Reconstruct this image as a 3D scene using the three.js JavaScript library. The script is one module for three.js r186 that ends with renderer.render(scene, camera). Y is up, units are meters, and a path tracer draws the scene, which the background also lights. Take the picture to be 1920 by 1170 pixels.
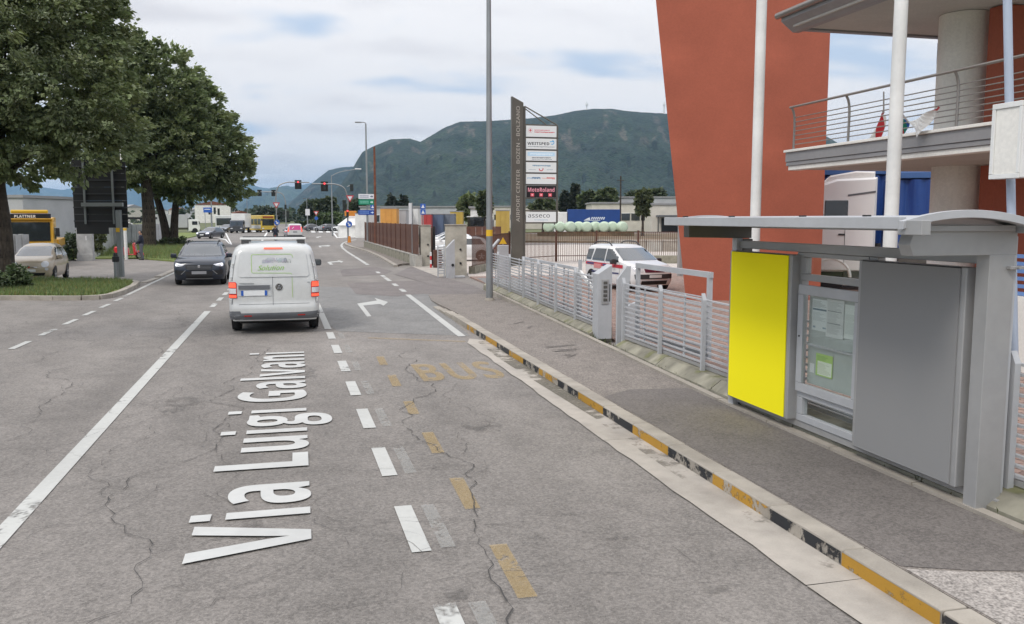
import * as THREE from 'three';
import { RoundedBoxGeometry } from 'three/addons/geometries/RoundedBoxGeometry.js';
import { mergeGeometries, mergeVertices, toCreasedNormals } from 'three/addons/utils/BufferGeometryUtils.js';
import { FontLoader } from 'three/addons/loaders/FontLoader.js';
import { MarchingCubes } from 'three/addons/objects/MarchingCubes.js';

// ---------------------------------------------------------------- camera, sky, sun, exposure
// x runs across the road (kerb side positive), -z runs along it, metres
const scene = new THREE.Scene();
const FOCAL = 1620, EYE = 2.5, PITCH = Math.atan(175 / FOCAL), YAW = Math.atan(410 / Math.hypot(FOCAL, 175));
const camera = new THREE.PerspectiveCamera(2 * Math.atan(585 / FOCAL) * 180 / Math.PI, 1920 / 1170, 0.1, 40000);
camera.rotation.order = 'YXZ';
camera.rotation.set(-PITCH, -YAW, 0);
camera.position.set(0, EYE, 0);
scene.add(camera);

const renderer = new THREE.WebGLRenderer({ antialias: true });
renderer.toneMapping = THREE.LinearToneMapping;
renderer.toneMappingExposure = 1.12;
renderer.shadowMap.enabled = true;

const sun = new THREE.DirectionalLight(new THREE.Color(1, 0.95, 0.88), 1.5);
sun.position.set(-60, 90, 52);
sun.castShadow = true; sun.shadow.radius = 28;
sun.shadow.mapSize.set(4096, 4096);
Object.assign(sun.shadow.camera, { left: -70, right: 70, top: 90, bottom: -60, near: 1, far: 400 });
sun.target.position.set(0, 0, -40);
sun.position.add(sun.target.position);
scene.add(sun, sun.target);

function rng(seed) { let a = seed >>> 0; return () => { a = (a + 0x6D2B79F5) | 0; let t = Math.imul(a ^ (a >>> 15), 1 | a); t = (t + Math.imul(t ^ (t >>> 7), 61 | t)) ^ t; return ((t ^ (t >>> 14)) >>> 0) / 4294967296; }; }
const R0 = rng(7);
const PERM = new Uint8Array(512); { const r = rng(3), p = [...Array(256).keys()]; for (let i = 255; i > 0; i--) { const j = Math.floor(r() * (i + 1)); [p[i], p[j]] = [p[j], p[i]]; } for (let i = 0; i < 512; i++) PERM[i] = p[i & 255]; }
const fade = t => t * t * (3 - 2 * t), mix = (a, b, t) => a + (b - a) * t, clamp = (x, a = 0, b = 1) => Math.min(b, Math.max(a, x)), smooth = (a, b, x) => fade(clamp((x - a) / (b - a)));
function vn(x, y, per = 256) {             // value noise, repeats every per cells
  const xi = Math.floor(x), yi = Math.floor(y), fx = fade(x - xi), fy = fade(y - yi), m = v => ((v % per) + per) % per;
  const h = (a, b) => PERM[PERM[m(a) & 255] + (m(b) & 255)] / 255;
  return mix(mix(h(xi, yi), h(xi + 1, yi), fx), mix(h(xi, yi + 1), h(xi + 1, yi + 1), fx), fy);
}
function fbm(x, y, oct = 5, per = 256) { let s = 0, a = 0.5, n = 0; for (let i = 0; i < oct; i++) { s += a * vn(x + i * 17, y + i * 31, per); n += a; a *= 0.5; x *= 2; y *= 2; per *= 2; } return s / n; }

{ // overcast summer sky: layered cloud with pale blue gaps
  const W = 2048, H = 1024, d = new Float32Array(W * H * 4);
  for (let j = 0; j < H; j++) {
    const el = ((j + 0.5) / H - 0.5) * Math.PI, sy = Math.sin(el), cy = Math.cos(el);
    for (let i = 0; i < W; i++) {
      const az = ((i + 0.5) / W - 0.5) * 2 * Math.PI, dx = Math.cos(az) * cy, dz = Math.sin(az) * cy, k = 4 * (j * W + i);
      let r = 0.22, g = 0.22, b = 0.215;
      if (sy > -0.02) {
        const q = 1 / (Math.max(sy, 0) + 0.11), px = dx * q, pz = dz * q;
        const w1 = fbm(px * 0.7 + 40, pz * 0.7 + 11, 3) - 0.5;
        const n1 = fbm(px * 1.1 + w1 * 1.6 + 3, pz * 1.9 + 9 + w1, 6), n2 = fbm(px * 2.3 + 70 + w1, pz * 3.6 + 20, 5), n3 = fbm(px * 0.55 + 90, pz * 0.8 + 60, 4);
        const cover = smooth(0.375, 0.545, n1 * 0.72 + n2 * 0.28 + (0.10 * (1 - smooth(0, 0.35, sy)))), grey = smooth(0.45, 0.72, n3 * 0.6 + n2 * 0.4);
        const up = 0.95 + 0.95 * smooth(0.05, 0.95, sy);
        const c0 = [mix(0.55, 0.45, smooth(0, 0.5, sy)), mix(0.65, 0.56, smooth(0, 0.5, sy)), mix(0.79, 0.73, smooth(0, 0.5, sy))];
        const lit = 0.86 - 0.20 * grey, c1 = [lit, lit * 0.992, lit * (1.01 + 0.03 * grey)];
        r = mix(c0[0], c1[0], cover) * up; g = mix(c0[1], c1[1], cover) * up; b = mix(c0[2], c1[2], cover) * up;
      }
      d[k] = r; d[k + 1] = g; d[k + 2] = b; d[k + 3] = 1;
    }
  }
  const sky = new THREE.DataTexture(d, W, H, THREE.RGBAFormat, THREE.FloatType);
  sky.mapping = THREE.EquirectangularReflectionMapping; sky.magFilter = THREE.LinearFilter; sky.needsUpdate = true;
  scene.background = sky; scene.environment = sky;
}
scene.fog = new THREE.FogExp2(new THREE.Color(0.36, 0.66, 1.0), 0.000055);

// ---------------------------------------------------------------- helpers
const V3 = (x, y, z) => new THREE.Vector3(x, y, z);
const cP = Math.cos(PITCH), sP = Math.sin(PITCH), cY = Math.cos(YAW), sY = Math.sin(YAW);
function ray(u, v) { const x = (u - 960) / FOCAL, y = -(v - 585) / FOCAL, f = cP + y * sP, h = y * cP - sP; return V3(x * cY + f * sY, h, x * sY - f * cY); }
const at = (u, v, h = 0) => { const d = ray(u, v); return d.multiplyScalar((h - EYE) / d.y).add(V3(0, EYE, 0)); };          // where the surveyed sight line meets the height h
const far = (u, v, D) => { const d = ray(u, v); return d.multiplyScalar(D / (d.x * sY - d.z * cY)).add(V3(0, EYE, 0)); };   // the same at a surveyed distance D
const footing = (u, D) => { const p = far(u, 410, D); p.y = 0; return p; };

const used = {};
function numbered(n) { const k = used[n] = (used[n] ?? -1) + 1; return k ? n + '_' + String(k).padStart(3, '0') : n; }
function uvMetres(g) {                      // texture coordinates in metres on the three planes of the piece itself
  const p = g.attributes.position, n = g.attributes.normal, uv = new Float32Array(p.count * 2);
  for (let i = 0; i < p.count; i++) {
    const a = Math.abs(n.getX(i)), b = Math.abs(n.getY(i)), c = Math.abs(n.getZ(i));
    if (b >= a && b >= c) { uv[2 * i] = p.getX(i); uv[2 * i + 1] = -p.getZ(i); } else if (a >= c) { uv[2 * i] = p.getZ(i); uv[2 * i + 1] = p.getY(i); } else { uv[2 * i] = p.getX(i); uv[2 * i + 1] = p.getY(i); }
  }
  g.setAttribute('uv', new THREE.BufferAttribute(uv, 2));
  return g;
}
function clean(g) {                         // non-indexed, position + normal + uv (+ color)
  let o = g.index ? g.toNonIndexed() : g;
  for (const k of Object.keys(o.attributes)) if (!['position', 'normal', 'uv', 'color'].includes(k)) o.deleteAttribute(k);
  if (!o.attributes.normal) o.computeVertexNormals();
  if (!o.attributes.uv) o.setAttribute('uv', new THREE.BufferAttribute(new Float32Array(o.attributes.position.count * 2), 2));
  return o;
}
const join = gs => Array.isArray(gs) ? (gs.length > 1 ? mergeGeometries(gs.map(clean)) : clean(gs[0])) : gs;
function part(parent, name, gs, m, keepUV = false) {
  let g = join(gs); g = clean(g); if (!keepUV) uvMetres(g);
  const o = new THREE.Mesh(g, m); o.name = parent === scene ? numbered(name) : name; o.castShadow = o.receiveShadow = true; parent.add(o); return o;
}
function thing(name, label, category, pos = [0, 0, 0], turn = 0, group) {
  const o = new THREE.Group(); o.name = numbered(name); scene.add(o);
  if (pos.isVector3) o.position.copy(pos); else o.position.set(...pos);
  o.rotation.y = turn; o.userData = { label, category }; if (group) o.userData.group = group; return o;
}
function struct(name, label) { const o = new THREE.Group(); o.name = numbered(name); scene.add(o); o.userData = { kind: 'structure' }; if (label) o.userData.label = label; return o; }
function copyOf(o, label, pos, turn) { const c = o.clone(); c.name = numbered(o.name.replace(/_\d{3}$/, '')); c.userData = { ...o.userData, label }; scene.add(c); if (pos) c.position.copy(pos); if (turn !== undefined) c.rotation.y = turn; return c; }

const bx = (w, h, d, x = 0, y = 0, z = 0) => new THREE.BoxGeometry(w, h, d).translate(x, y, z);
const bb = (x0, x1, y0, y1, z0, z1) => bx(x1 - x0, y1 - y0, z1 - z0, (x0 + x1) / 2, (y0 + y1) / 2, (z0 + z1) / 2);
const rb = (w, h, d, r = 0.01, x = 0, y = 0, z = 0, n = 2) => new RoundedBoxGeometry(w, h, d, n, Math.min(r, w / 2.01, h / 2.01, d / 2.01)).translate(x, y, z);
const rbb = (x0, x1, y0, y1, z0, z1, r = 0.008) => rb(x1 - x0, y1 - y0, z1 - z0, r, (x0 + x1) / 2, (y0 + y1) / 2, (z0 + z1) / 2, 1);
const cy = (r0, r1, h, x = 0, y = 0, z = 0, n = 16) => new THREE.CylinderGeometry(r1, r0, h, n).translate(x, y + h / 2, z);   // stands on y
const cz = (r, l, x, y, z, n = 20) => new THREE.CylinderGeometry(r, r, l, n).rotateX(Math.PI / 2).translate(x, y, z);
function rod(a, b, r, n = 8, r2 = r) { const d = b.clone().sub(a), g = new THREE.CylinderGeometry(r2, r, d.length(), n); g.applyQuaternion(new THREE.Quaternion().setFromUnitVectors(V3(0, 1, 0), d.clone().normalize())); return g.translate((a.x + b.x) / 2, (a.y + b.y) / 2, (a.z + b.z) / 2); }
function beam(a, b, w, h) { const d = b.clone().sub(a), L = d.length(), g = new THREE.BoxGeometry(w, h, L), m = new THREE.Matrix4().lookAt(a, b, Math.abs(d.y) > 0.98 * L ? V3(1, 0, 0) : V3(0, 1, 0)); g.applyMatrix4(m); return g.translate((a.x + b.x) / 2, (a.y + b.y) / 2, (a.z + b.z) / 2); }
function tube(pts, r, n = 8, seg = 24, r1) {
  const c = new THREE.CatmullRomCurve3(pts), g = new THREE.TubeGeometry(c, seg, r, n);
  if (r1 !== undefined) { const p = g.attributes.position; for (let i = 0; i <= seg; i++) { const o = c.getPointAt(i / seg), k = mix(1, r1 / r, i / seg); for (let j = 0; j <= n; j++) { const q = i * (n + 1) + j; p.setXYZ(q, o.x + (p.getX(q) - o.x) * k, o.y + (p.getY(q) - o.y) * k, o.z + (p.getZ(q) - o.z) * k); } } g.computeVertexNormals(); }
  return g;
}
const shapeOf = pts => { const s = new THREE.Shape(); pts.forEach(([x, y], i) => i ? s.lineTo(x, y) : s.moveTo(x, y)); s.closePath(); return s; };
const extr = (pts, d, bev = 0) => new THREE.ExtrudeGeometry(shapeOf(pts), { depth: d, bevelEnabled: bev > 0, bevelSize: bev, bevelThickness: bev, bevelSegments: 1 });
function flat(pts, y) { const g = new THREE.ShapeGeometry(shapeOf(pts.map(p => p.isVector3 ? [p.x, -p.z] : [p[0], p[1]]))); return g.rotateX(-Math.PI / 2).translate(0, y, 0); }   // pts are (x across, s along) or vectors
function slab(pts, y0, y1) { const g = extr(pts.map(p => p.isVector3 ? [p.x, -p.z] : p), y1 - y0); return g.rotateX(-Math.PI / 2).translate(0, y0, 0); }

// ---------------------------------------------------------------- textures and materials
function dataTex(n, f, tile) {              // linear multiplier texture, tile metres a side
  const d = new Uint8Array(n * n * 4); let sum = 0;
  for (let j = 0; j < n; j++) for (let i = 0; i < n; i++) { const v = f(i / n, j / n), k = 4 * (j * n + i); for (let c = 0; c < 3; c++) { const x = clamp(Array.isArray(v) ? v[c] : v); d[k + c] = 255 * x; sum += x; } d[k + 3] = Array.isArray(v) && v.length > 3 ? 255 * clamp(v[3]) : 255; }
  const t = new THREE.DataTexture(d, n, n); t.wrapS = t.wrapT = THREE.RepeatWrapping; t.magFilter = THREE.LinearFilter; t.minFilter = THREE.LinearMipmapLinearFilter; t.generateMipmaps = true; t.repeat.set(1 / tile, 1 / tile); t.needsUpdate = true; t.userData = { mean: sum / (3 * n * n) }; return t;
}
const tn = (x, y, per, oct = 4) => fbm(x * per, y * per, oct, per);
const rT = rng(11);
const grain = new Float32Array(1024 * 1024).map(() => rT());
const grainAt = (u, v) => { const i = Math.floor(u * 1024), j = Math.floor(v * 1024), g = (a, b) => grain[((b + 1024) & 1023) * 1024 + ((a + 1024) & 1023)]; return (g(i, j) * 2 + g(i + 1, j) + g(i, j + 1) + g(i + 1, j + 1)) / 5; };
const T = {
  asphalt: dataTex(1024, (u, v) => { const g = grainAt(u, v), a = vn(u * 170, v * 170, 170), b = tn(u, v, 9, 5), st = grain[(Math.floor(v * 340) * 1024 + Math.floor(u * 340)) & 1048575] > 0.985 ? 0.16 : 0; const k = 0.56 + (g - 0.5) * 0.5 + (a - 0.5) * 0.26 + (vn(u * 90 + 5, v * 90, 90) - 0.5) * 0.07 + (b - 0.5) * 0.2 + st; return [k * 1.015, k, k * 0.985]; }, 3.1),
  coarse: dataTex(512, (u, v) => { const a = vn(u * 120, v * 120, 120), b = vn(u * 60 + 9, v * 60, 60), c = tn(u, v, 6, 4), g = grainAt(u / 2, v / 2); const k = 0.55 + (a - 0.5) * 0.4 + (b - 0.5) * 0.25 + (c - 0.5) * 0.2 + (g - 0.5) * 0.25; return [k * 1.03, k, k * 0.96]; }, 1.3),
  concrete: dataTex(512, (u, v) => { const b = tn(u, v, 5, 6), c = tn(u + 0.3, v + 0.7, 22, 3), g = grainAt(u / 2, v / 2); const k = 0.72 + (b - 0.5) * 0.5 + (c - 0.5) * 0.14 + (g - 0.5) * 0.12; return [k, k * 0.99, k * 0.965]; }, 2.3),
  mossy: dataTex(512, (u, v) => { const b = tn(u, v, 6, 6), c = tn(u + 0.3, v + 0.7, 18, 4), k = 0.66 + (b - 0.5) * 0.7 + (c - 0.5) * 0.25, m = smooth(0.55, 0.72, tn(u + 0.5, v, 4, 5)); return [mix(k, k * 0.62, m), mix(k, k * 0.66, m), mix(k * 0.94, k * 0.40, m)]; }, 1.9),
  grime: dataTex(512, (u, v) => { const b = tn(u, v, 4, 6), c = tn(u + 0.4, v + 0.1, 26, 3); const k = 0.86 + (b - 0.5) * 0.22 + (c - 0.5) * 0.07; return [k, k, k * 0.99]; }, 1.7),
  stucco: dataTex(512, (u, v) => { const b = tn(u, v, 3, 6), g = grainAt(u / 2, v / 2), c = vn(u * 90, v * 90, 90); const k = 0.78 + (b - 0.5) * 0.26 + (g - 0.5) * 0.08 + (c - 0.5) * 0.08; return k; }, 2.7),
  bark: dataTex(256, (u, v) => { const b = fbm(u * 24, v * 5, 4, 8), c = tn(u, v, 12, 3); return [0.5 + (b - 0.5) * 0.9 + (c - 0.5) * 0.3, 0.48 + (b - 0.5) * 0.85 + (c - 0.5) * 0.3, 0.45 + (b - 0.5) * 0.8 + (c - 0.5) * 0.3]; }, 1.1),
  rust: dataTex(256, (u, v) => { const b = tn(u, v, 5, 6), c = tn(u + 0.2, v, 40, 2), k = 0.62 + (b - 0.5) * 0.5 + (c - 0.5) * 0.2; return [k, k * (0.9 + 0.2 * b), k * 0.9]; }, 1.5),
  forest: dataTex(512, (u, v) => { const a = vn(u * 130, v * 130, 130), b = vn(u * 64, v * 64, 64), c = tn(u, v, 8, 5), k = 0.5 + (a - 0.5) * 0.55 + (b - 0.5) * 0.35 + (c - 0.5) * 0.45; return [k * (0.9 + 0.25 * c), k, k * 0.9]; }, 620),
  field: dataTex(512, (u, v) => { const a = tn(u, v, 8, 6), b = vn(u * 140, v * 140, 140), k = 0.6 + (a - 0.5) * 0.6 + (b - 0.5) * 0.25; return [k * (0.85 + 0.4 * a), k, k * 0.8]; }, 23),
  setts: (() => { const r = rng(5), pts = []; const N = 15; for (let j = 0; j < N; j++) for (let i = 0; i < N; i++) pts.push([(i + 0.5 + (r() - 0.5) * 0.5) / N, (j + 0.5 + (r() - 0.5) * 0.5) / N, r(), r()]); return dataTex(512, (u, v) => { let a = 9, b = 9, c = null; const I = Math.floor(u * N), J = Math.floor(v * N); for (let dj = -1; dj <= 1; dj++) for (let di = -1; di <= 1; di++) { const p = pts[((J + dj + N) % N) * N + (I + di + N) % N]; let x = Math.abs(u - p[0]), y = Math.abs(v - p[1]); x = Math.min(x, 1 - x); y = Math.min(y, 1 - y); const d = Math.hypot(x, y); if (d < a) { b = a; a = d; c = p; } else if (d < b) b = d; } const e = smooth(0.002, 0.012, b - a), k = mix(0.34, 0.55 + c[2] * 0.3, e); return [k * (1.05 + c[3] * 0.12), k * 0.92, k * (0.88 - c[3] * 0.05)]; }, 1.9); })(),
};
const wornTex = (seed, keep, tile, col, thin = 1) => dataTex(512, (u, v) => { const a = tn(u + seed * 0.13, v + seed * 0.29, 7, 6), b = grainAt(((u + seed * 0.17) % 1) / 2, v / 2), c = vn(u * 70 + seed, v * 70, 70); const n = a * 0.72 + b * 0.14 + c * 0.14, al = smooth(keep + 0.05, keep - 0.05, n), k = 0.9 + (a - 0.5) * 0.25 + (b - 0.5) * 0.12; return [k * col[0], k * col[1], k * col[2], al * (thin < 1 ? thin * (0.7 + 0.6 * b) : 1)]; }, tile);
function mat(c, o = {}) {
  const t = o.tex ? T[o.tex] : null, k = t ? 1 / t.userData.mean : 1, P = { color: new THREE.Color().setRGB(c[0] * k, c[1] * k, c[2] * k), roughness: o.rough ?? 0.8, metalness: o.metal ?? 0, side: THREE.DoubleSide };
  if (t) P.map = t; if (o.bump) { P.bumpMap = T[o.btex ?? o.tex]; P.bumpScale = o.bump; } if (o.vc) P.vertexColors = true; if (o.emissive) { P.emissive = new THREE.Color().setRGB(...o.emissive); P.emissiveIntensity = o.ei ?? 1; }
  const m = o.coat || o.trans ? new THREE.MeshPhysicalMaterial(P) : new THREE.MeshStandardMaterial(P);
  if (o.coat) { m.clearcoat = o.coat; m.clearcoatRoughness = 0.06; } if (o.trans) { m.transmission = o.trans; m.thickness = 0; m.ior = 1.5; }
  return m;
}
function wornMat(seed, keep, tile, col, rough = 0.75, thin = 1) { const t = wornTex(seed, keep, tile, col, thin); return new THREE.MeshStandardMaterial({ map: t, transparent: true, roughness: rough, side: THREE.DoubleSide }); }
function printTex(w, h, draw) { const c = document.createElement('canvas'); c.width = w; c.height = h; const x = c.getContext('2d'); draw(x, w, h); const t = new THREE.CanvasTexture(c); t.colorSpace = THREE.SRGBColorSpace; t.magFilter = THREE.LinearFilter; return t; }
const printMat = (w, h, draw, o = {}) => new THREE.MeshStandardMaterial({ map: printTex(w, h, draw), roughness: o.rough ?? 0.5, side: THREE.DoubleSide, transparent: !!o.clear });
const M = {
  asphalt: mat([0.200, 0.186, 0.173], { tex: 'asphalt', rough: 0.92, bump: 0.004, vc: true }),
  asphaltGrey: mat([0.200, 0.198, 0.192], { tex: 'asphalt', rough: 0.9, bump: 0.004 }), asphaltRed: mat([0.176, 0.158, 0.150], { tex: 'asphalt', rough: 0.92, bump: 0.004 }),
  walk: mat([0.206, 0.187, 0.172], { tex: 'coarse', rough: 0.95, bump: 0.006 }), walkDark: mat([0.150, 0.136, 0.126], { tex: 'asphalt', rough: 0.93, bump: 0.004 }), walkLight: mat([0.32, 0.30, 0.285], { tex: 'coarse', rough: 0.95, bump: 0.008 }),
  crack: mat([0.062, 0.058, 0.055], { rough: 1 }), crackPale: mat([0.092, 0.086, 0.08], { rough: 1 }),
  concrete: mat([0.40, 0.385, 0.355], { tex: 'concrete', rough: 0.9, bump: 0.003 }), kerb: mat([0.34, 0.31, 0.27], { tex: 'concrete', rough: 0.9, bump: 0.005 }), gutter: mat([0.365, 0.335, 0.30], { tex: 'concrete', rough: 0.88, bump: 0.002 }), mossy: mat([0.25, 0.235, 0.195], { tex: 'mossy', rough: 0.95, bump: 0.02 }),
  setts: mat([0.235, 0.195, 0.172], { tex: 'setts', rough: 0.85, bump: 0.01 }), gravel: mat([0.47, 0.43, 0.40], { tex: 'coarse', rough: 0.95 }), ground: mat([0.10, 0.115, 0.06], { tex: 'field', rough: 1 }), soil: mat([0.13, 0.10, 0.075], { tex: 'field', rough: 1 }), lawn: mat([0.13, 0.17, 0.055], { tex: 'field', rough: 1 }),
  white: mat([0.66, 0.66, 0.64], { tex: 'grime', rough: 0.7 }), line: wornMat(1, 0.715, 9.3, [0.52, 0.52, 0.49]), lineOld: wornMat(2, 0.56, 1.3, [0.52, 0.52, 0.49], 0.8, 0.32), yellowOld: wornMat(3, 0.64, 1.1, [0.54, 0.38, 0.15], 0.8, 0.38), letter: mat([0.49, 0.49, 0.475], { tex: 'grime', rough: 0.75 }),
  kerbYellow: [4, 5, 6].map(s => wornMat(s, 0.55 + 0.03 * (s - 5), 1.9, [0.50, 0.27, 0.03], 0.6)), kerbBlack: [7, 8, 9].map(s => wornMat(s, 0.53 + 0.03 * (s - 8), 1.6, [0.022, 0.023, 0.028], 0.6)),
  steel: mat([0.36, 0.358, 0.357], { tex: 'grime', rough: 0.42, metal: 0.25 }), steelLight: mat([0.435, 0.443, 0.458], { tex: 'grime', rough: 0.5, metal: 0.1 }), galv: mat([0.30, 0.31, 0.315], { tex: 'grime', rough: 0.45, metal: 0.6 }), greyPaint: mat([0.205, 0.225, 0.22], { tex: 'grime', rough: 0.6 }), darkSteel: mat([0.11, 0.105, 0.095], { tex: 'grime', rough: 0.45, metal: 0.4 }), totem: mat([0.125, 0.115, 0.098], { tex: 'grime', rough: 0.4, metal: 0.35 }),
  rail: mat([0.30, 0.275, 0.25], { rough: 0.35, metal: 0.7 }), black: mat([0.014, 0.014, 0.015], { rough: 0.55 }), rubber: mat([0.016, 0.016, 0.017], { rough: 0.85 }), plastic: mat([0.045, 0.047, 0.05], { rough: 0.6 }), plasticGrey: mat([0.115, 0.12, 0.13], { tex: 'grime', rough: 0.65 }),
  red: mat([0.375, 0.104, 0.061], { tex: 'stucco', rough: 0.92, bump: 0.004 }), redBrown: mat([0.105, 0.047, 0.034], { tex: 'rust', rough: 0.85 }), corten: mat([0.16, 0.055, 0.03], { tex: 'rust', rough: 0.8 }), fascia: mat([0.27, 0.265, 0.27], { tex: 'grime', rough: 0.55 }), soffit: mat([0.46, 0.44, 0.40], { tex: 'stucco', rough: 0.9 }), plaster: mat([0.745, 0.72, 0.665], { tex: 'stucco', rough: 0.85 }), whitePaint: mat([0.74, 0.735, 0.715], { tex: 'grime', rough: 0.45 }), bluePaint: mat([0.13, 0.24, 0.50], { tex: 'grime', rough: 0.5 }), blueGrey: mat([0.36, 0.41, 0.50], { tex: 'grime', rough: 0.45 }),
  tarp: mat([0.018, 0.06, 0.235], { tex: 'grime', rough: 0.38 }), glass: mat([0.95, 0.97, 0.96], { rough: 0.03, trans: 1 }), carGlass: mat([0.022, 0.026, 0.028], { rough: 0.05, coat: 1 }), tintGlass: mat([0.07, 0.085, 0.095], { rough: 0.06, coat: 1 }), chrome: mat([0.62, 0.62, 0.63], { rough: 0.16, metal: 1 }), alloy: mat([0.42, 0.43, 0.44], { rough: 0.3, metal: 0.8 }), paper: mat([0.70, 0.71, 0.70], { rough: 0.8 }),
  lampRed: mat([0.45, 0.02, 0.015], { rough: 0.2, coat: 1 }), lampBrake: mat([0.6, 0.05, 0.03], { rough: 0.25, emissive: [1, 0.16, 0.08], ei: 0.75 }), lampClear: mat([0.65, 0.66, 0.68], { rough: 0.12, coat: 1 }), lampHead: mat([0.8, 0.8, 0.9], { rough: 0.2, emissive: [0.9, 0.88, 1.0], ei: 1.1 }), lampOrange: mat([0.6, 0.22, 0.03], { rough: 0.25 }),
  vanWhite: mat([0.55, 0.555, 0.545], { tex: 'grime', rough: 0.35, coat: 0.7 }), pandaWhite: mat([0.74, 0.74, 0.73], { rough: 0.3, coat: 0.8 }), suvPaint: mat([0.012, 0.019, 0.034], { rough: 0.35, metal: 0.1, coat: 0.6 }), beige: mat([0.46, 0.385, 0.285], { rough: 0.35, metal: 0.1, coat: 0.8 }), darkCar: mat([0.06, 0.062, 0.075], { rough: 0.3, metal: 0.3, coat: 1 }), silver: mat([0.36, 0.37, 0.39], { rough: 0.3, metal: 0.4, coat: 1 }),
  busYellow: mat([0.58, 0.40, 0.045], { rough: 0.4, coat: 0.5 }), truckYellow: mat([0.62, 0.33, 0.02], { rough: 0.4, coat: 0.5 }), pink: mat([0.55, 0.07, 0.24], { rough: 0.4 }), scooterRed: mat([0.60, 0.035, 0.04], { rough: 0.3, coat: 0.8 }), stripeRed: mat([0.50, 0.03, 0.05], { rough: 0.5 }), stripeBlue: mat([0.05, 0.06, 0.16], { rough: 0.5 }),
  signBlue: mat([0.02, 0.10, 0.42], { rough: 0.5 }), signGreen: mat([0.01, 0.20, 0.13], { rough: 0.5 }), signWhite: mat([0.68, 0.68, 0.68], { rough: 0.5 }), signRed: mat([0.55, 0.03, 0.04], { rough: 0.5 }), amber: mat([0.70, 0.42, 0.02], { rough: 0.5 }),
  panelYellow: mat([1.0, 0.88, 0.0], { rough: 0.95 }), panelGrey: mat([0.262, 0.26, 0.257], { rough: 0.95 }),
  leaf: mat([1, 1, 1], { rough: 0.7, vc: true, trans: 0.42 }), bark: mat([0.055, 0.045, 0.036], { tex: 'bark', rough: 1, bump: 0.02 }), leafPlain: mat([0.05, 0.075, 0.022], { rough: 0.8 }),
  bale: mat([0.50, 0.60, 0.47], { tex: 'grime', rough: 0.35 }), skin: mat([0.42, 0.24, 0.17], { rough: 0.6 }), navy: mat([0.02, 0.022, 0.04], { rough: 0.9 }), grey6: mat([0.42, 0.42, 0.43], { tex: 'stucco', rough: 0.9 }), cream: mat([0.55, 0.51, 0.44], { tex: 'stucco', rough: 0.9 }),
};

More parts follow.
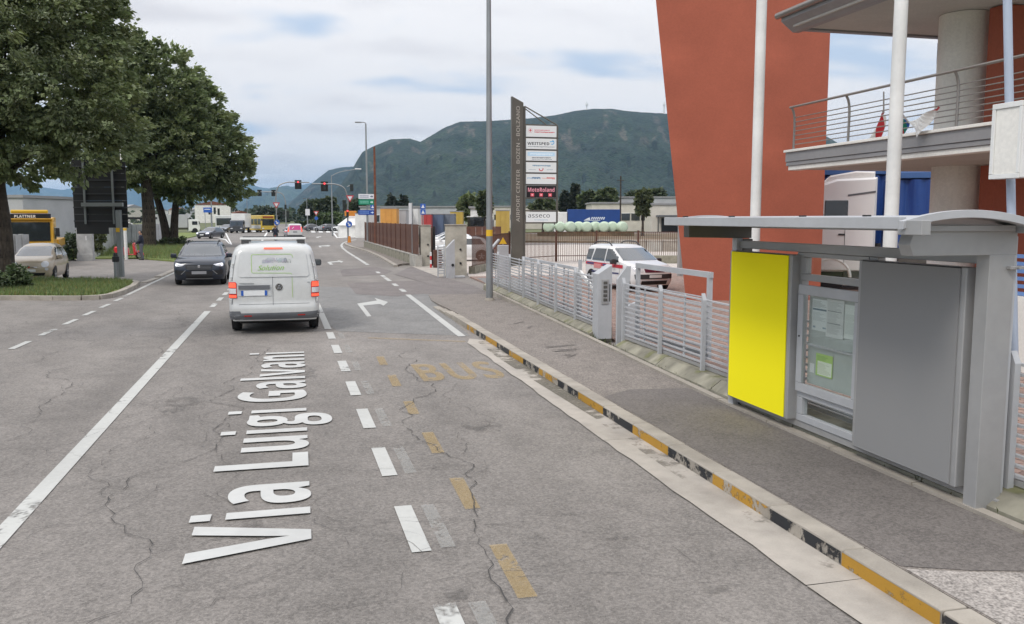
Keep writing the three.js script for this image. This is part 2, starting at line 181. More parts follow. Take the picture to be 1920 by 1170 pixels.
// ---------------------------------------------------------------- ground, road, pavements
{ const g = struct('ground'); part(g, 'field', [new THREE.PlaneGeometry(24000, 24000, 1, 1).rotateX(-Math.PI / 2).translate(0, -0.06, -8000)], M.ground); }
const road = struct('road');
{
  const cells = [], rN = (x, s) => { const a = fbm(x * 0.35 + 50, s * 0.12 + 50, 4), b = fbm(x * 1.6 + 9, s * 0.35 + 4, 4); const lane = 0.022 * Math.cos((x + 1.9) * 4.05); return clamp(0.72 + (a - 0.5) * 0.30 + (b - 0.5) * 0.26 + lane, 0.5, 1); };
  const sheet = (x0, x1, s0, s1, st) => {
    const nx = Math.max(1, Math.round((x1 - x0) / st)), ns = Math.max(1, Math.round((s1 - s0) / st)), g = new THREE.PlaneGeometry(x1 - x0, s1 - s0, nx, ns).rotateX(-Math.PI / 2).translate((x0 + x1) / 2, 0, -(s0 + s1) / 2);
    const p = g.attributes.position, c = new Float32Array(p.count * 3);
    for (let i = 0; i < p.count; i++) { const k = rN(p.getX(i), -p.getZ(i)) / 0.72; c[3 * i] = k; c[3 * i + 1] = k * 0.995; c[3 * i + 2] = k * 0.985; }
    g.setAttribute('color', new THREE.BufferAttribute(c, 3)); cells.push(g);
  };
  sheet(-9, 7.8, -8, 36, 0.4); sheet(-9, 7.8, 36, 80, 1); sheet(-26, -9, 36.5, 60, 2);
  sheet(-70, 70, 80, 150, 4); sheet(-14, 10, 150, 420, 8);
  part(road, 'asphalt', cells, M.asphalt);
  // resurfaced areas and trench repairs
  part(road, 'asphalt_patch', [flat([[0.9, 19.5], [3.6, 18.0], [3.95, 24], [4.6, 30.6], [0.2, 33], [-0.4, 60], [-1.2, 60], [-0.9, 40], [-0.3, 30]], 0.004)], M.asphaltGrey);
  part(road, 'asphalt_patch', [flat([at(650, 531), at(668, 552), at(745, 556), at(790, 551), at(812, 552), at(842, 562), at(905, 556), at(870, 531), at(770, 527)], 0.008)], M.asphaltRed);
  part(road, 'asphalt_patch', [flat([at(637, 506), at(642, 518), at(720, 515), at(735, 508), at(700, 500)], 0.008)], M.asphaltRed);
  // cracks: ribbons along wandering lines
  const rc = rng(21), ribs = [], pale = [];
  const ribbon = (pts, w, out) => { const v = []; for (let i = 0; i < pts.length - 1; i++) { const [ax, as] = pts[i], [bx_, bs] = pts[i + 1], dx = bx_ - ax, ds = bs - as, L = Math.hypot(dx, ds) || 1, wa = w * 0.5 * (0.15 + 1.1 * rc()), nx = -ds / L * wa / 2, ns = dx / L * wa / 2; for (const [x, s] of [[ax + nx, as + ns], [ax - nx, as - ns], [bx_ + nx, bs + ns], [bx_ + nx, bs + ns], [ax - nx, as - ns], [bx_ - nx, bs - ns]]) v.push(x, 0.0125, -s); } const g = new THREE.BufferGeometry(); g.setAttribute('position', new THREE.Float32BufferAttribute(v, 3)); g.setAttribute('normal', new THREE.Float32BufferAttribute(v.map((_, i) => i % 3 === 1 ? 1 : 0), 3)); out.push(g); };
  const wander = (x, s, dir, len, wild, w, out, branch = 0) => { const pts = [[x, s]]; let a = dir, d = 0; while (d < len) { a += (rc() - 0.5) * wild; a = mix(a, dir, 0.25); const st = 0.06 + rc() * 0.10; x += Math.sin(a) * st; s += Math.cos(a) * st; d += st; pts.push([x, s]); if (branch && rc() < 0.06 * branch) wander(x, s, dir + (rc() < 0.5 ? 1 : -1) * (0.7 + rc() * 0.9), 0.3 + rc() * 1.2, 1.5, w * 0.6, out, 0); } ribbon(pts, w, out); };
  for (const [x, s, d, L, w, b] of [[-1.35, 5.2, -0.02, 17, 0.017, 1.1], [-3.6, 7.4, 0.0, 22, 0.017, 1.1], [-2.27, 6.2, 0.0, 5.5, 0.010, 0.4], [1.0, 4.6, -0.02, 13, 0.020, 0.6], [-5.1, 11, 0.02, 14, 0.014, 1], [1.6, 8, -0.02, 5.5, 0.011, 1], [0.35, 6.5, -0.05, 8, 0.009, 1], [-0.35, 11, 0.03, 9, 0.008, 1], [-1.9, 18, 0, 14, 0.010, 1], [-4.2, 20, 0, 14, 0.011, 1], [-6.6, 14, 0.05, 12, 0.012, 1], [-2.9, 9, 0.1, 6, 0.009, 1]]) wander(x, s, d, L, 1.7, w, ribs, b);
  for (const [x, s, L, w] of [[-0.5, 6.72, 2.3, 0.009], [1.3, 6.7, 1.1, 0.008], [0.9, 5.7, 1.5, 0.008], [1.6, 7.62, 0.8, 0.007], [-0.4, 5.5, 1.0, 0.009], [1.3, 5.6, 1.6, 0.009], [-2.2, 8.6, 1.3, 0.008], [-3.9, 10.6, 1.6, 0.008], [-1.5, 9.9, 1.4, 0.007], [-0.9, 7.8, 1.2, 0.007], [-3.6, 13, 2, 0.008], [0.2, 8.7, 1.2, 0.007], [-1.2, 12.4, 1.6, 0.008], [-3.3, 16.6, 2.2, 0.008], [2.1, 6.2, 1.0, 0.008]]) wander(x, s, Math.PI / 2, L, 1.1, w, ribs, 0.3);
  for (let i = 0; i < 170; i++) { const lane = [-1.3, -3.7, -5.4, 0.2][i % 4]; wander(lane + (rc() - 0.5) * 1.7, 5 + rc() * 22, rc() * 6.28, 0.3 + rc() * 1.3, 1.8, 0.007, pale, 0.6); }
  const c = part(road, 'crack', ribs, M.crack); c.userData.kind = 'stuff'; const c2 = part(road, 'crack', pale, M.crackPale); c2.userData.kind = 'stuff';
  // oil drips and rubbed-in dirt
  { const stain = wornMat(15, 0.50, 1.1, [0.08, 0.075, 0.07], 0.8, 0.2), rs = rng(55); for (const [u, v, a, b] of [[1160, 1012, 0.10, 0.05], [1330, 1108, 0.16, 0.07], [1075, 965, 0.12, 0.04], [1010, 1010, 0.08, 0.05], [470, 1000, 0.16, 0.3], [520, 800, 0.25, 0.5], [330, 760, 0.3, 0.6], [560, 700, 0.3, 0.7], [900, 800, 0.25, 0.4],  [860, 1120, 0.2, 0.1]]) { const p = at(u, v); part(road, 'oil_stain', [flat(Array.from({ length: 22 }, (_, i) => { const q = i / 22 * 6.283, k = 0.7 + rs() * 0.5; return [p.x + Math.cos(q) * a * k, -p.z + Math.sin(q) * b * k]; }), 0.0105)], stain); } }
  // painted markings
  const Y = 0.009, dash = (name, x0, s0, x1, s1, w, m) => { const dx = x1 - x0, ds = s1 - s0, L = Math.hypot(dx, ds), nx = ds / L * w / 2, ns = -dx / L * w / 2; return part(road, name, [flat([[x0 - nx, s0 - ns], [x0 + nx, s0 + ns], [x1 + nx, s1 + ns], [x1 - nx, s1 - ns]], Y)], m); };
  dash('lane_line', -2.30, -6, -2.32, 24.6, 0.165, M.line);
  for (let i = 0; i < 5; i++) dash('lane_dash', -2.31 + i * 0.02, 25.7 + i * 2, -2.30 + i * 0.02, 26.8 + i * 2, 0.15, M.line);
  for (let s = 4.3; s < 29; s += 2) dash('edge_dash', -5.33, s, -5.31, s + 1.1, 0.13, M.line);
  dash('edge_line', -5.36, 30, -5.5, 52, 0.13, M.line);
  for (let i = 0; i < 8; i++) { const s = 4.25 + i * 2.0, x = 0.86 - 0.0125 * (s - 7.3); dash('merge_dash', x, s, x - 0.014, s + 1.08, 0.15, M.line); dash('merge_dash', x + 0.21, s + 0.04, x + 0.2, s + 1.06, 0.115, M.lineOld); }
  dash('merge_dash', 0.70, 19.9, 0.6, 27, 0.15, M.line);
  for (const [a, b] of [[1090, 995], [930, 875], [830, 793], [760, 737], [710, 690], [672, 657]]) { const p = at(0, a), s0 = (EYE / (Math.tan(PITCH + Math.atan((a - 585) / FOCAL)))); const sA = s0 / 1.02 - 0.35, s1 = EYE / Math.tan(PITCH + Math.atan((b - 585) / FOCAL)) / 1.02 - 0.35; dash('bus_bay_dash', 1.44, sA, 1.46, s1, 0.135, M.yellowOld); }
  { const a = at(690, 634), b = at(872, 641); dash('bus_bay_line', a.x, -a.z, b.x, -b.z, 0.10, M.yellowOld); }
  dash('edge_line', 3.42, 17.95, 3.60, 28.4, 0.17, M.line);
  for (let i = 0; i < 5; i++) { const s = 29.6 + i * 2.6; dash('edge_dash', 3.64 + i * 0.03, s, 3.66 + i * 0.03, s + (i === 2 ? 2.2 : 1.2), 0.17, M.line); }
  { const pts = [[690, 497], [668, 483], [652, 473], [642, 465], [640, 460], [643, 456], [652, 452], [668, 449]].map(q => at(...q)); for (let i = 0; i < pts.length - 1; i++) dash('edge_line', pts[i].x, -pts[i].z, pts[i + 1].x, -pts[i + 1].z, 0.2, M.line); }
  const poly = (name, pts, m = M.line) => part(road, name, [flat(pts.map(q => at(...q)), Y)], m);
  poly('turn_arrow', [[688.2, 594.3], [669.8, 569.7], [707, 564], [702.6, 559], [727.6, 566.8], [719, 573.8], [713, 570.5], [681, 573.4], [696.4, 593.5]]);
  poly('turn_arrow', [[619, 496.8], [613.3, 491.5], [634, 489.6], [633, 488], [643.5, 490.3], [640, 493], [637, 491.3], [620.5, 492.7], [625, 496.2]]);
  poly('turn_arrow', [[599, 464], [597, 461], [613, 460], [614, 459.2], [620, 460.6], [616, 462.4], [602, 461.9], [603, 464]]);
  poly('turn_arrow', [[594, 446], [592, 444.6], [598, 443.4], [603, 443.6], [602, 444.6], [597, 444.8], [598, 446]]);
  for (let i = 0; i < 5; i++) poly('crossing_stripe', [[444 + i * 14.2, 435.6], [451.5 + i * 14.2, 435.6], [452.3 + i * 14.2, 433.2], [445 + i * 14.2, 433.2]], M.white);
  for (let i = 0; i < 5; i++) poly('crossing_stripe', [[584 + i * 14, 436], [591.5 + i * 14, 436], [590.5 + i * 14, 433.6], [583 + i * 14, 433.6]], M.white);
  poly('guide_line', [[422, 437], [424.5, 437], [435.5, 458.5], [432.5, 459]], M.white); poly('guide_line', [[408, 446], [424, 448.6], [431, 457], [430, 458], [422, 449.8], [408, 447.2]], M.white);
  poly('guide_line', [[624, 437.5], [627, 437], [633, 444.6], [680, 443.3], [680, 444.6], [631, 446.2]], M.white); poly('guide_line', [[501, 433], [504, 433], [493, 452], [489, 452]], M.white);
  for (const [a, b] of [[0, 0], [1, 0]]) poly('guide_line', [[330 + a * 34, 441], [352 + a * 34, 440.4], [352 + a * 34, 441.3], [330 + a * 34, 442]], M.white);
  for (let i = 0; i < 4; i++) dash('lane_dash', -2.1 + i * 0.12, 36 + i * 4.4, -2.05 + i * 0.12, 38.2 + i * 4.4, 0.16, M.line);
  // lettering on the carriageway, read along the lane
  const bold = await new FontLoader().loadAsync('fonts/droid/droid_sans_bold.typeface.json'), reg = await new FontLoader().loadAsync('fonts/droid/droid_sans_regular.typeface.json');
  const write = (txt, font, size, place, m, name, y) => { let adv = 0; const k = size / font.data.resolution; for (const ch of txt) { const gl = font.data.glyphs[ch]; if (ch !== ' ') { const bbx = c2 => { const s = new THREE.ShapeGeometry(font.generateShapes(c2, size), 4); s.computeBoundingBox(); return s.boundingBox; }; let shp = font.generateShapes(ch, size); if (ch === 'i') { const l = bbx('l'), u = bbx('u').max.y * 0.985, w0 = l.min.x + (l.max.x - l.min.x) * 0.06, w1 = l.max.x - (l.max.x - l.min.x) * 0.06; shp = [shapeOf([[w0, 0], [w1, 0], [w1, u], [w0, u]]), shapeOf([[w0, u + 0.13 * size], [w1, u + 0.13 * size], [w1, l.max.y], [w0, l.max.y]])]; } const g = new THREE.ShapeGeometry(shp, 6), p = g.attributes.position; for (let i = 0; i < p.count; i++) { const [x, s] = place(p.getX(i) + adv, p.getY(i)); p.setXYZ(i, x, y, -s); } const ix = g.index.array; for (let i = 0; i < ix.length; i += 3) { const t = ix[i + 1]; ix[i + 1] = ix[i + 2]; ix[i + 2] = t; } g.computeVertexNormals(); if (g.attributes.normal.getY(0) < 0) { for (let i = 0; i < ix.length; i += 3) { const t = ix[i + 1]; ix[i + 1] = ix[i + 2]; ix[i + 2] = t; } g.computeVertexNormals(); } part(road, name, [g], m); } adv += gl.ha * k; } return adv; };
  const total = (txt, font) => [...txt].reduce((a, ch) => a + font.data.glyphs[ch].ha, 0) / font.data.resolution;
  { const L = 10.25, txt = 'Via Luigi Galvani', size = 0.925, kx = L / (total(txt, bold) * size); write(txt, bold, size, (a, b) => [0.07 + 0.006 * a - b, 6.42 + a * kx], M.letter, 'letter', 0.0165); }
  { const a = at(786, 716), b = at(772, 684), c0 = at(968, 716), w = c0.x - a.x, txt = 'BUS', k = w / total(txt, bold), hS = -b.z + a.z; write(txt, bold, 1, (p, q) => [a.x + p * k, -a.z + q * hS], M.yellowOld, 'letter', 0.009); }
}
// ---------------------------------------------------------------- kerb, gutter and pavement on the shelter side
const rimX = s => 5.45 + (s - 12.7) * 0.0507 - (s < 10 ? (s - 10) * 0.047 : 0);        // line of the low edging in front of the fences
{
  const gut = struct('gutter'), L = [], rg = rng(4); for (let s = -3; s <= 17.2; s += 0.35) L.push([3.32 + (rg() - 0.5) * 0.03 + fbm(s * 0.6, 3, 3) * 0.04, s]);
  const seg = [[-3, 5], [5, 9], [9, 13.2], [13.2, 17.9]];
  for (const [a, b] of seg) { const pts = L.filter(p => p[1] >= a - 0.01 && p[1] <= b); const e = b > 17 ? [[3.5, 17.55], [3.77, 17.2]] : [[3.77, b]]; part(gut, 'concrete_strip', [flat([[3.33, a + 0.006], ...pts.slice(1), ...(b > 17 ? [] : [[3.33, b - 0.006]]), ...e, [3.77, a + 0.006]], 0.013)], M.gutter); }
  const dirt = wornMat(12, 0.52, 7.3, [0.17, 0.155, 0.12], 0.95, 0.6), d2 = wornMat(13, 0.44, 6.1, [0.2, 0.18, 0.15], 0.95, 0.5);
  part(gut, 'silt', [flat([[3.60, 10], [3.55, 12], [3.50, 15], [3.56, 17], [3.768, 17.1], [3.768, 10]], 0.017)], dirt); part(gut, 'silt', [flat([[3.62, 5.2], [3.55, 7.6], [3.58, 10], [3.768, 10], [3.768, 5.2]], 0.0172)], d2);
  const kerb = struct('kerb'), stone = rbb(-0.1, 0.1, -0.05, 0.128, -0.494, 0.494, 0.018), face = new THREE.PlaneGeometry(0.985, 0.112).rotateY(-Math.PI / 2);
  const variants = [0, 1, 2].map(i => uvMetres(clean(stone.clone())).translate(0, 0, 0)); variants.forEach((g, i) => { const u = g.attributes.uv; for (let k = 0; k < u.count; k++) u.setXY(k, u.getX(k) + i * 0.7, u.getY(k) + i * 0.31); });
  const faces = [0, 1, 2].map(i => { const g = clean(face.clone()); uvMetres(g); const u = g.attributes.uv; for (let k = 0; k < u.count; k++) u.setXY(k, u.getX(k) + i * 0.37, u.getY(k) + i * 0.23); return g; });
  for (let k = -6; k < 20; k++) {
    const s = 4.75 + k * 0.995, drop = s > 21 ? (s - 21) * 0.035 : 0, o = new THREE.Mesh(variants[(k + 9) % 3], M.kerb); o.name = 'kerbstone'; o.castShadow = o.receiveShadow = true; o.position.set(3.872, -drop + ((k * 37) % 5 - 2) * 0.001, -s); o.rotation.y = ((k * 53) % 7 - 3) * 0.0012; kerb.add(o);
    if (s < 19) { const p = new THREE.Mesh(faces[(k + 11) % 3], ((k % 2) + 2) % 2 === 0 ? M.kerbYellow[(k + 12) % 3] : M.kerbBlack[(k + 12) % 3]); p.name = 'paint'; p.castShadow = p.receiveShadow = true; p.position.set(-0.1025, 0.055, 0); o.add(p); }
  }
  const walk = struct('pavement');
  const far_ = []; for (let s = 21.5; s >= -4; s -= 1.5) far_.push([rimX(s) + 0.02, s]);
  part(walk, 'pavement_surface', [slab([[3.975, -4], [3.975, 21.5], ...far_], -0.02, 0.12)], M.walk);
  { const rows = [[21.5, 0.12, 3.975], [23, 0.10, 3.975], [24.5, 0.062, 3.99], [26, 0.032, 4.02], [28.2, 0.010, 4.25]], v = []; for (let i = 0; i < 4; i++) { const [s0, h0, a0] = rows[i], [s1, h1, a1] = rows[i + 1], b0 = rimX(s0) + 0.02, b1 = rimX(s1) + 0.02; for (const p of [[a0, h0, -s0], [b0, h0, -s0], [b1, h1, -s1], [a0, h0, -s0], [b1, h1, -s1], [a1, h1, -s1], [a0, -0.01, -s0], [a0, h0, -s0], [a1, h1, -s1], [a0, -0.01, -s0], [a1, h1, -s1], [a1, -0.01, -s1]]) v.push(...p); } const g = new THREE.BufferGeometry(); g.setAttribute('position', new THREE.Float32BufferAttribute(v, 3)); g.computeVertexNormals(); part(walk, 'pavement_ramp', [g], M.walk); }
  const dk = [at(1058, 748, 0.12), at(1200, 756, 0.12), at(1366, 738, 0.12)]; 
  part(walk, 'asphalt_patch', [flat([[3.99, -dk[0].z], [4.5, 11.15], [rimX(10.6), 11.05], [rimX(8), 8], [rimX(4.5), 4.6], [5.0, 4.55], [4.4, 4.72], [3.99, 4.9]], 0.124)], M.walkDark);
  part(walk, 'asphalt_patch', [flat([[3.99, 4.85], [4.4, 4.69], [5.0, 4.52], [rimX(4) - 0.02, 4.57], [rimX(0), -2], [3.99, -2]], 0.1235)], M.walkLight);
  part(walk, 'asphalt_patch', [flat([at(905, 560, 0.05), at(848, 545), at(740, 515), at(770, 500), at(832, 520), at(893, 535, 0.05), at(925, 553, 0.06)], 0.012)], M.asphaltRed);
  // thin skid scuffs on the pavement
  const rs = rng(31), sc = []; for (const [u, v, l] of [[1015, 648, 70], [1030, 655, 60], [1055, 664, 30], [960, 602, 30], [985, 612, 14]]) for (let i = 0; i < 5; i++) { const a = at(u + rs() * 10, v + rs() * 6, 0.12), b = at(u + l * (0.5 + rs() * 0.5), v - 2 + rs() * 5, 0.12); sc.push(flat([[a.x, -a.z], [a.x + 0.02, -a.z - 0.02], [b.x, -b.z - 0.02], [b.x, -b.z]], 0.1255 + i * 0.0003)); }
  const o = part(walk, 'tyre_scuff', sc, M.walkDark); o.userData.kind = 'stuff';
  // low edging and footing that carries the fences
  const edge = struct('edging'), rr = rng(77);
  for (let s = 27.5; s > 0; s -= 1.24) { if (s > 15.3 && s < 16.0) continue; const a = V3(rimX(s) + 0.06, 0.085, -s), b = V3(rimX(s - 1.22) + 0.06, 0.085, -(s - 1.22)); part(edge, 'edging_stone', [beam(a, b, 0.1, 0.13 + rr() * 0.015)], M.kerb); }
  const foot = (s0, s1, x0 = 0.12, x1 = 0.62) => { for (let s = s0; s > s1 + 0.05; s -= 2.1) { const e = Math.max(s1, s - 2.08), pts = [[rimX(s) + x0, -0.02], [rimX(s) + x0 + 0.02, 0.17], [rimX(s) + 0.30, 0.27], [rimX(s) + x1, 0.28], [rimX(s) + x1, -0.02]], g = extr(pts, s - e).translate(0, 0, -s), p = g.attributes.position; for (let i = 0; i < p.count; i++) { const z = p.getZ(i); p.setX(i, p.getX(i) + rimX(-z) - rimX(s)); if (p.getY(i) > 0.05) p.setY(i, p.getY(i) + (fbm(-z * 3, p.getX(i) * 5, 3) - 0.5) * 0.08); } g.computeVertexNormals(); part(edge, 'footing_block', [g], M.mossy); } };
  foot(29.8, 16.5); foot(14.85, 0.5);
  // yard surfaces behind the fences
  const yard = struct('yard'); part(yard, 'setts', [slab([[6.1, -2], [6.25, 16], [7.0, 30], [7.2, 36], [30, 36], [30, -2]], -0.03, 0.06)], M.setts);
  part(yard, 'grey_strip', [flat([[6.3, 15.2], [6.75, 15.2], [6.62, 6], [6.2, 6]], 0.064)], M.steel); part(yard, 'grey_strip', [flat([[6.6, 27], [8.4, 28], [9, 34], [7.3, 35]], 0.064)], M.asphaltGrey);
  part(yard, 'threshold', [flat([at(772, 500), at(822, 520), at(832, 519), at(870, 508), at(830, 498)], 0.018)], M.gutter);
  part(yard, 'gravel_lot', [flat([[7.2, 36], [8, 41], [7, 76], [26, 80], [60, 62], [60, 30], [30, 36]], 0.012)], M.gravel);
  part(yard, 'soil_bank', [slab([[6.5, 84], [24, 88], [60, 70], [75, 75], [72, 130], [20, 132]], -0.03, 0.16)], M.soil);
  // pavement and kerb round the corner at the junction
  const cw = struct('pavement'), inner = [[742, 497], [715, 481], [690, 470], [660, 462], [650, 458], [647, 455.5], [652, 453], [668, 450.5]].map(q => at(...q, 0.1));
  part(cw, 'pavement_surface', [slab([...inner, V3(9, 0, -92), V3(9, 0, -78), V3(5.9, 0, -75.2), V3(6.1, 0, -46.8), V3(5.6, 0, -46.5)], -0.02, 0.1)], M.walk);
  for (let i = 0; i < inner.length - 1; i++) part(cw, 'kerbstone', [beam(inner[i].clone().setY(0.045), inner[i + 1].clone().setY(0.045), 0.22, 0.13)], M.gutter);
  // island and pavement on the tree side
  const isl = struct('verge'), ring = [[-8.2, 29.5], [-7.2, 29.15], [-6.4, 29.0], [-5.95, 29.15], [-5.72, 29.6], [-5.62, 31], [-5.66, 33.5], [-5.85, 35.4], [-6.6, 36.6], [-8, 37.2], [-10.4, 37.6], [-14, 36.2], [-16, 33], [-12, 30.6]];
  part(isl, 'soil_bed', [slab(ring, -0.02, 0.10)], M.lawn);
  for (let i = 0; i < ring.length; i++) { if (i > 8 && i < 13) continue; const a = ring[i], b = ring[(i + 1) % ring.length]; part(isl, 'kerbstone', [beam(V3(a[0], 0.05, -a[1]), V3(b[0], 0.05, -b[1]), 0.2, 0.17)], M.kerb); }
  const lw = struct('pavement'); part(lw, 'pavement_surface', [slab([[-8.6, 28.6], [-8.5, 4], [-20, 4], [-20, 33], [-13.5, 30.6]], -0.02, 0.1)], M.walk); for (let s = 5; s < 28; s += 1) part(lw, 'kerbstone', [rbb(-8.62, -8.42, -0.03, 0.125, -s - 0.49, -s + 0.49, 0.015)], M.kerb);
  { const k2 = struct('kerb'), p = [[-5.75, 36.2], [-5.62, 39], [-5.6, 45], [-5.7, 52], [-5.9, 60], [-6.3, 70]]; for (let i = 0; i < p.length - 1; i++) part(k2, 'kerbstone', [beam(V3(p[i][0], 0.0, -p[i][1]), V3(p[i + 1][0], 0.0, -p[i + 1][1]), 0.25, i < 1 ? 0.06 : 0.16)], M.kerb); }
  const gv = struct('verge'); part(gv, 'soil_bed', [slab([[-6, 52.2], [-6.1, 60], [-6.6, 72], [-8.5, 84], [-12, 92], [-30, 96], [-30, 62], [-9.5, 58]], -0.03, 0.08)], M.lawn); part(gv, 'soil_bed', [slab([[-16, 30], [-12.6, 37], [-12.3, 37.3], [-13, 48], [-40, 58], [-40, 30]], -0.03, 0.07)], M.soil);
  const li = struct('verge'); part(li, 'soil_bed', [slab([at(646, 437), at(700, 439), at(720, 428), at(650, 427)], -0.03, 0.12)], M.lawn); part(li, 'soil_bed', [slab([V3(-13, 0, -112), V3(-60, 0, -106), V3(-60, 0, -180), V3(-14, 0, -160)], -0.03, 0.1)], M.lawn);
}
// ---------------------------------------------------------------- bus shelter
{
  const t = thing('bus_shelter', 'grey metal bus shelter with arched roof beside the kerb', 'bus shelter', [0, 0, 0]);
  const z = s => -s, B = (x0, x1, y0, y1, s0, s1, r = 0.006) => rbb(x0, x1, y0, y1, -s1, -s0, r);
  const gy = 0.124;
  // end frames: wide column, arm towards the road
  part(t, 'column', [B(5.325, 5.565, gy, 2.215, 5.70, 5.84, 0.006)], M.steel); part(t, 'column_trim', [B(5.567, 5.60, gy, 2.36, 5.715, 5.825, 0.004)], M.steelLight);
  part(t, 'arm', [extr([[4.62, 2.40], [4.585, 2.30], [4.62, 2.217], [5.575, 2.217], [5.575, 2.40]], 0.13, 0.004).translate(0, 0, -5.835)], M.steel);
  part(t, 'bracket', [B(5.49, 5.66, 2.10, 2.125, 5.655, 5.70, 0.004), cz(0.014, 0.03, 5.555, 2.115, -5.645, 10)], M.steel); part(t, 'bracket', [B(5.49, 5.66, 0.20, 0.222, 5.655, 5.70, 0.004), cz(0.014, 0.03, 5.53, 0.21, -5.645, 10)], M.steel);
  part(t, 'base_foot', [extr([[5.585, 0.125], [5.70, 0.125], [5.585, 0.215]], 0.1).translate(0, 0, -5.80)], M.darkSteel);
  part(t, 'column', [B(5.36, 5.44, gy, 2.26, 9.80, 9.92)], M.steelLight); part(t, 'column', [B(5.442, 5.58, gy, 2.25, 9.80, 9.90)], M.darkSteel);
  part(t, 'arm', [extr([[4.70, 2.44], [4.705, 2.275], [5.41, 2.262], [5.55, 2.262], [5.55, 2.44]], 0.14, 0.004).translate(0, 0, -9.93)], M.darkSteel);
  // header, sill and wall rails
  part(t, 'header', [B(5.40, 5.50, 2.135, 2.228, 5.845, 9.80)], M.steel); part(t, 'sill', [B(5.41, 5.49, 0.19, 0.265, 5.845, 9.80)], M.steel);
  for (const [a, b] of [[8.42, 8.52], [7.16, 7.28]]) part(t, 'mullion', [B(5.405, 5.495, 0.267, 2.133, a, b)], M.steel);
  // poster cases
  const kase = (s0, s1, face, lab) => { const c = part(t, 'poster_case', [B(5.30, 5.43, 0.262, 2.105, s0 - 0.06, s1 + 0.06, 0.012)], M.steel); c.userData.label = lab; const f = part(c, 'poster', [B(5.286, 5.298, 0.28, 2.095, s0, s1, 0.001)], face); part(c, 'case_trim', [B(5.2962, 5.2998, 2.0955, 2.1035, s0, s1, 0.001)], M.black); return c; };
  kase(8.515, 9.79, M.panelYellow, 'poster case filled with plain bright yellow'); kase(5.965, 7.235, M.panelGrey, 'poster case filled with plain mid grey');
  // middle bay: transom pane, glazed notice case, low pane
  part(t, 'transom_frame', [B(5.40, 5.47, 1.83, 1.90, 7.282, 8.418), B(5.40, 5.47, 2.085, 2.133, 7.282, 8.418), B(5.40, 5.47, 1.902, 2.083, 8.34, 8.418), B(5.40, 5.47, 1.902, 2.083, 7.282, 7.36)], M.steel);
  part(t, 'pane', [B(5.43, 5.436, 1.902, 2.083, 7.362, 8.338, 0.001)], M.glass);
  part(t, 'pane', [B(5.43, 5.436, 0.345, 0.535, 7.362, 8.318, 0.001)], M.glass);
  part(t, 'low_frame', [B(5.395, 5.47, 0.268, 0.343, 7.282, 8.418), B(5.395, 5.47, 0.537, 0.60, 7.282, 8.418), B(5.395, 5.47, 0.345, 0.535, 8.32, 8.418), B(5.395, 5.47, 0.345, 0.535, 7.282, 7.36)], M.steelLight);
  const nc = part(t, 'notice_case', [B(5.36, 5.40, 0.605, 0.70, 7.30, 8.41), B(5.36, 5.40, 1.68, 1.785, 7.30, 8.41), B(5.36, 5.40, 0.702, 1.678, 8.31, 8.41), B(5.36, 5.40, 0.702, 1.678, 7.30, 7.42)], M.steelLight);
  part(nc, 'backboard', [B(5.455, 5.46, 0.70, 1.70, 7.40, 8.33, 0.001)], mat([0.42, 0.46, 0.44], { tex: 'grime', rough: 0.5 })); part(nc, 'ledge', [B(5.42, 5.453, 1.12, 1.145, 7.42, 8.30)], M.steelLight);
  part(nc, 'pane', [B(5.372, 5.377, 0.703, 1.677, 7.422, 8.308, 0.001)], M.glass); part(nc, 'lock', [cz(0.010, 0.01, 0, 0, 0, 10).rotateY(Math.PI / 2).translate(5.357, 1.22, -8.36)], M.black); for (const h of [1.55, 0.82]) part(nc, 'hinge', [B(5.352, 5.37, h, h + 0.09, 7.285, 7.30, 0.003)], M.darkSteel);
  const rl = rng(66), sheet = (s0, s1, y0, y1, dx, draw) => { const o = new THREE.Mesh(new THREE.PlaneGeometry(s1 - s0, y1 - y0), printMat(192, Math.round(192 * (y1 - y0) / (s1 - s0)), draw)); o.name = 'notice'; o.castShadow = o.receiveShadow = true; o.rotation.y = -Math.PI / 2; o.position.set(5.45 - dx, (y0 + y1) / 2, -(s0 + s1) / 2); nc.add(o); };
  const lines = (x, w, h, y0, y1, a = '#9aa09c') => { x.fillStyle = a; for (let y = y0; y < y1; y += 7) x.fillRect(12, y, (w - 24) * (0.5 + rl() * 0.5), 2.5); };
  sheet(7.98, 8.27, 1.30, 1.64, 0.0, (x, w, h) => { x.fillStyle = '#d9dfdd'; x.fillRect(0, 0, w, h); lines(x, w, h, 14, h * 0.25); x.fillStyle = '#5d7783'; x.fillRect(8, h * 0.3, w - 16, 12); lines(x, w, h, h * 0.42, h * 0.7, '#aeb8b6'); x.fillStyle = '#8fa4ae'; x.fillRect(16, h * 0.86, 30, 14); x.fillRect(w - 60, h * 0.86, 40, 12); });
  sheet(7.70, 8.00, 1.26, 1.66, 0.006, (x, w, h) => { x.fillStyle = '#d2d6d3'; x.fillRect(0, 0, w, h); lines(x, w, h, 18, h * 0.9, '#a9aeac'); x.fillStyle = '#8d9391'; x.fillRect(14, h * 0.3, w - 40, 6); x.fillRect(14, h * 0.62, w - 50, 6); });
  sheet(7.43, 7.70, 1.28, 1.63, 0.0, (x, w, h) => { x.fillStyle = '#dce2dc'; x.fillRect(0, 0, w, h); lines(x, w, h, 70, h * 0.85, '#b7c1ba'); x.fillStyle = '#c9c24a'; x.fillRect(w - 70, 40, 34, 34); x.fillStyle = '#3d3f38'; x.fillRect(w - 50, 44, 26, 26); x.fillStyle = '#c8d06a'; x.fillRect(w - 80, 100, 30, 12); });
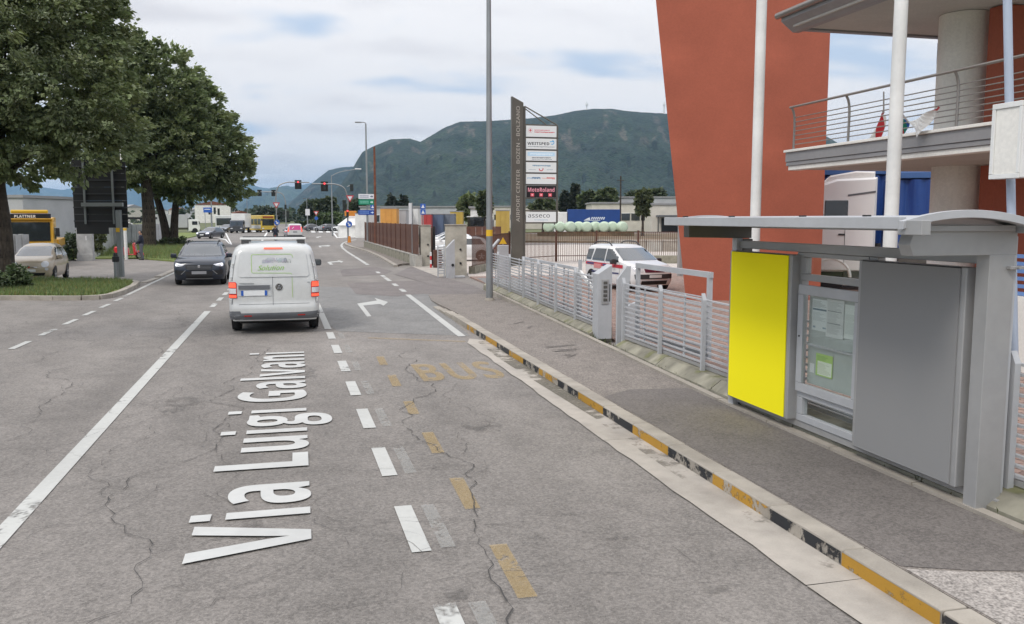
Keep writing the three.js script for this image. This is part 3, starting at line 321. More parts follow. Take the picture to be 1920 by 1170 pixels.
  sheet(7.86, 8.16, 0.82, 1.06, 0.004, (x, w, h) => { x.fillStyle = '#a9cf6a'; x.fillRect(0, 0, w, h); x.fillStyle = '#e3ead6'; x.fillRect(20, 52, w - 30, h - 60); lines(x, w, h, 14, 44, '#6f9c3f'); lines(x, w, h, 66, h - 14, '#b9c2a5'); });
  part(nc, 'sticker', [B(5.451, 5.4545, 0.83, 0.93, 8.20, 8.28, 0.001)], M.paper);
  // roof: curved panels between ribs, gutter beams on both sides
  const arc = (n, x0, x1, y, rise, th) => { const up = [], dn = []; for (let i = 0; i <= n; i++) { const k = i / n, x = mix(x0, x1, k), h = rise * (1 - (2 * k - 1) ** 2); up.push([x, y + th + h]); dn.unshift([x, y + h]); } return [...up, ...dn]; };
  for (let i = 0; i < 4; i++) { const a = 5.56 + i * 1.06; part(t, 'roof_panel', [extr(arc(14, 4.44, 5.56, 2.44, 0.075, 0.012), 1.05).translate(0, 0, -(a + 1.05))], M.steelLight); }
  part(t, 'roof_end_rib', [extr(arc(14, 4.36, 5.56, 2.425, 0.085, 0.055), 0.05, 0.002).translate(0, 0, -5.555)], M.steelLight); part(t, 'roof_end_rib', [extr(arc(14, 4.44, 5.56, 2.425, 0.075, 0.04), 0.04, 0.002).translate(0, 0, -9.86)], M.steelLight);
  part(t, 'gutter_beam', [B(4.40, 4.46, 2.42, 2.515, 5.60, 9.86)], M.steelLight); part(t, 'beam_cap', [B(4.385, 4.465, 2.38, 2.49, 5.34, 5.598)], M.steel);
  part(t, 'gutter_beam', [B(5.565, 5.64, 2.385, 2.48, 5.60, 9.86)], M.steelLight); part(t, 'beam_cap', [B(5.475, 5.62, 2.365, 2.465, 5.30, 5.50)], M.steel);
  for (const s of [6.0, 6.9, 8.2, 9.3]) part(t, 'roof_clip', [B(4.405, 4.455, 2.517, 2.53, s, s + 0.05, 0.003)], M.black);
  part(t, 'cross_beam', [B(4.66, 5.52, 2.402, 2.45, 5.66, 5.80)], M.steel);
}
// ---------------------------------------------------------------- slatted fences, gate pillar, open gate
const fenceX = s => s > 15.3 ? 5.97 + (s - 16.3) * 0.05 : mix(5.76, 5.9, clamp((s - 10) / 5));
function slatFence(label, posts, s0, s1, mid, ends) {
  const t = thing('slatted_fence', label, 'fence', [0, 0, 0], 0, 'grey slatted fences along the pavement'), P = (s, h) => V3(fenceX(s), h, -s);
  const lean = (s, w, d, y0, y1) => { const g = extr([[-w / 2, y0], [w / 2, y0], [w / 2, y1], [-w / 2 + 0.0, y1 - 0.10]], d).translate(0, 0, -d / 2).rotateY(Math.PI / 2); return g.translate(fenceX(s) - 0.035, 0, -s); };
  for (const s of posts) part(t, 'post', [lean(s, 0.05, 0.06, 0.19, 1.42)], M.steelLight);
  for (const s of mid) part(t, 'slat_holder', [rbb(fenceX(s) + 0.03, fenceX(s) + 0.055, 0.36, 1.34, -s - 0.02, -s + 0.02, 0.004)], M.steelLight);
  for (let k = 0; k < 12; k++) { const h = 0.37 + k * 0.085; const a = P(s0, h), b = P(s1, h); part(t, 'slat', [beam(a, b, 0.045, 0.022)], M.steelLight); }
  part(t, 'bottom_rail', [beam(P(s0, 0.315), P(s1, 0.315), 0.03, 0.05)], M.steel);
  return t;
}
slatFence('long grey slatted fence between lamp post and intercom pillar', [27.77, 25.74, 23.71, 21.87, 19.97, 18.2], 29.3, 16.72, [28.6, 26.7, 24.7, 22.8, 20.9, 19.1, 17.4]);
slatFence('grey slatted fence running from the pillar gap behind the bus shelter', [14.86, 13.1, 11.46, 9.6, 7.7, 5.79, 3.9], 14.9, 3.2, [14.0, 12.3, 10.5, 6.4]);
{
  const t = thing('intercom_pillar', 'grey sheet steel pillar with slanted top and intercom plate at fence gap', 'pillar');
  part(t, 'body', [extr([[5.86, 0.10], [6.15, 0.10], [6.15, 1.58], [5.86, 1.40]], 0.30, 0.006).translate(0, 0, -16.55)], M.steelLight);
  const ip = part(t, 'intercom_plate', [rbb(5.93, 6.08, 0.80, 1.30, -16.242, -16.225, 0.01)], M.steel); for (let i = 0; i < 5; i++) part(ip, 'call_button', [rbb(5.965, 6.045, 0.86 + i * 0.085, 0.915 + i * 0.085, -16.224, -16.212, 0.004)], M.darkSteel);
  part(t, 'slot', [rbb(6.098, 6.112, 0.85, 1.2, -16.243, -16.236, 0.001)], M.black);
  const b = thing('pillar_stub', 'low grey steel stub standing in the pillar gap', 'bollard'); part(b, 'post', [extr([[6.62, 0.06], [6.82, 0.06], [6.82, 0.78], [6.62, 0.70]], 0.1, 0.005).translate(0, 0, -16.7)], M.steelLight); part(b, 'foot_plate', [rbb(6.55, 6.9, 0.06, 0.075, -16.8, -16.5, 0.004)], M.darkSteel);
  const e = thing('fence_end_post', 'wide slanted grey steel end post of the near fence', 'post'); part(e, 'plate', [extr([[5.80, 0.10], [5.96, 0.10], [6.06, 1.62], [5.98, 1.62], [5.80, 1.38]], 0.05, 0.004).translate(0, 0, -15.08)], M.steelLight);
  // swing gate standing open behind the near fence
  const g = thing('swing_gate', 'open grey pedestrian gate with rectangular frame behind near fence', 'gate'), A = at(1192, 650, 0.06), C = at(1330, 700, 0.06), hi = 1.62, d = C.clone().sub(A).normalize();
  const Pt = (k, h) => A.clone().lerp(C, k).setY(h);
  part(g, 'frame', [beam(Pt(0, hi), Pt(1, hi), 0.06, 0.09)], M.steelLight); part(g, 'frame', [beam(Pt(0.98, 0.3), Pt(0.98, hi), 0.07, 0.07)], M.steelLight); part(g, 'frame', [beam(Pt(0.02, 0.1), Pt(0.02, hi), 0.07, 0.07)], M.steelLight); part(g, 'frame', [beam(Pt(0, 0.32), Pt(1, 0.32), 0.06, 0.1)], M.steelLight); part(g, 'lock_box', [rb(0.1, 0.55, 0.08, 0.01, Pt(0.94, 0).x, 0.92, Pt(0.94, 0).z)], M.steelLight);
  for (let k = 0; k < 9; k++) part(g, 'bar', [beam(Pt(0.04, 0.45 + k * 0.10), Pt(0.92, 0.45 + k * 0.10), 0.03, 0.018)], M.steelLight);
  const s = thing('sliding_gate', 'grey slatted sliding gate with white diagonal brace behind long fence', 'gate'), a = V3(6.75, 0, -25.5), b2 = V3(6.35, 0, -16.9), Q = (k, h) => a.clone().lerp(b2, k).setY(h);
  part(s, 'brace', [beam(Q(0.72, 1.32), Q(0.99, 0.62), 0.05, 0.09)], M.whitePaint); part(s, 'frame', [beam(Q(0, 1.32), Q(0.72, 1.32), 0.05, 0.07)], M.steelLight); part(s, 'frame', [beam(Q(0, 0.22), Q(1, 0.22), 0.06, 0.12)], M.steelLight); for (let k = 0; k < 7; k++) part(s, 'upright', [beam(Q(k / 7, 0.22), Q(k / 7, 1.32), 0.04, 0.04)], M.steelLight); part(s, 'end_roller', [beam(Q(0.74, 0.2), Q(0.74, 1.55), 0.07, 0.07)], M.steelLight);
  for (let k = 0; k < 8; k++) part(s, 'slat', [beam(Q(0, 0.38 + k * 0.115), Q(0.72, 0.38 + k * 0.115), 0.03, 0.02)], M.steelLight);
  // tall grey lamp post at the pavement
  const lp = thing('lamp_post', 'tall grey steel lamp post with yellow band at the fence start', 'lamp post', [5.68, 0, -25.35]); part(lp, 'pole', [cy(0.105, 0.062, 9.8, 0, 0.05, 0, 20)], M.galv); part(lp, 'yellow_band', [cy(0.099, 0.098, 0.19, 0, 1.98, 0, 20)], M.amber); part(lp, 'base_collar', [cy(0.16, 0.13, 0.08, 0, 0.05, 0, 16)], M.kerb);
  part(lp, 'lamp_arm', [tube([V3(0, 9.8, 0), V3(-0.2, 10.2, 0), V3(-1.2, 10.35, 0)], 0.045, 8, 12)], M.galv); part(lp, 'lamp_head', [rb(0.75, 0.12, 0.28, 0.05, -1.5, 10.35, 0)], M.galv);
  const bag = thing('meter_box', 'black rounded meter box hung on fence behind lamp post', 'meter box', [6.62, 0, -29.45]); part(bag, 'case', [rb(0.24, 0.66, 0.3, 0.09, 0, 1.16, 0, 3)], M.black); part(bag, 'stay', [cy(0.03, 0.03, 1.0, 0, 0.06, 0, 8)], M.steel);
  part(bag, 'hood', [beam(V3(0.02, 1.46, 0.1), V3(0.32, 1.78, 0.0), 0.12, 0.05)], M.steelLight);
  const hs = thing('hazard_post', 'small white cabinet with yellow triangle sign behind fence', 'cabinet', footing(943, 36)); part(hs, 'cabinet', [rb(0.42, 1.35, 0.3, 0.02, 0, 0.73, 0)], M.steelLight); part(hs, 'warning_sign', [extr([[-0.16, 0], [0.16, 0], [0, 0.27]], 0.02).translate(0, 1.46, 0)], M.amber); part(hs, 'sign_stem', [cy(0.02, 0.02, 0.1, 0, 1.38, 0, 6)], M.steel);
}
// ---------------------------------------------------------------- gateway pillars, corten fence, bar fence
{
  const cf = thing('corten_fence', 'rust brown sheet fence on low concrete wall at junction corner', 'fence'), a = V3(5.95, 0, -75.1), b = V3(6.2, 0, -46.7), Q = (k, h) => a.clone().lerp(b, k).setY(h);
  const n = 12; for (let i = 0; i < n; i++) { part(cf, 'panel', [beam(Q((i + 0.02) / n, 1.42), Q((i + 0.98) / n, 1.42), 0.03, 1.56)], M.redBrown); part(cf, 'base_block', [beam(Q(i / n + 0.001, 0.27), Q((i + 1) / n - 0.001, 0.27), 0.3, 0.62)], M.mossy); part(cf, 'coping', [beam(Q(i / n + 0.002, 0.605), Q((i + 1) / n - 0.002, 0.605), 0.36, 0.05)], M.concrete); const p = Q(i / n, 0); part(cf, 'rib', [rb(0.06, 1.6, 0.06, 0.006, p.x - 0.03, 1.43, p.z)], M.redBrown); }
  const r = thing('corten_fence', 'short return of rust brown fence sheet next to first concrete pillar', 'fence'); part(r, 'panel', [beam(V3(6.2, 1.42, -46.55), V3(6.28, 1.42, -44.9), 0.03, 1.56)], M.redBrown); part(r, 'base_block', [beam(V3(6.2, 0.28, -46.65), V3(6.28, 0.28, -44.8), 0.34, 0.64)], M.concrete);
  const pil = (label, pos, w, d, h, turn) => { const t = thing('gate_pillar', label, 'pillar', pos, turn, 'concrete gate pillars'); part(t, 'shaft', [rb(w, h, d, 0.02, 0, h / 2 - 0.02, 0)], M.mossy2); part(t, 'capping', [rb(w + 0.06, 0.05, d + 0.06, 0.01, 0, h + 0.005, 0)], M.kerb); for (const y of [0.55, 1.15]) part(t, 'hinge_boss', [cz(0.05, 0.06, w * 0.2, y, d / 2 + 0.02, 12)], M.black); return t; };
  M.mossy2 = mat([0.40, 0.38, 0.33], { tex: 'concrete', rough: 0.95, bump: 0.006 });
  const p1 = at(799, 500), p2 = at(858, 517); pil('concrete gate pillar at end of rust brown fence', [p1.x, 0, p1.z - 0.3], 0.55, 0.55, 2.15, 0); pil('wide concrete gate pillar behind grey gate post', [p2.x, 0, p2.z - 0.4], 0.92, 0.7, 2.22, -0.12);
  const gp = thing('gate_post', 'tall grey steel gate post with slanted top in front of concrete pillar', 'gate post'), q = at(847, 522); part(gp, 'body', [extr([[-0.20, 0], [0.14, 0], [0.14, 1.62], [-0.20, 1.28]], 0.28, 0.006).translate(q.x, 0, q.z - 0.3)], M.steelLight); part(gp, 'eye', [cz(0.06, 0.03, q.x + 0.05, 0.56, q.z, 14)], M.black); part(gp, 'foot', [rb(0.5, 0.1, 0.3, 0.03, q.x + 0.35, 0.05, q.z - 0.2)], M.steelLight);
  const wg = thing('slatted_gate', 'narrow grey slatted gate leaf edge beside gate post', 'gate'); for (let k = 0; k < 12; k++) part(wg, 'slat', [rb(0.28, 0.05, 0.04, 0.005, q.x - 0.36, 0.2 + k * 0.1, q.z - 0.5)], M.steelLight); part(wg, 'stile', [rb(0.05, 1.35, 0.05, 0.005, q.x - 0.5, 0.69, q.z - 0.5), rb(0.05, 1.35, 0.05, 0.005, q.x - 0.23, 0.69, q.z - 0.5)], M.steelLight);
  const dg = thing('dark_gate_edge', 'dark brown gate leaf standing open behind first pillar', 'gate'); part(dg, 'leaf', [rb(0.09, 2.0, 1.6, 0.01, p1.x + 0.55, 1.03, p1.z - 1.4)], M.redBrown); part(dg, 'stile', [rb(0.12, 2.1, 0.12, 0.01, p1.x + 0.5, 1.05, p1.z - 0.5)], M.black);
  const bar = thing('barrier_stand', 'red and white striped barrier foot in the gateway', 'barrier', footing(807, 44)); for (let k = 0; k < 4; k++) part(bar, 'stripe', [rb(0.09, 0.2, 0.09, 0.02, 0, 0.11 + k * 0.2, 0)], k % 2 ? M.signWhite : M.signRed); part(bar, 'cabinet', [rb(0.4, 0.9, 0.35, 0.02, 0.35, 0.46, -0.1)], M.redBrown);
  // bar fence round the gravel lot
  const bf = thing('bar_fence', 'rust red vertical bar fence in front of the gravel lot', 'fence'), line = [at(884, 514), at(955, 497), at(1043, 491), at(1118, 490.5), at(1196, 490.5), at(1272, 491)], H = 1.78; let nb = 0; const bars = [];
  for (let i = 0; i < line.length - 1; i++) { const A = line[i], C = line[i + 1], L = A.distanceTo(C), k = Math.round(L / 0.125); part(bf, 'rail', [beam(A.clone().setY(H - 0.06), C.clone().setY(H - 0.06), 0.03, 0.045)], M.redBrown); part(bf, 'rail', [beam(A.clone().setY(0.35), C.clone().setY(0.35), 0.03, 0.045)], M.redBrown); part(bf, 'post', [rb(0.10, H + 0.08, 0.10, 0.008, C.x, H / 2, C.z)], M.redBrown); for (let j = 1; j < k; j++) { const p = A.clone().lerp(C, j / k); if (nb++ < 290) part(bf, 'bar', [new THREE.BoxGeometry(0.022, H - 0.1, 0.022).translate(p.x, H / 2 - 0.02, p.z)], M.redBrown); else bars.push(new THREE.BoxGeometry(0.022, H - 0.1, 0.022).translate(p.x, H / 2 - 0.02, p.z)); } }
  if (bars.length) { const o = part(bf, 'bar', bars, M.redBrown); o.userData.kind = 'stuff'; }
  for (let i = 0; i < 3; i++) part(bf, 'base_block', [beam(line[0].clone().lerp(line[1], i / 3 + 0.01).setY(0.14), line[0].clone().lerp(line[1], (i + 1) / 3 - 0.01).setY(0.14), 0.3, 0.42)], M.mossy);
  const lw = thing('concrete_barrier', 'long pale concrete block wall lying across the gravel lot', 'barrier'); for (let i = 0; i < 5; i++) { const A = far(1118 + i * 31, 452, 66).setY(0), C = far(1148 + i * 31, 452, 66).setY(0); part(lw, 'block', [beam(A.clone().setY(0.4), C.clone().setY(0.4), 0.5, 0.8)], i % 2 ? M.concrete : M.kerb); part(lw, 'capping', [beam(A.clone().setY(0.85), C.clone().setY(0.85), 0.6, 0.1)], M.gutter); }
  const rw = thing('retaining_wall', 'low concrete wall at right end of gravel lot by the tower', 'wall'); part(rw, 'block', [beam(at(1225, 494), at(1292, 494), 0.4, 0.9)], M.mossy); part(rw, 'post', [rb(0.24, 2.2, 0.24, 0.01, at(1276, 520).x, 1.1, at(1276, 520).z)], M.steel);
}
// ---------------------------------------------------------------- company sign tower
{
  const D = 46, p0 = far(970, 480, D), t = thing('sign_totem', 'tall brown metal sign tower with stack of company panels', 'sign', [p0.x, 0, p0.z]), h = v => far(970, v, D).y, X = u => (far(u, 300, D).x - p0.x) * 1.0;
  const pyl = part(t, 'pylon', [extr([[-0.30, 0], [0.30, 0], [0.30, h(192)], [-0.30, h(181)]], 0.28, 0.01).translate(0.02, 0, -0.3)], M.totem);
  const tm = printMat(128, 1024, (x, w, H) => { x.clearRect(0, 0, w, H); x.fillStyle = '#b9b3a8'; x.font = '78px sans-serif'; x.translate(w / 2, H); x.rotate(-Math.PI / 2); x.textBaseline = 'middle'; x.textAlign = 'left'; const s = 'AIRPORT CENTER   BOZEN - BOLZANO', k = (H - 20) / x.measureText(s).width; x.scale(k, 1); x.fillText(s, 10 / k, 0); }, { clear: true });
  { const y0 = h(418), y1 = h(196), o = new THREE.Mesh(new THREE.PlaneGeometry(0.42, y1 - y0).translate(0.04, (y0 + y1) / 2, 0.0), tm); o.name = 'lettering'; o.position.z = -0.003; pyl.add(o); o.castShadow = o.receiveShadow = true; }
  const x0 = X(988), x1 = X(1050), fr = M.totem;
  part(t, 'frame_post', [rb(0.12, h(198), 0.12, 0.01, x0 - 0.07, h(198) / 2, -0.16)], fr); part(t, 'frame_post', [rb(0.09, h(233) - h(418), 0.1, 0.01, x1 + 0.06, (h(233) + h(418)) / 2, -0.16)], fr);
  part(t, 'strut', [rod(V3(x0 - 0.05, h(198), -0.16), V3(x1 + 0.06, h(232), -0.16), 0.035)], fr); part(t, 'strut', [rod(V3(x0 - 0.05, h(202), -0.16), V3(x0 + (x1 - x0) * 0.68, h(232), -0.16), 0.03)], fr);
  for (const v of [233, 257, 280, 302, 324, 346, 371, 395, 418]) part(t, 'cross_bar', [rb(x1 - x0 + 0.12, 0.07, 0.1, 0.008, (x0 + x1) / 2, h(v), -0.16)], fr);
  for (const v of [240, 282, 324, 372, 415]) part(t, 'link', [rb(0.3, 0.08, 0.08, 0.008, 0.36, h(v), -0.16)], fr);
  const W = 320, Hh = 104, bg = x => { x.fillStyle = '#dcdedd'; x.fillRect(0, 0, W, Hh); }, fuzz = (x, y, c, x0, x1, s = 10) => { x.fillStyle = c; const r = rng(Math.floor(y * 7 + x0)); for (let a = x0; a < x1;) { const w = 4 + r() * 9; x.fillRect(a, y + r() * 2, w, s * (0.6 + r() * 0.4)); a += w + 2; } };
  const panels = [
    [234.5, 255.5, x => { bg(x); x.fillStyle = '#c23a44'; x.fillRect(30, 40, 26, 8); x.fillRect(39, 31, 8, 26); x.strokeStyle = '#d99aa0'; x.lineWidth = 3; x.beginPath(); x.arc(43, 44, 22, 0, 7); x.stroke(); fuzz(x, 36, '#cf6a75', 84, 250, 9); fuzz(x, 54, '#c4404c', 84, 300, 10); }],
    [258.5, 278.5, x => { bg(x); x.fillStyle = '#22272e'; x.font = 'bold 40px sans-serif'; x.save(); x.scale(1.22, 1); x.fillText('WEITSPED', 10, 64); x.restore(); x.strokeStyle = '#5aa9d8'; x.lineWidth = 9; x.beginPath(); x.arc(276, 36, 18, -1.6, 2.2); x.stroke(); x.beginPath(); x.moveTo(250, 30); x.lineTo(290, 26); x.stroke(); fuzz(x, 78, '#6d7680', 16, 300, 7); }],
    [281.5, 300.5, x => { bg(x); x.fillStyle = '#b9d6ea'; x.fillRect(14, 14, 290, 42); fuzz(x, 24, '#d9e9f3', 40, 280, 22); fuzz(x, 68, '#50565c', 60, 260, 9); fuzz(x, 84, '#7d838a', 60, 262, 8); }],
    [303.5, 322.5, x => { bg(x); fuzz(x, 26, '#7a97ad', 66, 250, 16); x.strokeStyle = '#c43e4a'; x.lineWidth = 9; x.beginPath(); x.arc(158, 68, 20, -0.4, 3.3); x.stroke(); fuzz(x, 72, '#9aa7b2', 26, 90, 7); fuzz(x, 72, '#9aa7b2', 220, 280, 7); }],
    [325.5, 344.5, x => { bg(x); fuzz(x, 36, '#9db9cf', 10, 58, 16); fuzz(x, 32, '#3f6d94', 60, 150, 22); fuzz(x, 38, '#d9b8ae', 164, 215, 13); fuzz(x, 32, '#cf6a62', 218, 306, 22); }],
    [347.5, 370.0, x => { x.fillStyle = '#120d10'; x.fillRect(0, 0, W, Hh); x.fillStyle = '#e89aa8'; x.font = 'bold 50px sans-serif'; x.fillText('MotoRoland', 14, 54, 292); for (const a of [46, 140, 236]) { x.fillStyle = '#d0505e'; x.fillRect(a, 66, 38, 30); x.fillStyle = '#f0b0b4'; x.fillRect(a + 10, 74, 18, 14); } }],
    [397, 416.5, x => { bg(x); x.fillStyle = '#4b4f54'; x.font = '62px sans-serif'; x.save(); x.scale(1.3, 1); x.fillText('asseco', 12, 58, 222); x.restore(); fuzz(x, 78, '#a9bccb', 84, 230, 9); }],
  ];
  for (const [v0, v1, d] of panels) { const a = h(v1), b = h(v0), bk = part(t, 'panel', [rb(x1 - x0 - 0.02, b - a, 0.06, 0.005, (x0 + x1) / 2, (a + b) / 2, -0.10)], M.signWhite); const o = new THREE.Mesh(new THREE.PlaneGeometry(x1 - x0 - 0.03, b - a - 0.01), printMat(W, Hh, d)); o.name = 'panel_print'; o.position.set((x0 + x1) / 2, (a + b) / 2, -0.066); o.castShadow = o.receiveShadow = true; bk.add(o); }
}
// ---------------------------------------------------------------- red tower, balcony, canopy
{
  const t = thing('red_building', 'red rendered office building with leaning tower wall, balcony and canopy', 'building');
  const HT = 12.5, N = 18, v = [], idx = [], lean = h => -0.122 * h, row = [];
  const plan = h => { const pts = []; const L = 11.5 + lean(h); for (let i = 0; i <= N; i++) { const k = i / N, x = mix(L, 15.36, k), s = mix(24.05 + 0.02 * h, 22.93, k) - 0.42 * Math.sin(Math.PI * k); pts.push([x, s]); } pts.push([15.9, 29], [15.4 + lean(h) * 0.6, 30.5]); return pts; };
  const hs = [0, 1.5, 3, 4.5, 6, 7.5, 9, 10.5, HT]; hs.forEach(h => plan(h).forEach(([x, s]) => v.push(x, h + 0.0, -s))); const m = N + 3; for (let j = 0; j < hs.length - 1; j++) for (let i = 0; i < m; i++) { const a = j * m + i, b = j * m + (i + 1) % m; idx.push(a, b, a + m, b, b + m, a + m); }
  const g = new THREE.BufferGeometry(); g.setAttribute('position', new THREE.Float32BufferAttribute(v, 3)); g.setIndex(idx); g.computeVertexNormals(); part(t, 'tower_wall', [toCreasedNormals(g, 0.5)], M.red);
  part(t, 'tower_top', [flat(plan(HT), HT)], M.red);
  // balcony
  const s0 = 17.98, s1 = 8.0;
  part(t, 'balcony_slab', [slab([[11.12, s0 - 0.1], [16.6, s0 - 0.1], [16.6, s1], [11.12, s1]], 3.62, 4.02)], M.soffit);
  part(t, 'balcony_fascia', [rbb(11.0, 11.12, 3.79, 4.0, -s0, -s1, 0.01)], M.fascia); part(t, 'balcony_lip', [rbb(10.96, 11.16, 4.003, 4.06, -s0 - 0.03, -s1, 0.01)], M.plaster); part(t, 'balcony_lip', [rbb(11.02, 11.13, 3.70, 3.787, -s0, -s1, 0.01)], M.fascia); part(t, 'balcony_lip', [rbb(11.05, 11.3, 3.60, 3.698, -s0 + 0.05, -s1, 0.01)], M.plaster);
  for (const s of [17.75, 15.75, 14.3, 12.75, 11.2]) part(t, 'railing_post', [tube([V3(11.06, 4.06, -s), V3(11.06, 4.75, -s), V3(11.03, 4.90, -s + 0.0), V3(10.98, 4.99, -s)], 0.026, 8, 10)], M.rail);
  part(t, 'handrail', [rod(V3(10.97, 5.0, -17.8), V3(10.97, 5.0, -s1), 0.026, 10)], M.rail);
  for (let k = 0; k < 7; k++) part(t, 'railing_bar', [rod(V3(11.06, 4.17 + k * 0.10, -17.78), V3(11.06, 4.17 + k * 0.10, -s1), 0.011, 6)], M.rail);
  for (const s of [17.4, 15.6, 13.7]) part(t, 'railing_post', [rod(V3(16.3, 4.02, -s), V3(16.3, 5.0, -s), 0.026)], M.rail); for (let k = 0; k < 4; k++) part(t, 'railing_bar', [rod(V3(16.3, 4.2 + k * 0.25, -17.6), V3(16.3, 4.2 + k * 0.25, -12), 0.014, 6)], M.rail);
  // canopy above
  part(t, 'canopy', [slab([[11.1, 18.0], [16.4, 18.0], [16.4, s1], [11.1, s1]], 6.82, 7.05)], M.soffit); part(t, 'canopy_edge', [extr([[10.95, 7.12], [10.95, 6.98], [11.25, 6.76], [11.4, 6.76], [11.4, 7.12]], 10.2, 0.005).translate(0, 0, -18.25)], M.fascia); part(t, 'roof_gutter', [rod(V3(10.9, 7.12, -18.35), V3(10.9, 7.12, -8), 0.075, 10)], M.rail);
  part(t, 'canopy_edge', [rbb(11.4, 16.5, 6.78, 7.1, -18.2, -18.03, 0.01)], M.fascia);
  // column and inner wall
  part(t, 'column', [cy(0.49, 0.49, 3.56, 13.98, 0.06, -16.05, 40), cy(0.49, 0.49, 2.78, 13.98, 4.03, -16.05, 40)], M.plaster);
  part(t, 'inner_wall', [bb(14.02, 17.4, 0.06, 3.6, -15.4, -15.0)], M.red); part(t, 'inner_wall', [bb(14.02, 17.4, 4.03, 6.8, -15.4, -15.0)], M.red);
  const dp = far(1757, 200, 21); part(t, 'blue_downpipe', [cy(0.055, 0.055, 6.9, dp.x, 0.06, dp.z, 12)], M.bluePaint); part(t, 'blue_downpipe', [rb(0.2, 0.5, 0.1, 0.02, dp.x + 0.05, 6.4, dp.z)], M.bluePaint);
  for (let k = 0; k < 4; k++) part(t, 'blue_frame', [rb(0.09, 3.4, 0.09, 0.01, 12.02 + k * 0.24, 5.9, -11.2)], M.bluePaint); for (let k = 0; k < 3; k++) part(t, 'blue_frame', [rb(1.0, 0.08, 0.06, 0.01, 12.4, 4.6 + k * 1.0, -11.2)], M.bluePaint);
  // poles in front
  const pole = (label, x, s, r0, r1) => { const p = thing('white_pole', label, 'pole', [x, 0.06, -s], 0, 'white poles before the balcony'); part(p, 'shaft', [cy(r0, r1, 10.5, 0, 0, 0, 28)], M.whitePaint); part(p, 'base_plate', [cy(r0 + 0.12, r0 + 0.12, 0.03, 0, 0, 0, 24)], M.steel); return p; };
  pole('tall white pole in front of the red tower wall', 9.35, 16.35, 0.108, 0.103); pole('tall white pole in front of the balcony railing', 9.7, 12.55, 0.118, 0.098);
  // leaning grey pole with a white light box
  const lp = thing('leaning_pole', 'leaning blue grey steel tube beside the white light box', 'pole'); part(lp, 'tube', [rod(V3(6.5, 1.22, -6.60), V3(6.5, 5.2, -7.0), 0.038, 16)], M.blueGrey); part(lp, 'spigot', [rod(V3(6.5, 0.06, -6.56), V3(6.5, 1.25, -6.605), 0.02, 10)], M.darkSteel); part(lp, 'collar', [rod(V3(6.5, 1.1, -6.597), V3(6.5, 1.22, -6.603), 0.03, 12)], M.black);
  const sb = thing('light_box', 'white framed blank light box sign at the right picture edge', 'sign', [0, 0, 0]); part(sb, 'case', [rbb(6.34, 6.44, 2.865, 3.55, -6.84, -6.50, 0.012)], M.whitePaint); part(sb, 'face', [rbb(6.332, 6.338, 2.91, 3.50, -6.80, -6.53, 0.001)], M.plaster); part(sb, 'frame', [rbb(6.318, 6.339, 2.865, 2.908, -6.84, -6.50, 0.004), rbb(6.318, 6.339, 3.502, 3.55, -6.84, -6.50, 0.004), rbb(6.318, 6.339, 2.91, 3.50, -6.84, -6.802, 0.004), rbb(6.318, 6.339, 2.91, 3.50, -6.528, -6.50, 0.004)], M.whitePaint); part(sb, 'bracket', [rod(V3(6.42, 3.2, -6.7), V3(6.5, 3.2, -6.80), 0.02)], M.steel);
  const br = thing('blue_railing', 'bright blue slatted railing behind the shelter column', 'railing'); { const A = far(1900, 540, 14), C = far(2010, 540, 13); for (let k = 0; k < 6; k++) part(br, 'slat', [beam(A.clone().setY(1.30 + k * 0.12), C.clone().setY(1.30 + k * 0.12), 0.04, 0.06)], M.bluePaint); part(br, 'low_wall', [beam(A.clone().setY(0.66), C.clone().setY(0.66), 0.25, 1.2)], M.plaster); }
  // flags on the balcony
  const flag = (name, label, pts, cols, staff) => { const f = thing(name, label, 'flag'); part(f, 'staff', [rod(staff[0], staff[1], 0.014)], M.rail); cols.forEach(([a, b, m], n) => { const S = 8, q = []; const E = (i, j) => { const u = mix(a, b, i / S), w = j / S, p = pts[0].clone().lerp(pts[1], u).lerp(pts[3].clone().lerp(pts[2], u), w); p.x += 0.05 * Math.sin(u * 7 + w * 4); return p; }; for (let i = 0; i < S; i++) for (let j = 0; j < S; j++) { const A = E(i, j), Bq = E(i + 1, j), C = E(i + 1, j + 1), D = E(i, j + 1); for (const p of [A, Bq, C, A, C, D]) q.push(p.x, p.y, p.z); } const gg = new THREE.BufferGeometry(); gg.setAttribute('position', new THREE.Float32BufferAttribute(q, 3)); gg.computeVertexNormals(); part(f, 'cloth', [gg], m); }); };
  const Fp = (u, v2, x) => { const d = ray(u, v2), k = x / d.x; return d.multiplyScalar(k).add(V3(0, EYE, 0)); };
  flag('white_flag', 'white flag with red edge drooping over the balcony rail', [Fp(1703, 229, 10.9), Fp(1756, 203, 10.85), Fp(1764, 199, 10.85), Fp(1722, 258, 10.9)], [[0, 0.86, M.whitePaint], [0.86, 1, M.signRed]], [Fp(1684, 204, 10.95), Fp(1704, 230, 10.95)]);
  flag('striped_flag', 'red, green and blue striped flag hanging inside the balcony railing', [Fp(1682, 205, 11.5), Fp(1702, 228, 11.5), Fp(1700, 252, 11.5), Fp(1680, 252, 11.5)], [[0, 0.55, M.signRed], [0.55, 0.8, M.signGreen], [0.8, 1, M.signBlue]], [Fp(1680, 200, 11.52), Fp(1704, 231, 11.52)]);
  flag('checked_banner', 'red and white banner tied to the balcony railing beside the pole', [Fp(1654, 208, 11.3), Fp(1658, 216, 11.3), Fp(1658, 258, 11.3), Fp(1632, 261, 11.3)], [[0, 0.35, M.whitePaint], [0.35, 0.8, M.signRed], [0.8, 1, M.whitePaint]], [Fp(1657, 172, 11.3), Fp(1657, 210, 11.3)]);
}
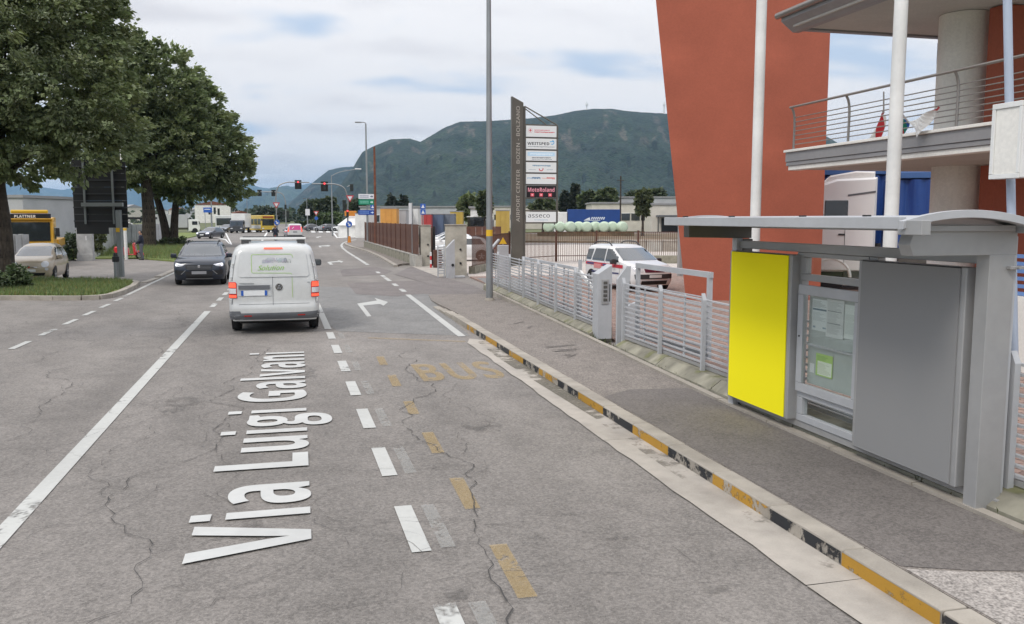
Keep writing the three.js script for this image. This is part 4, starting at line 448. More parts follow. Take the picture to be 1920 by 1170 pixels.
// ---------------------------------------------------------------- vehicles (local x forward, z across, stacked plan outlines)
function carShape(levels) {                 // level: [y, rear x, front x, half width, corner radius, front bow, rear bow]
  const L = y => { let i = 0; while (i < levels.length - 2 && y > levels[i + 1][0]) i++; const a = levels[i], b = levels[i + 1], k = clamp((y - a[0]) / (b[0] - a[0] || 1)); return a.map((q, n) => mix(q ?? 0, b[n] ?? 0, k)); };
  const front = (z, y) => { const [, , xf, w, r, bo] = L(y), q = Math.abs(z); let x = xf; if (q > w - r) x = xf - r + Math.sqrt(Math.max(0, r * r - (q - w + r) ** 2)); return x - (bo || 0) * (z / w) ** 2; };
  const rear = (z, y) => { const [, xr, , w, r, , bo] = L(y), q = Math.abs(z); let x = xr; if (q > w - r) x = xr + r - Math.sqrt(Math.max(0, r * r - (q - w + r) ** 2)); return x + (bo || 0) * (z / w) ** 2; };
  const side = (x, y) => { const [, xr, xf, w, r, bf, br] = L(y); const F = xf - (bf || 0), B = xr + (br || 0); if (x > F - r) return w - r + Math.sqrt(Math.max(0, r * r - (x - F + r) ** 2)); if (x < B + r) return w - r + Math.sqrt(Math.max(0, r * r - (B + r - x) ** 2)); return w; };
  const ys = []; for (let i = 0; i < levels.length - 1; i++) { const n = Math.max(1, Math.ceil((levels[i + 1][0] - levels[i][0]) / 0.09)); for (let k = 0; k < n; k++) ys.push(mix(levels[i][0], levels[i + 1][0], k / n)); } ys.push(levels.at(-1)[0]);
  const ring = y => { const [, , , w, r] = L(y), zs = []; for (let i = 0; i <= 6; i++) zs.push((w - r) * i / 6); for (let i = 1; i <= 6; i++) zs.push(w - r + r * Math.sin(i / 6 * Math.PI / 2)); const f = zs.map(z => [front(z, y), z]), b = zs.map(z => [rear(z, y), z]).reverse(), n = 8, mid = []; for (let i = 1; i < n; i++) mid.push([mix(f.at(-1)[0], b[0][0], i / n), w]); const half = [...f, ...mid, ...b]; return [...half, ...half.slice(1, -1).reverse().map(([x, z]) => [x, -z])]; };
  const v = [], idx = [], m = ring(ys[0]).length; ys.forEach(y => ring(y).forEach(([x, z]) => v.push(x, y, z)));
  for (let j = 0; j < ys.length - 1; j++) for (let i = 0; i < m; i++) { const a = j * m + i, b = j * m + (i + 1) % m; idx.push(a, a + m, b, b, a + m, b + m); }
  for (const [j, up] of [[0, -1], [ys.length - 1, 1]]) { const c = v.length / 3, pts = ring(ys[j]); v.push(pts.reduce((q, p) => q + p[0], 0) / m, ys[j] + (up > 0 ? 0.012 : 0), 0); for (let i = 0; i < m; i++) up > 0 ? idx.push(j * m + i, c, j * m + (i + 1) % m) : idx.push(j * m + i, j * m + (i + 1) % m, c); }
  const g = new THREE.BufferGeometry(); g.setAttribute('position', new THREE.Float32BufferAttribute(v, 3)); g.setIndex(idx); g.computeVertexNormals();
  const body = toCreasedNormals(g, 0.75);
  const patch = (pts, where, eps, edge = 0.07) => { eps += 0.006;        // outline laid onto the body and standing eps proud of it
    let tri = []; { const s = new THREE.ShapeGeometry(shapeOf(pts)), p = s.attributes.position, ix = s.index.array; for (let i = 0; i < ix.length; i += 3) tri.push([0, 1, 2].map(k => [p.getX(ix[i + k]), p.getY(ix[i + k])])); }
    for (let it = 0; it < 7; it++) { const nx = []; let any = false; for (const [a, b, c] of tri) { const d = (p, q) => Math.hypot(p[0] - q[0], p[1] - q[1]), e = [d(a, b), d(b, c), d(c, a)]; if (Math.max(...e) < edge) { nx.push([a, b, c]); continue; } any = true; const mp = (p, q) => [(p[0] + q[0]) / 2, (p[1] + q[1]) / 2], k = e.indexOf(Math.max(...e)), [p, q, r] = k === 0 ? [a, b, c] : k === 1 ? [b, c, a] : [c, a, b], o = mp(p, q); nx.push([p, o, r], [o, q, r]); } tri = nx; if (!any) break; }
    const out = []; const put = (a, b) => where === 'front' ? [front(a, b) + eps, b, a] : where === 'rear' ? [rear(a, b) - eps, b, a] : where === 'left' ? [a, b, -(side(a, b) + eps)] : [a, b, side(a, b) + eps];
    for (const t of tri) for (const p of t) out.push(...put(...p)); const q = new THREE.BufferGeometry(); q.setAttribute('position', new THREE.Float32BufferAttribute(out, 3)); q.computeVertexNormals();
    const uv = []; for (const t of tri) for (const p of t) uv.push(...p); q.setAttribute('uv', new THREE.Float32BufferAttribute(uv, 2)); return mergeless(q);
  };
  const mergeless = q => { const k = q.clone(); const mm = mergeVertices(k.deleteAttribute('normal'), 1e-4); mm.computeVertexNormals(); return mm.toNonIndexed(); };
  return { body, patch, front, rear, side, L };
}
const mir = pts => pts.map(([a, b]) => [-a, b]);
const circ = (cx, cy_, r, n = 24, a0 = 0, a1 = Math.PI * 2) => Array.from({ length: n }, (_, i) => { const a = mix(a0, a1, i / (a1 - a0 > 6.28 ? n : n - 1)); return [cx + r * Math.cos(a), cy_ + r * Math.sin(a)]; });
function wheels(t, sh, xs, r, wt, alloy = M.alloy, arch = true) {
  for (const x of xs) for (const s of [1, -1]) {
    const z = sh.side(x, 0.5) - wt / 2 + 0.012, w = part(t, 'wheel', [new THREE.TorusGeometry(r - wt * 0.32, wt * 0.32, 10, 28).scale(1, 1, 1.5).translate(x, r, s * z), cz(r - 0.02, wt * 0.86, x, r, s * z, 28)], M.rubber);
    part(w, 'rim', [cz(r * 0.62, 0.02, x, r, s * (z + wt * 0.45), 24)], M.plastic); const sp = []; for (let k = 0; k < 5; k++) sp.push(rb(r * 0.17, r * 0.6, 0.016, 0.004, 0, r * 0.3, 0, 1).rotateZ(k * 1.2566).translate(x, r, s * (z + wt * 0.47))); part(w, 'spokes', [...sp, cz(r * 0.15, 0.03, x, r, s * (z + wt * 0.47), 12)], alloy);
    if (arch) part(t, 'wheel_arch', [sh.patch(circ(x, r + 0.02, r + 0.055, 20, -0.35, Math.PI + 0.35), s > 0 ? 'right' : 'left', 0.004)], M.black);
  }
}
function mirror(t, x, y, z, m) { for (const s of [1, -1]) { const o = part(t, 'mirror', [rb(0.13, 0.17, 0.22, 0.05, x, y, s * (z + 0.12), 3)], m); part(o, 'mirror_arm', [rb(0.05, 0.05, 0.14, 0.015, x - 0.02, y - 0.07, s * (z - 0.01), 1)], M.plastic); part(o, 'mirror_glass', [rb(0.01, 0.12, 0.17, 0.03, x - 0.066, y, s * (z + 0.12), 1)], M.tintGlass); } }
function ribbonOn(sh, pts, where, eps, w) { const out = []; for (let i = 0; i < pts.length - 1; i++) { const [ax, ay] = pts[i], [bx2, by] = pts[i + 1], L = Math.hypot(bx2 - ax, by - ay) || 1, nx = -(by - ay) / L * w / 2, ny = (bx2 - ax) / L * w / 2; out.push(sh.patch([[ax + nx, ay + ny], [ax - nx, ay - ny], [bx2 - nx, by - ny], [bx2 + nx, by + ny]], where, eps, 0.3)); } return out; }
const emblem = (t, x, y, z, r, dir, name = 'emblem') => { const e = part(t, name, [new THREE.TorusGeometry(r, r * 0.14, 8, 24).rotateY(Math.PI / 2).translate(x, y, z)], M.chrome); return e; };

{ // white panel van seen from behind
  const sh = carShape([[0.30, -2.40, 2.42, 0.88, 0.10, 0.05, 0.03], [0.42, -2.47, 2.5, 0.935, 0.14, 0.08, 0.05], [0.62, -2.47, 2.5, 0.95, 0.15, 0.10, 0.05], [0.66, -2.44, 2.5, 0.952, 0.14, 0.10, 0.04], [1.0, -2.43, 2.42, 0.952, 0.14, 0.12, 0.04], [1.12, -2.425, 2.2, 0.948, 0.14, 0.15, 0.04], [1.2, -2.415, 1.75, 0.94, 0.14, 0.16, 0.04], [1.5, -2.37, 1.25, 0.90, 0.16, 0.16, 0.04], [1.78, -2.31, 0.85, 0.845, 0.18, 0.15, 0.04], [1.88, -2.26, 0.7, 0.80, 0.22, 0.14, 0.05], [1.94, -2.15, 0.55, 0.71, 0.28, 0.1, 0.06], [1.965, -1.95, 0.35, 0.55, 0.3, 0.05, 0.05]]);
  const p = at(516, 618), t = thing('panel_van', 'white panel van seen from behind with roof rack and green print', 'van', [p.x, 0, p.z - 1.62], Math.PI / 2 + 0.01);
  part(t, 'body', [sh.body], M.vanWhite); const P = (name, pts, w, e, m, par = t) => part(par, name, [sh.patch(pts, w, e)], m);
  // rear doors: seam, pressed window panel outline, swage
  part(t, 'door_seam', [...ribbonOn(sh, [[-0.03, 0.64], [-0.03, 1.0], [-0.03, 1.3]], 'rear', 0.003, 0.008), ...ribbonOn(sh, [[-0.90, 0.665], [0.90, 0.665]], 'rear', 0.003, 0.007)], M.plasticGrey);
  const win = [[-0.70, 1.30], [-0.73, 1.25], [0.73, 1.25], [0.75, 1.30], [0.70, 1.72], [0.64, 1.79], [-0.64, 1.79], [-0.70, 1.72], [-0.75, 1.30]];
  part(t, 'window_blank', [sh.patch([[-0.74, 1.29], [-0.70, 1.25], [0.70, 1.25], [0.74, 1.29], [0.685, 1.74], [0.63, 1.79], [-0.63, 1.79], [-0.685, 1.74]], 'rear', 0.012)], M.vanWhite);
  const bump = part(t, 'bumper', [sh.patch([[-0.93, 0.33], [0.93, 0.33], [0.949, 0.42], [0.949, 0.50], [0.55, 0.475], [-0.70, 0.475], [-0.72, 0.52], [-0.949, 0.52], [-0.949, 0.42]], 'rear', 0.008)], M.plasticGrey); for (const s of [1, -1]) P('reflector', [[s * 0.56 - 0.08, 0.40], [s * 0.56 + 0.08, 0.40], [s * 0.56 + 0.08, 0.43], [s * 0.56 - 0.08, 0.43]], 'rear', 0.013, M.lampRed, bump);
  for (const s of [1, -1]) { const q = [[0.775, 0.80], [0.951, 0.80], [0.948, 1.15], [0.80, 1.15], [0.775, 1.12]], o = part(t, 'tail_lamp', [sh.patch(s > 0 ? q : mir(q).reverse(), 'rear', 0.01)], M.lampRed); const top = [[0.79, 1.03], [0.945, 1.03], [0.945, 1.135], [0.80, 1.135]], low = [[0.785, 0.815], [0.945, 0.815], [0.945, 0.87], [0.785, 0.87]], mid = [[0.79, 0.90], [0.945, 0.90], [0.945, 1.01], [0.79, 1.01]]; const f = a => s > 0 ? a : mir(a).reverse(); P('brake_lamp', f(top), 'rear', 0.018, M.lampBrake, o); P('fog_lamp', f(low), 'rear', 0.018, M.lampBrake, o); P('indicator', f(mid), 'rear', 0.017, M.lampClear, o); }
  const hb = P('high_brake_lamp', [[-0.20, 1.845], [0.20, 1.845], [0.19, 1.88], [-0.19, 1.88]], 'rear', 0.012, M.lampBrake); 
  for (const s of [1, -1]) for (const y of [0.74, 1.22, 1.5]) part(t, 'hinge', [rb(0.05, 0.09, 0.035, 0.01, sh.rear(s * (sh.L(y)[3] - 0.05), y) - 0.004, y, s * (sh.L(y)[3] - 0.05))], M.vanWhite); part(t, 'door_seal', [1, -1].flatMap(s => ribbonOn(sh, [[s * 0.875, 0.67], [s * 0.87, 0.79]], 'rear', 0.003, 0.008).concat(ribbonOn(sh, [[s * 0.865, 1.17], [s * 0.83, 1.45], [s * 0.775, 1.72]], 'rear', 0.003, 0.008))), M.plasticGrey);
  // plate recess, plate, handle bar
  P('plate_recess', [[-0.78, 0.84], [-0.06, 0.84], [-0.06, 1.08], [-0.78, 1.08]], 'rear', 0.004, mat([0.5, 0.51, 0.51], { rough: 0.5 })); P('grip', [[-0.74, 0.99], [-0.09, 0.99], [-0.09, 1.075], [-0.74, 1.075]], 'rear', 0.025, M.plasticGrey); const pl = P('number_plate', [[-0.69, 0.85], [-0.15, 0.85], [-0.15, 0.965], [-0.69, 0.965]], 'rear', 0.012, M.paper); P('plate_band', [[-0.69, 0.852], [-0.64, 0.852], [-0.64, 0.963], [-0.69, 0.963]], 'rear', 0.016, M.signBlue, pl); P('plate_band', [[-0.20, 0.852], [-0.15, 0.852], [-0.15, 0.963], [-0.20, 0.963]], 'rear', 0.016, M.signBlue, pl);
  // rear view: picture right is +z here, so the emblem sits at positive z
  { const x = sh.rear(0.1, 1.03) - 0.012, e = part(t, 'emblem', [new THREE.TorusGeometry(0.066, 0.009, 8, 28).rotateY(Math.PI / 2).translate(x, 1.03, 0.10), new THREE.CylinderGeometry(0.064, 0.064, 0.008, 28).rotateZ(Math.PI / 2).translate(x + 0.004, 1.03, 0.10)], M.darkSteel); const s = (a, b) => rod(V3(x - 0.006, 1.03 + a[1], 0.10 + a[0]), V3(x - 0.006, 1.03 + b[1], 0.10 + b[0]), 0.006, 6); part(e, 'emblem_strokes', [s([-0.028, 0.055], [0, 0.008]), s([0.028, 0.055], [0, 0.008]), s([-0.055, 0.03], [-0.026, -0.05]), s([-0.026, -0.05], [0, -0.004]), s([0.055, 0.03], [0.026, -0.05]), s([0.026, -0.05], [0, -0.004])], M.chrome); }
  const script = part(t, 'badge_script', ribbonOn(sh, [[-0.72, 1.115], [-0.42, 1.11]], 'rear', 0.006, 0.018), M.galv); part(t, 'badge_script', ribbonOn(sh, [[0.70, 1.12], [0.76, 1.12]], 'rear', 0.006, 0.016), M.galv);
  // green print
  const gm = mat([0.36, 0.55, 0.14], { rough: 0.5 }); part(t, 'print_outline', ribbonOn(sh, [[-0.44, 1.34], [-0.46, 1.36], [-0.46, 1.70], [-0.44, 1.73], [0.36, 1.735], [0.40, 1.70], [0.40, 1.66]], 'rear', 0.019, 0.011), gm); part(t, 'print_outline', ribbonOn(sh, [[-0.44, 1.34], [0.35, 1.325], [0.38, 1.30]], 'rear', 0.019, 0.011), gm); part(t, 'print_outline', ribbonOn(sh, [[0.38, 1.235], [0.38, 0.80]], 'rear', 0.007, 0.009), gm);
  { const o = new THREE.Mesh(new THREE.PlaneGeometry(0.62, 0.18), printMat(256, 80, (x, w, h) => { x.clearRect(0, 0, w, h); x.fillStyle = '#8fc24a'; x.font = 'italic 62px sans-serif'; x.setTransform(1, 0, -0.16, 1, 10, 0); x.fillText('Solution', 6, 58, 226); }, { clear: true })); o.name = 'print_lettering'; o.rotation.y = -Math.PI / 2; o.rotation.order = 'YXZ'; o.position.set(sh.rear(0, 1.42) - 0.030, 1.435, -0.05); o.castShadow = o.receiveShadow = true; t.add(o); }
  { const o = new THREE.Mesh(new THREE.PlaneGeometry(0.62, 0.17), printMat(256, 70, (x, w, h) => { x.clearRect(0, 0, w, h); const g = rng(2); for (let i = 0; i < 26; i++) { x.fillStyle = `rgba(${170 + g() * 30},${172 + g() * 30},${185 + g() * 25},0.22)`; x.fillRect(4 + g() * 190, 8 + g() * 22, 30 + g() * 30, 16 + g() * 16); } x.strokeStyle = '#7d8688'; x.lineWidth = 5; x.beginPath(); x.ellipse(205, 34, 9, 20, 0, 0, 7); x.stroke(); x.strokeStyle = '#b9c0b8'; x.lineWidth = 4; x.beginPath(); x.arc(238, 40, 13, 3.3, 6.1); x.stroke(); x.fillStyle = '#8d9490'; x.fillRect(224, 44, 6, 12); x.fillRect(246, 44, 6, 12); }, { clear: true })); o.name = 'print_lettering'; o.rotation.y = -Math.PI / 2; o.position.set(sh.rear(0, 1.6) - 0.030, 1.60, 0.06); o.castShadow = o.receiveShadow = true; t.add(o); }
  mirror(t, 1.15, 1.38, 0.92, M.plastic); wheels(t, sh, [-1.5, 1.5], 0.335, 0.23);
  for (const x of [-1.75, -0.4]) { const rr = part(t, 'roof_bar', [rb(0.07, 0.05, 1.42, 0.015, x, 2.06, 0)], x < -1 ? M.whitePaint : M.plastic); for (const s of [1, -1]) part(rr, 'bar_foot', [extr([[-0.09, 0], [0.09, 0], [0.04, 0.10], [-0.04, 0.10]], 0.16).rotateY(0).translate(x, 1.935, s * 0.60 - 0.08)], M.black); }
  part(t, 'windscreen', [sh.patch([[-0.75, 1.24], [0.75, 1.24], [0.66, 1.74], [-0.66, 1.74]], 'front', 0.008)], M.carGlass); for (const w of ['left', 'right']) part(t, 'side_window', [sh.patch([[0.15, 1.18], [1.3, 1.18], [0.85, 1.68], [0.15, 1.70]], w, 0.006)], M.carGlass);
  part(t, 'underside', [rb(4.2, 0.18, 1.5, 0.05, 0, 0.30, 0)], M.black); part(t, 'tow_axle', [cz(0.06, 1.5, -1.5, 0.33, 0)], M.black);
}
{ // dark SUV coming towards the camera
  const sh = carShape([[0.22, -2.05, 2.06, 0.86, 0.18, 0.12, 0.1], [0.36, -2.15, 2.16, 0.90, 0.22, 0.16, 0.1], [0.62, -2.18, 2.18, 0.92, 0.24, 0.18, 0.1], [0.84, -2.18, 2.13, 0.92, 0.26, 0.20, 0.1], [0.93, -2.16, 2.02, 0.90, 0.30, 0.22, 0.1], [1.00, -2.15, 1.55, 0.885, 0.3, 0.2, 0.1], [1.05, -2.13, 1.02, 0.875, 0.26, 0.16, 0.1], [1.12, -2.10, 0.85, 0.85, 0.22, 0.14, 0.1], [1.42, -1.92, 0.32, 0.72, 0.2, 0.12, 0.1], [1.52, -1.78, 0.10, 0.66, 0.22, 0.1, 0.1], [1.575, -1.6, -0.1, 0.58, 0.25, 0.08, 0.1], [1.60, -1.3, -0.4, 0.44, 0.25, 0.05, 0.05]]);
  const p = at(372, 536), t = thing('suv', 'dark blue grey SUV driving towards camera with lit headlamps', 'car', [p.x, 0, p.z - 2.15], -Math.PI / 2 + 0.02);
  part(t, 'body', [sh.body], M.suvPaint); const P = (n, q, w, e, m, par = t) => part(par, n, [sh.patch(q, w, e)], m), both = (n, q, w, e, m, par = t) => { P(n, q, w, e, m, par); return P(n, mir(q).reverse(), w, e, m, par); };
  P('windscreen', [[-0.76, 1.075], [0.76, 1.075], [0.64, 1.45], [0.55, 1.50], [-0.55, 1.50], [-0.64, 1.45]], 'front', 0.006, M.tintGlass);
  for (const w of ['left', 'right']) { P('side_window', [[-0.35, 1.06], [0.78, 1.06], [0.25, 1.42], [-0.35, 1.45]], w, 0.006, M.carGlass); P('side_window', [[-1.5, 1.08], [-0.42, 1.06], [-0.42, 1.45], [-1.35, 1.42]], w, 0.006, M.carGlass); }
  const gr = P('grille', [[-0.46, 0.66], [-0.34, 0.58], [0.34, 0.58], [0.46, 0.66], [0.50, 0.78], [-0.50, 0.78]], 'front', 0.006, M.black); for (let k = 0; k < 3; k++) part(gr, 'grille_bar', ribbonOn(sh, [[-0.42, 0.63 + k * 0.05], [0, 0.63 + k * 0.05], [0.42, 0.63 + k * 0.05]], 'front', 0.012, 0.012), M.plasticGrey); part(gr, 'emblem', [rb(0.02, 0.10, 0.09, 0.012, sh.front(0, 0.72) + 0.018, 0.72, 0)], M.chrome);
  for (const s of [1, -1]) { const q = [[0.50, 0.80], [0.84, 0.86], [0.87, 0.76], [0.82, 0.71], [0.60, 0.74]], f = a => s > 0 ? a : mir(a).reverse(), hl = P('headlamp', f(q), 'front', 0.007, M.lampClear); P('running_lamp', f([[0.52, 0.79], [0.82, 0.845], [0.84, 0.75], [0.79, 0.745], [0.77, 0.80]]), 'front', 0.013, M.lampHead, hl); const vent = P('air_intake', f([[0.50, 0.56], [0.84, 0.60], [0.84, 0.42], [0.62, 0.40]]), 'front', 0.007, M.black); part(vent, 'intake_trim', ribbonOn(sh, f([[0.48, 0.58], [0.63, 0.44], [0.84, 0.45]]), 'front', 0.012, 0.02), M.galv); }
  P('lower_grille', [[-0.44, 0.30], [0.44, 0.30], [0.50, 0.54], [-0.50, 0.54]], 'front', 0.006, M.black); P('number_plate', [[-0.26, 0.44], [0.26, 0.44], [0.26, 0.55], [-0.26, 0.55]], 'front', 0.02, M.silver); P('skid_plate', [[-0.5, 0.25], [0.5, 0.25], [0.46, 0.285], [-0.46, 0.285]], 'front', 0.01, M.galv);
  mirror(t, 0.72, 1.08, 0.90, M.suvPaint); wheels(t, sh, [-1.3, 1.32], 0.34, 0.23); for (const s of [1, -1]) part(t, 'roof_rail', [tube([V3(-1.5, 1.54, s * 0.58), V3(-1.2, 1.61, s * 0.58), V3(-0.2, 1.61, s * 0.58), V3(0.05, 1.53, s * 0.58)], 0.018, 6, 16)], M.black);
}
{ // small white estate of the relief service in the yard
  const sh = carShape([[0.22, -1.68, 1.66, 0.76, 0.16, 0.08, 0.05], [0.38, -1.75, 1.75, 0.79, 0.18, 0.10, 0.05], [0.60, -1.77, 1.77, 0.80, 0.20, 0.12, 0.05], [0.82, -1.77, 1.70, 0.80, 0.20, 0.14, 0.05], [0.92, -1.76, 1.52, 0.79, 0.22, 0.16, 0.05], [1.0, -1.75, 0.98, 0.78, 0.2, 0.12, 0.05], [1.08, -1.74, 0.82, 0.765, 0.16, 0.1, 0.05], [1.40, -1.68, 0.22, 0.68, 0.15, 0.1, 0.05], [1.48, -1.62, 0.05, 0.64, 0.18, 0.08, 0.05], [1.535, -1.5, -0.15, 0.55, 0.22, 0.06, 0.05], [1.55, -1.3, -0.4, 0.42, 0.2, 0.03, 0.03]]);
  const th = -80 * Math.PI / 180, fr = at(1228, 548, 0.06), t = thing('estate_car', 'small white hatchback with red stripe and roof rails parked behind fence', 'car', [fr.x - Math.cos(th) * 1.75, 0.062, fr.z + Math.sin(th) * 1.75], th);
  part(t, 'body', [sh.body], M.pandaWhite); const P = (n, q, w, e, m, par = t) => part(par, n, [sh.patch(q, w, e)], m);
  P('windscreen', [[-0.68, 1.03], [0.68, 1.03], [0.60, 1.40], [0.54, 1.43], [-0.54, 1.43], [-0.60, 1.40]], 'front', 0.006, M.tintGlass);
  for (const w of ['left', 'right']) { P('side_window', [[-0.18, 0.97], [0.72, 0.97], [0.60, 1.12], [0.28, 1.38], [-0.18, 1.40]], w, 0.006, M.carGlass); P('side_window', [[-1.12, 0.98], [-0.26, 0.97], [-0.26, 1.40], [-1.0, 1.39]], w, 0.006, M.carGlass); P('side_window', [[-1.56, 1.0], [-1.2, 0.99], [-1.12, 1.37], [-1.5, 1.36]], w, 0.006, M.carGlass); P('red_stripe', [[-1.70, 0.82], [1.0, 0.765], [1.0, 0.88], [-1.70, 0.92]], w, 0.005, M.stripeRed); P('blue_stripe', [[-1.45, 0.835], [-0.95, 0.825], [-0.95, 0.89], [-1.45, 0.895]], w, 0.008, M.stripeBlue); P('blue_stripe', [[-0.35, 0.81], [-0.1, 0.808], [-0.1, 0.87], [-0.35, 0.873]], w, 0.008, M.stripeBlue); P('red_lettering', [[-0.95, 0.70], [-0.45, 0.70], [-0.45, 0.86], [-0.95, 0.86]], w, 0.009, mat([0.62, 0.25, 0.25], { tex: 'grime', rough: 0.6 })); P('side_moulding', [[-1.1, 0.56], [-0.2, 0.56], [-0.2, 0.61], [-1.1, 0.61]], w, 0.008, M.stripeBlue); P('side_moulding', [[-0.1, 0.56], [0.75, 0.56], [0.75, 0.61], [-0.1, 0.61]], w, 0.008, M.stripeBlue); part(t, 'door_seam', [...ribbonOn(sh, [[-0.22, 0.4], [-0.22, 0.96]], w, 0.003, 0.01), ...ribbonOn(sh, [[-1.15, 0.75], [-1.16, 0.96]], w, 0.003, 0.01), ...ribbonOn(sh, [[0.8, 0.5], [0.78, 0.95]], w, 0.003, 0.01)], M.plasticGrey); }
  for (const s of [1, -1]) { const f = a => s > 0 ? a : mir(a).reverse(); P('headlamp', f([[0.42, 0.68], [0.74, 0.70], [0.77, 0.84], [0.46, 0.84]]), 'front', 0.008, M.lampClear); P('fog_lamp', f(circ(0.56, 0.40, 0.05, 12)), 'front', 0.01, M.lampClear); }
  const gr = P('grille', [[-0.38, 0.66], [0.38, 0.66], [0.40, 0.80], [-0.40, 0.80]], 'front', 0.008, mat([0.10, 0.012, 0.03], { rough: 0.5 })); part(gr, 'emblem', [new THREE.CylinderGeometry(0.05, 0.05, 0.02, 16).rotateZ(Math.PI / 2).translate(sh.front(0, 0.74) + 0.02, 0.74, 0)], M.chrome);
  P('bumper_insert', [[-0.72, 0.44], [0.72, 0.44], [0.74, 0.60], [-0.74, 0.60]], 'front', 0.01, M.plastic); P('number_plate', [[-0.24, 0.48], [0.24, 0.48], [0.24, 0.58], [-0.24, 0.58]], 'front', 0.02, M.paper); P('lower_grille', [[-0.5, 0.25], [0.5, 0.25], [0.5, 0.38], [-0.5, 0.38]], 'front', 0.008, M.black);
  for (const w of ['rear']) { P('rear_window', [[-0.6, 1.0], [0.6, 1.0], [0.54, 1.36], [-0.54, 1.36]], w, 0.006, M.carGlass); for (const s of [1, -1]) P('tail_lamp', (s > 0 ? a => a : a => mir(a).reverse())([[0.62, 0.85], [0.74, 0.85], [0.66, 1.35], [0.58, 1.35]]), w, 0.008, M.lampRed); }
  mirror(t, 0.55, 0.99, 0.80, M.plastic); wheels(t, sh, [-1.13, 1.12], 0.29, 0.18); for (const s of [1, -1]) { part(t, 'roof_rail', [tube([V3(-1.4, 1.50, s * 0.56), V3(-1.25, 1.60, s * 0.56), V3(-0.3, 1.605, s * 0.56), V3(-0.12, 1.50, s * 0.56)], 0.022, 6, 18)], M.plastic); }
}
{ // small beige city car under the tree
  const sh = carShape([[0.20, -1.66, 1.66, 0.74, 0.22, 0.14, 0.1], [0.36, -1.74, 1.75, 0.79, 0.26, 0.18, 0.1], [0.60, -1.76, 1.77, 0.81, 0.30, 0.20, 0.1], [0.80, -1.76, 1.74, 0.80, 0.34, 0.24, 0.1], [0.90, -1.74, 1.64, 0.785, 0.36, 0.26, 0.1], [0.98, -1.72, 1.34, 0.765, 0.32, 0.22, 0.1], [1.03, -1.70, 1.02, 0.745, 0.24, 0.16, 0.1], [1.30, -1.55, 0.46, 0.645, 0.24, 0.16, 0.12], [1.42, -1.40, 0.16, 0.575, 0.28, 0.14, 0.12], [1.475, -1.20, -0.04, 0.49, 0.28, 0.10, 0.1], [1.50, -0.95, -0.3, 0.36, 0.24, 0.04, 0.04]]);
  const th = -88 * Math.PI / 180, fr = at(56, 531), t = thing('city_car', 'small beige rounded hatchback parked under the big tree', 'car', [fr.x - Math.cos(th) * 1.72, 0, fr.z + Math.sin(th) * 1.72], th);
  part(t, 'body', [sh.body], M.beige); const P = (n, q, w, e, m, par = t) => part(par, n, [sh.patch(q, w, e)], m);
  P('windscreen', [[-0.63, 1.03], [0.63, 1.03], [0.53, 1.36], [0.46, 1.39], [-0.46, 1.39], [-0.53, 1.36]], 'front', 0.006, M.tintGlass);
  for (const w of ['left', 'right']) { P('side_window', [[-0.55, 0.96], [0.72, 0.94], [0.25, 1.33], [-0.45, 1.36]], w, 0.006, M.tintGlass); P('side_window', [[-1.35, 1.02], [-0.65, 0.97], [-0.55, 1.34], [-1.0, 1.31]], w, 0.006, M.tintGlass); part(t, 'door_seam', ribbonOn(sh, [[-0.6, 0.4], [-0.6, 0.95]], w, 0.003, 0.01), M.plastic); }
  for (const s of [1, -1]) { const f = a => s > 0 ? a : mir(a).reverse(); P('headlamp', f(circ(0.55, 0.73, 0.125, 18)), 'front', 0.008, M.lampClear); P('low_lamp', f(circ(0.60, 0.54, 0.06, 14)), 'front', 0.01, M.lampClear); }
  P('intake', [[-0.50, 0.28], [0.50, 0.28], [0.56, 0.40], [-0.56, 0.40]], 'front', 0.008, M.black); P('number_plate', [[-0.24, 0.44], [0.24, 0.44], [0.24, 0.54], [-0.24, 0.54]], 'front', 0.02, M.paper); part(t, 'chrome_strip', ribbonOn(sh, [[-0.3, 0.62], [0, 0.625], [0.3, 0.62]], 'front', 0.012, 0.02), M.chrome); part(t, 'emblem', [new THREE.CylinderGeometry(0.045, 0.045, 0.015, 16).rotateZ(Math.PI / 2).translate(sh.front(0, 0.62) + 0.016, 0.63, 0)], M.lampRed);
  mirror(t, 0.62, 0.98, 0.76, M.beige); wheels(t, sh, [-1.12, 1.14], 0.29, 0.19);
}
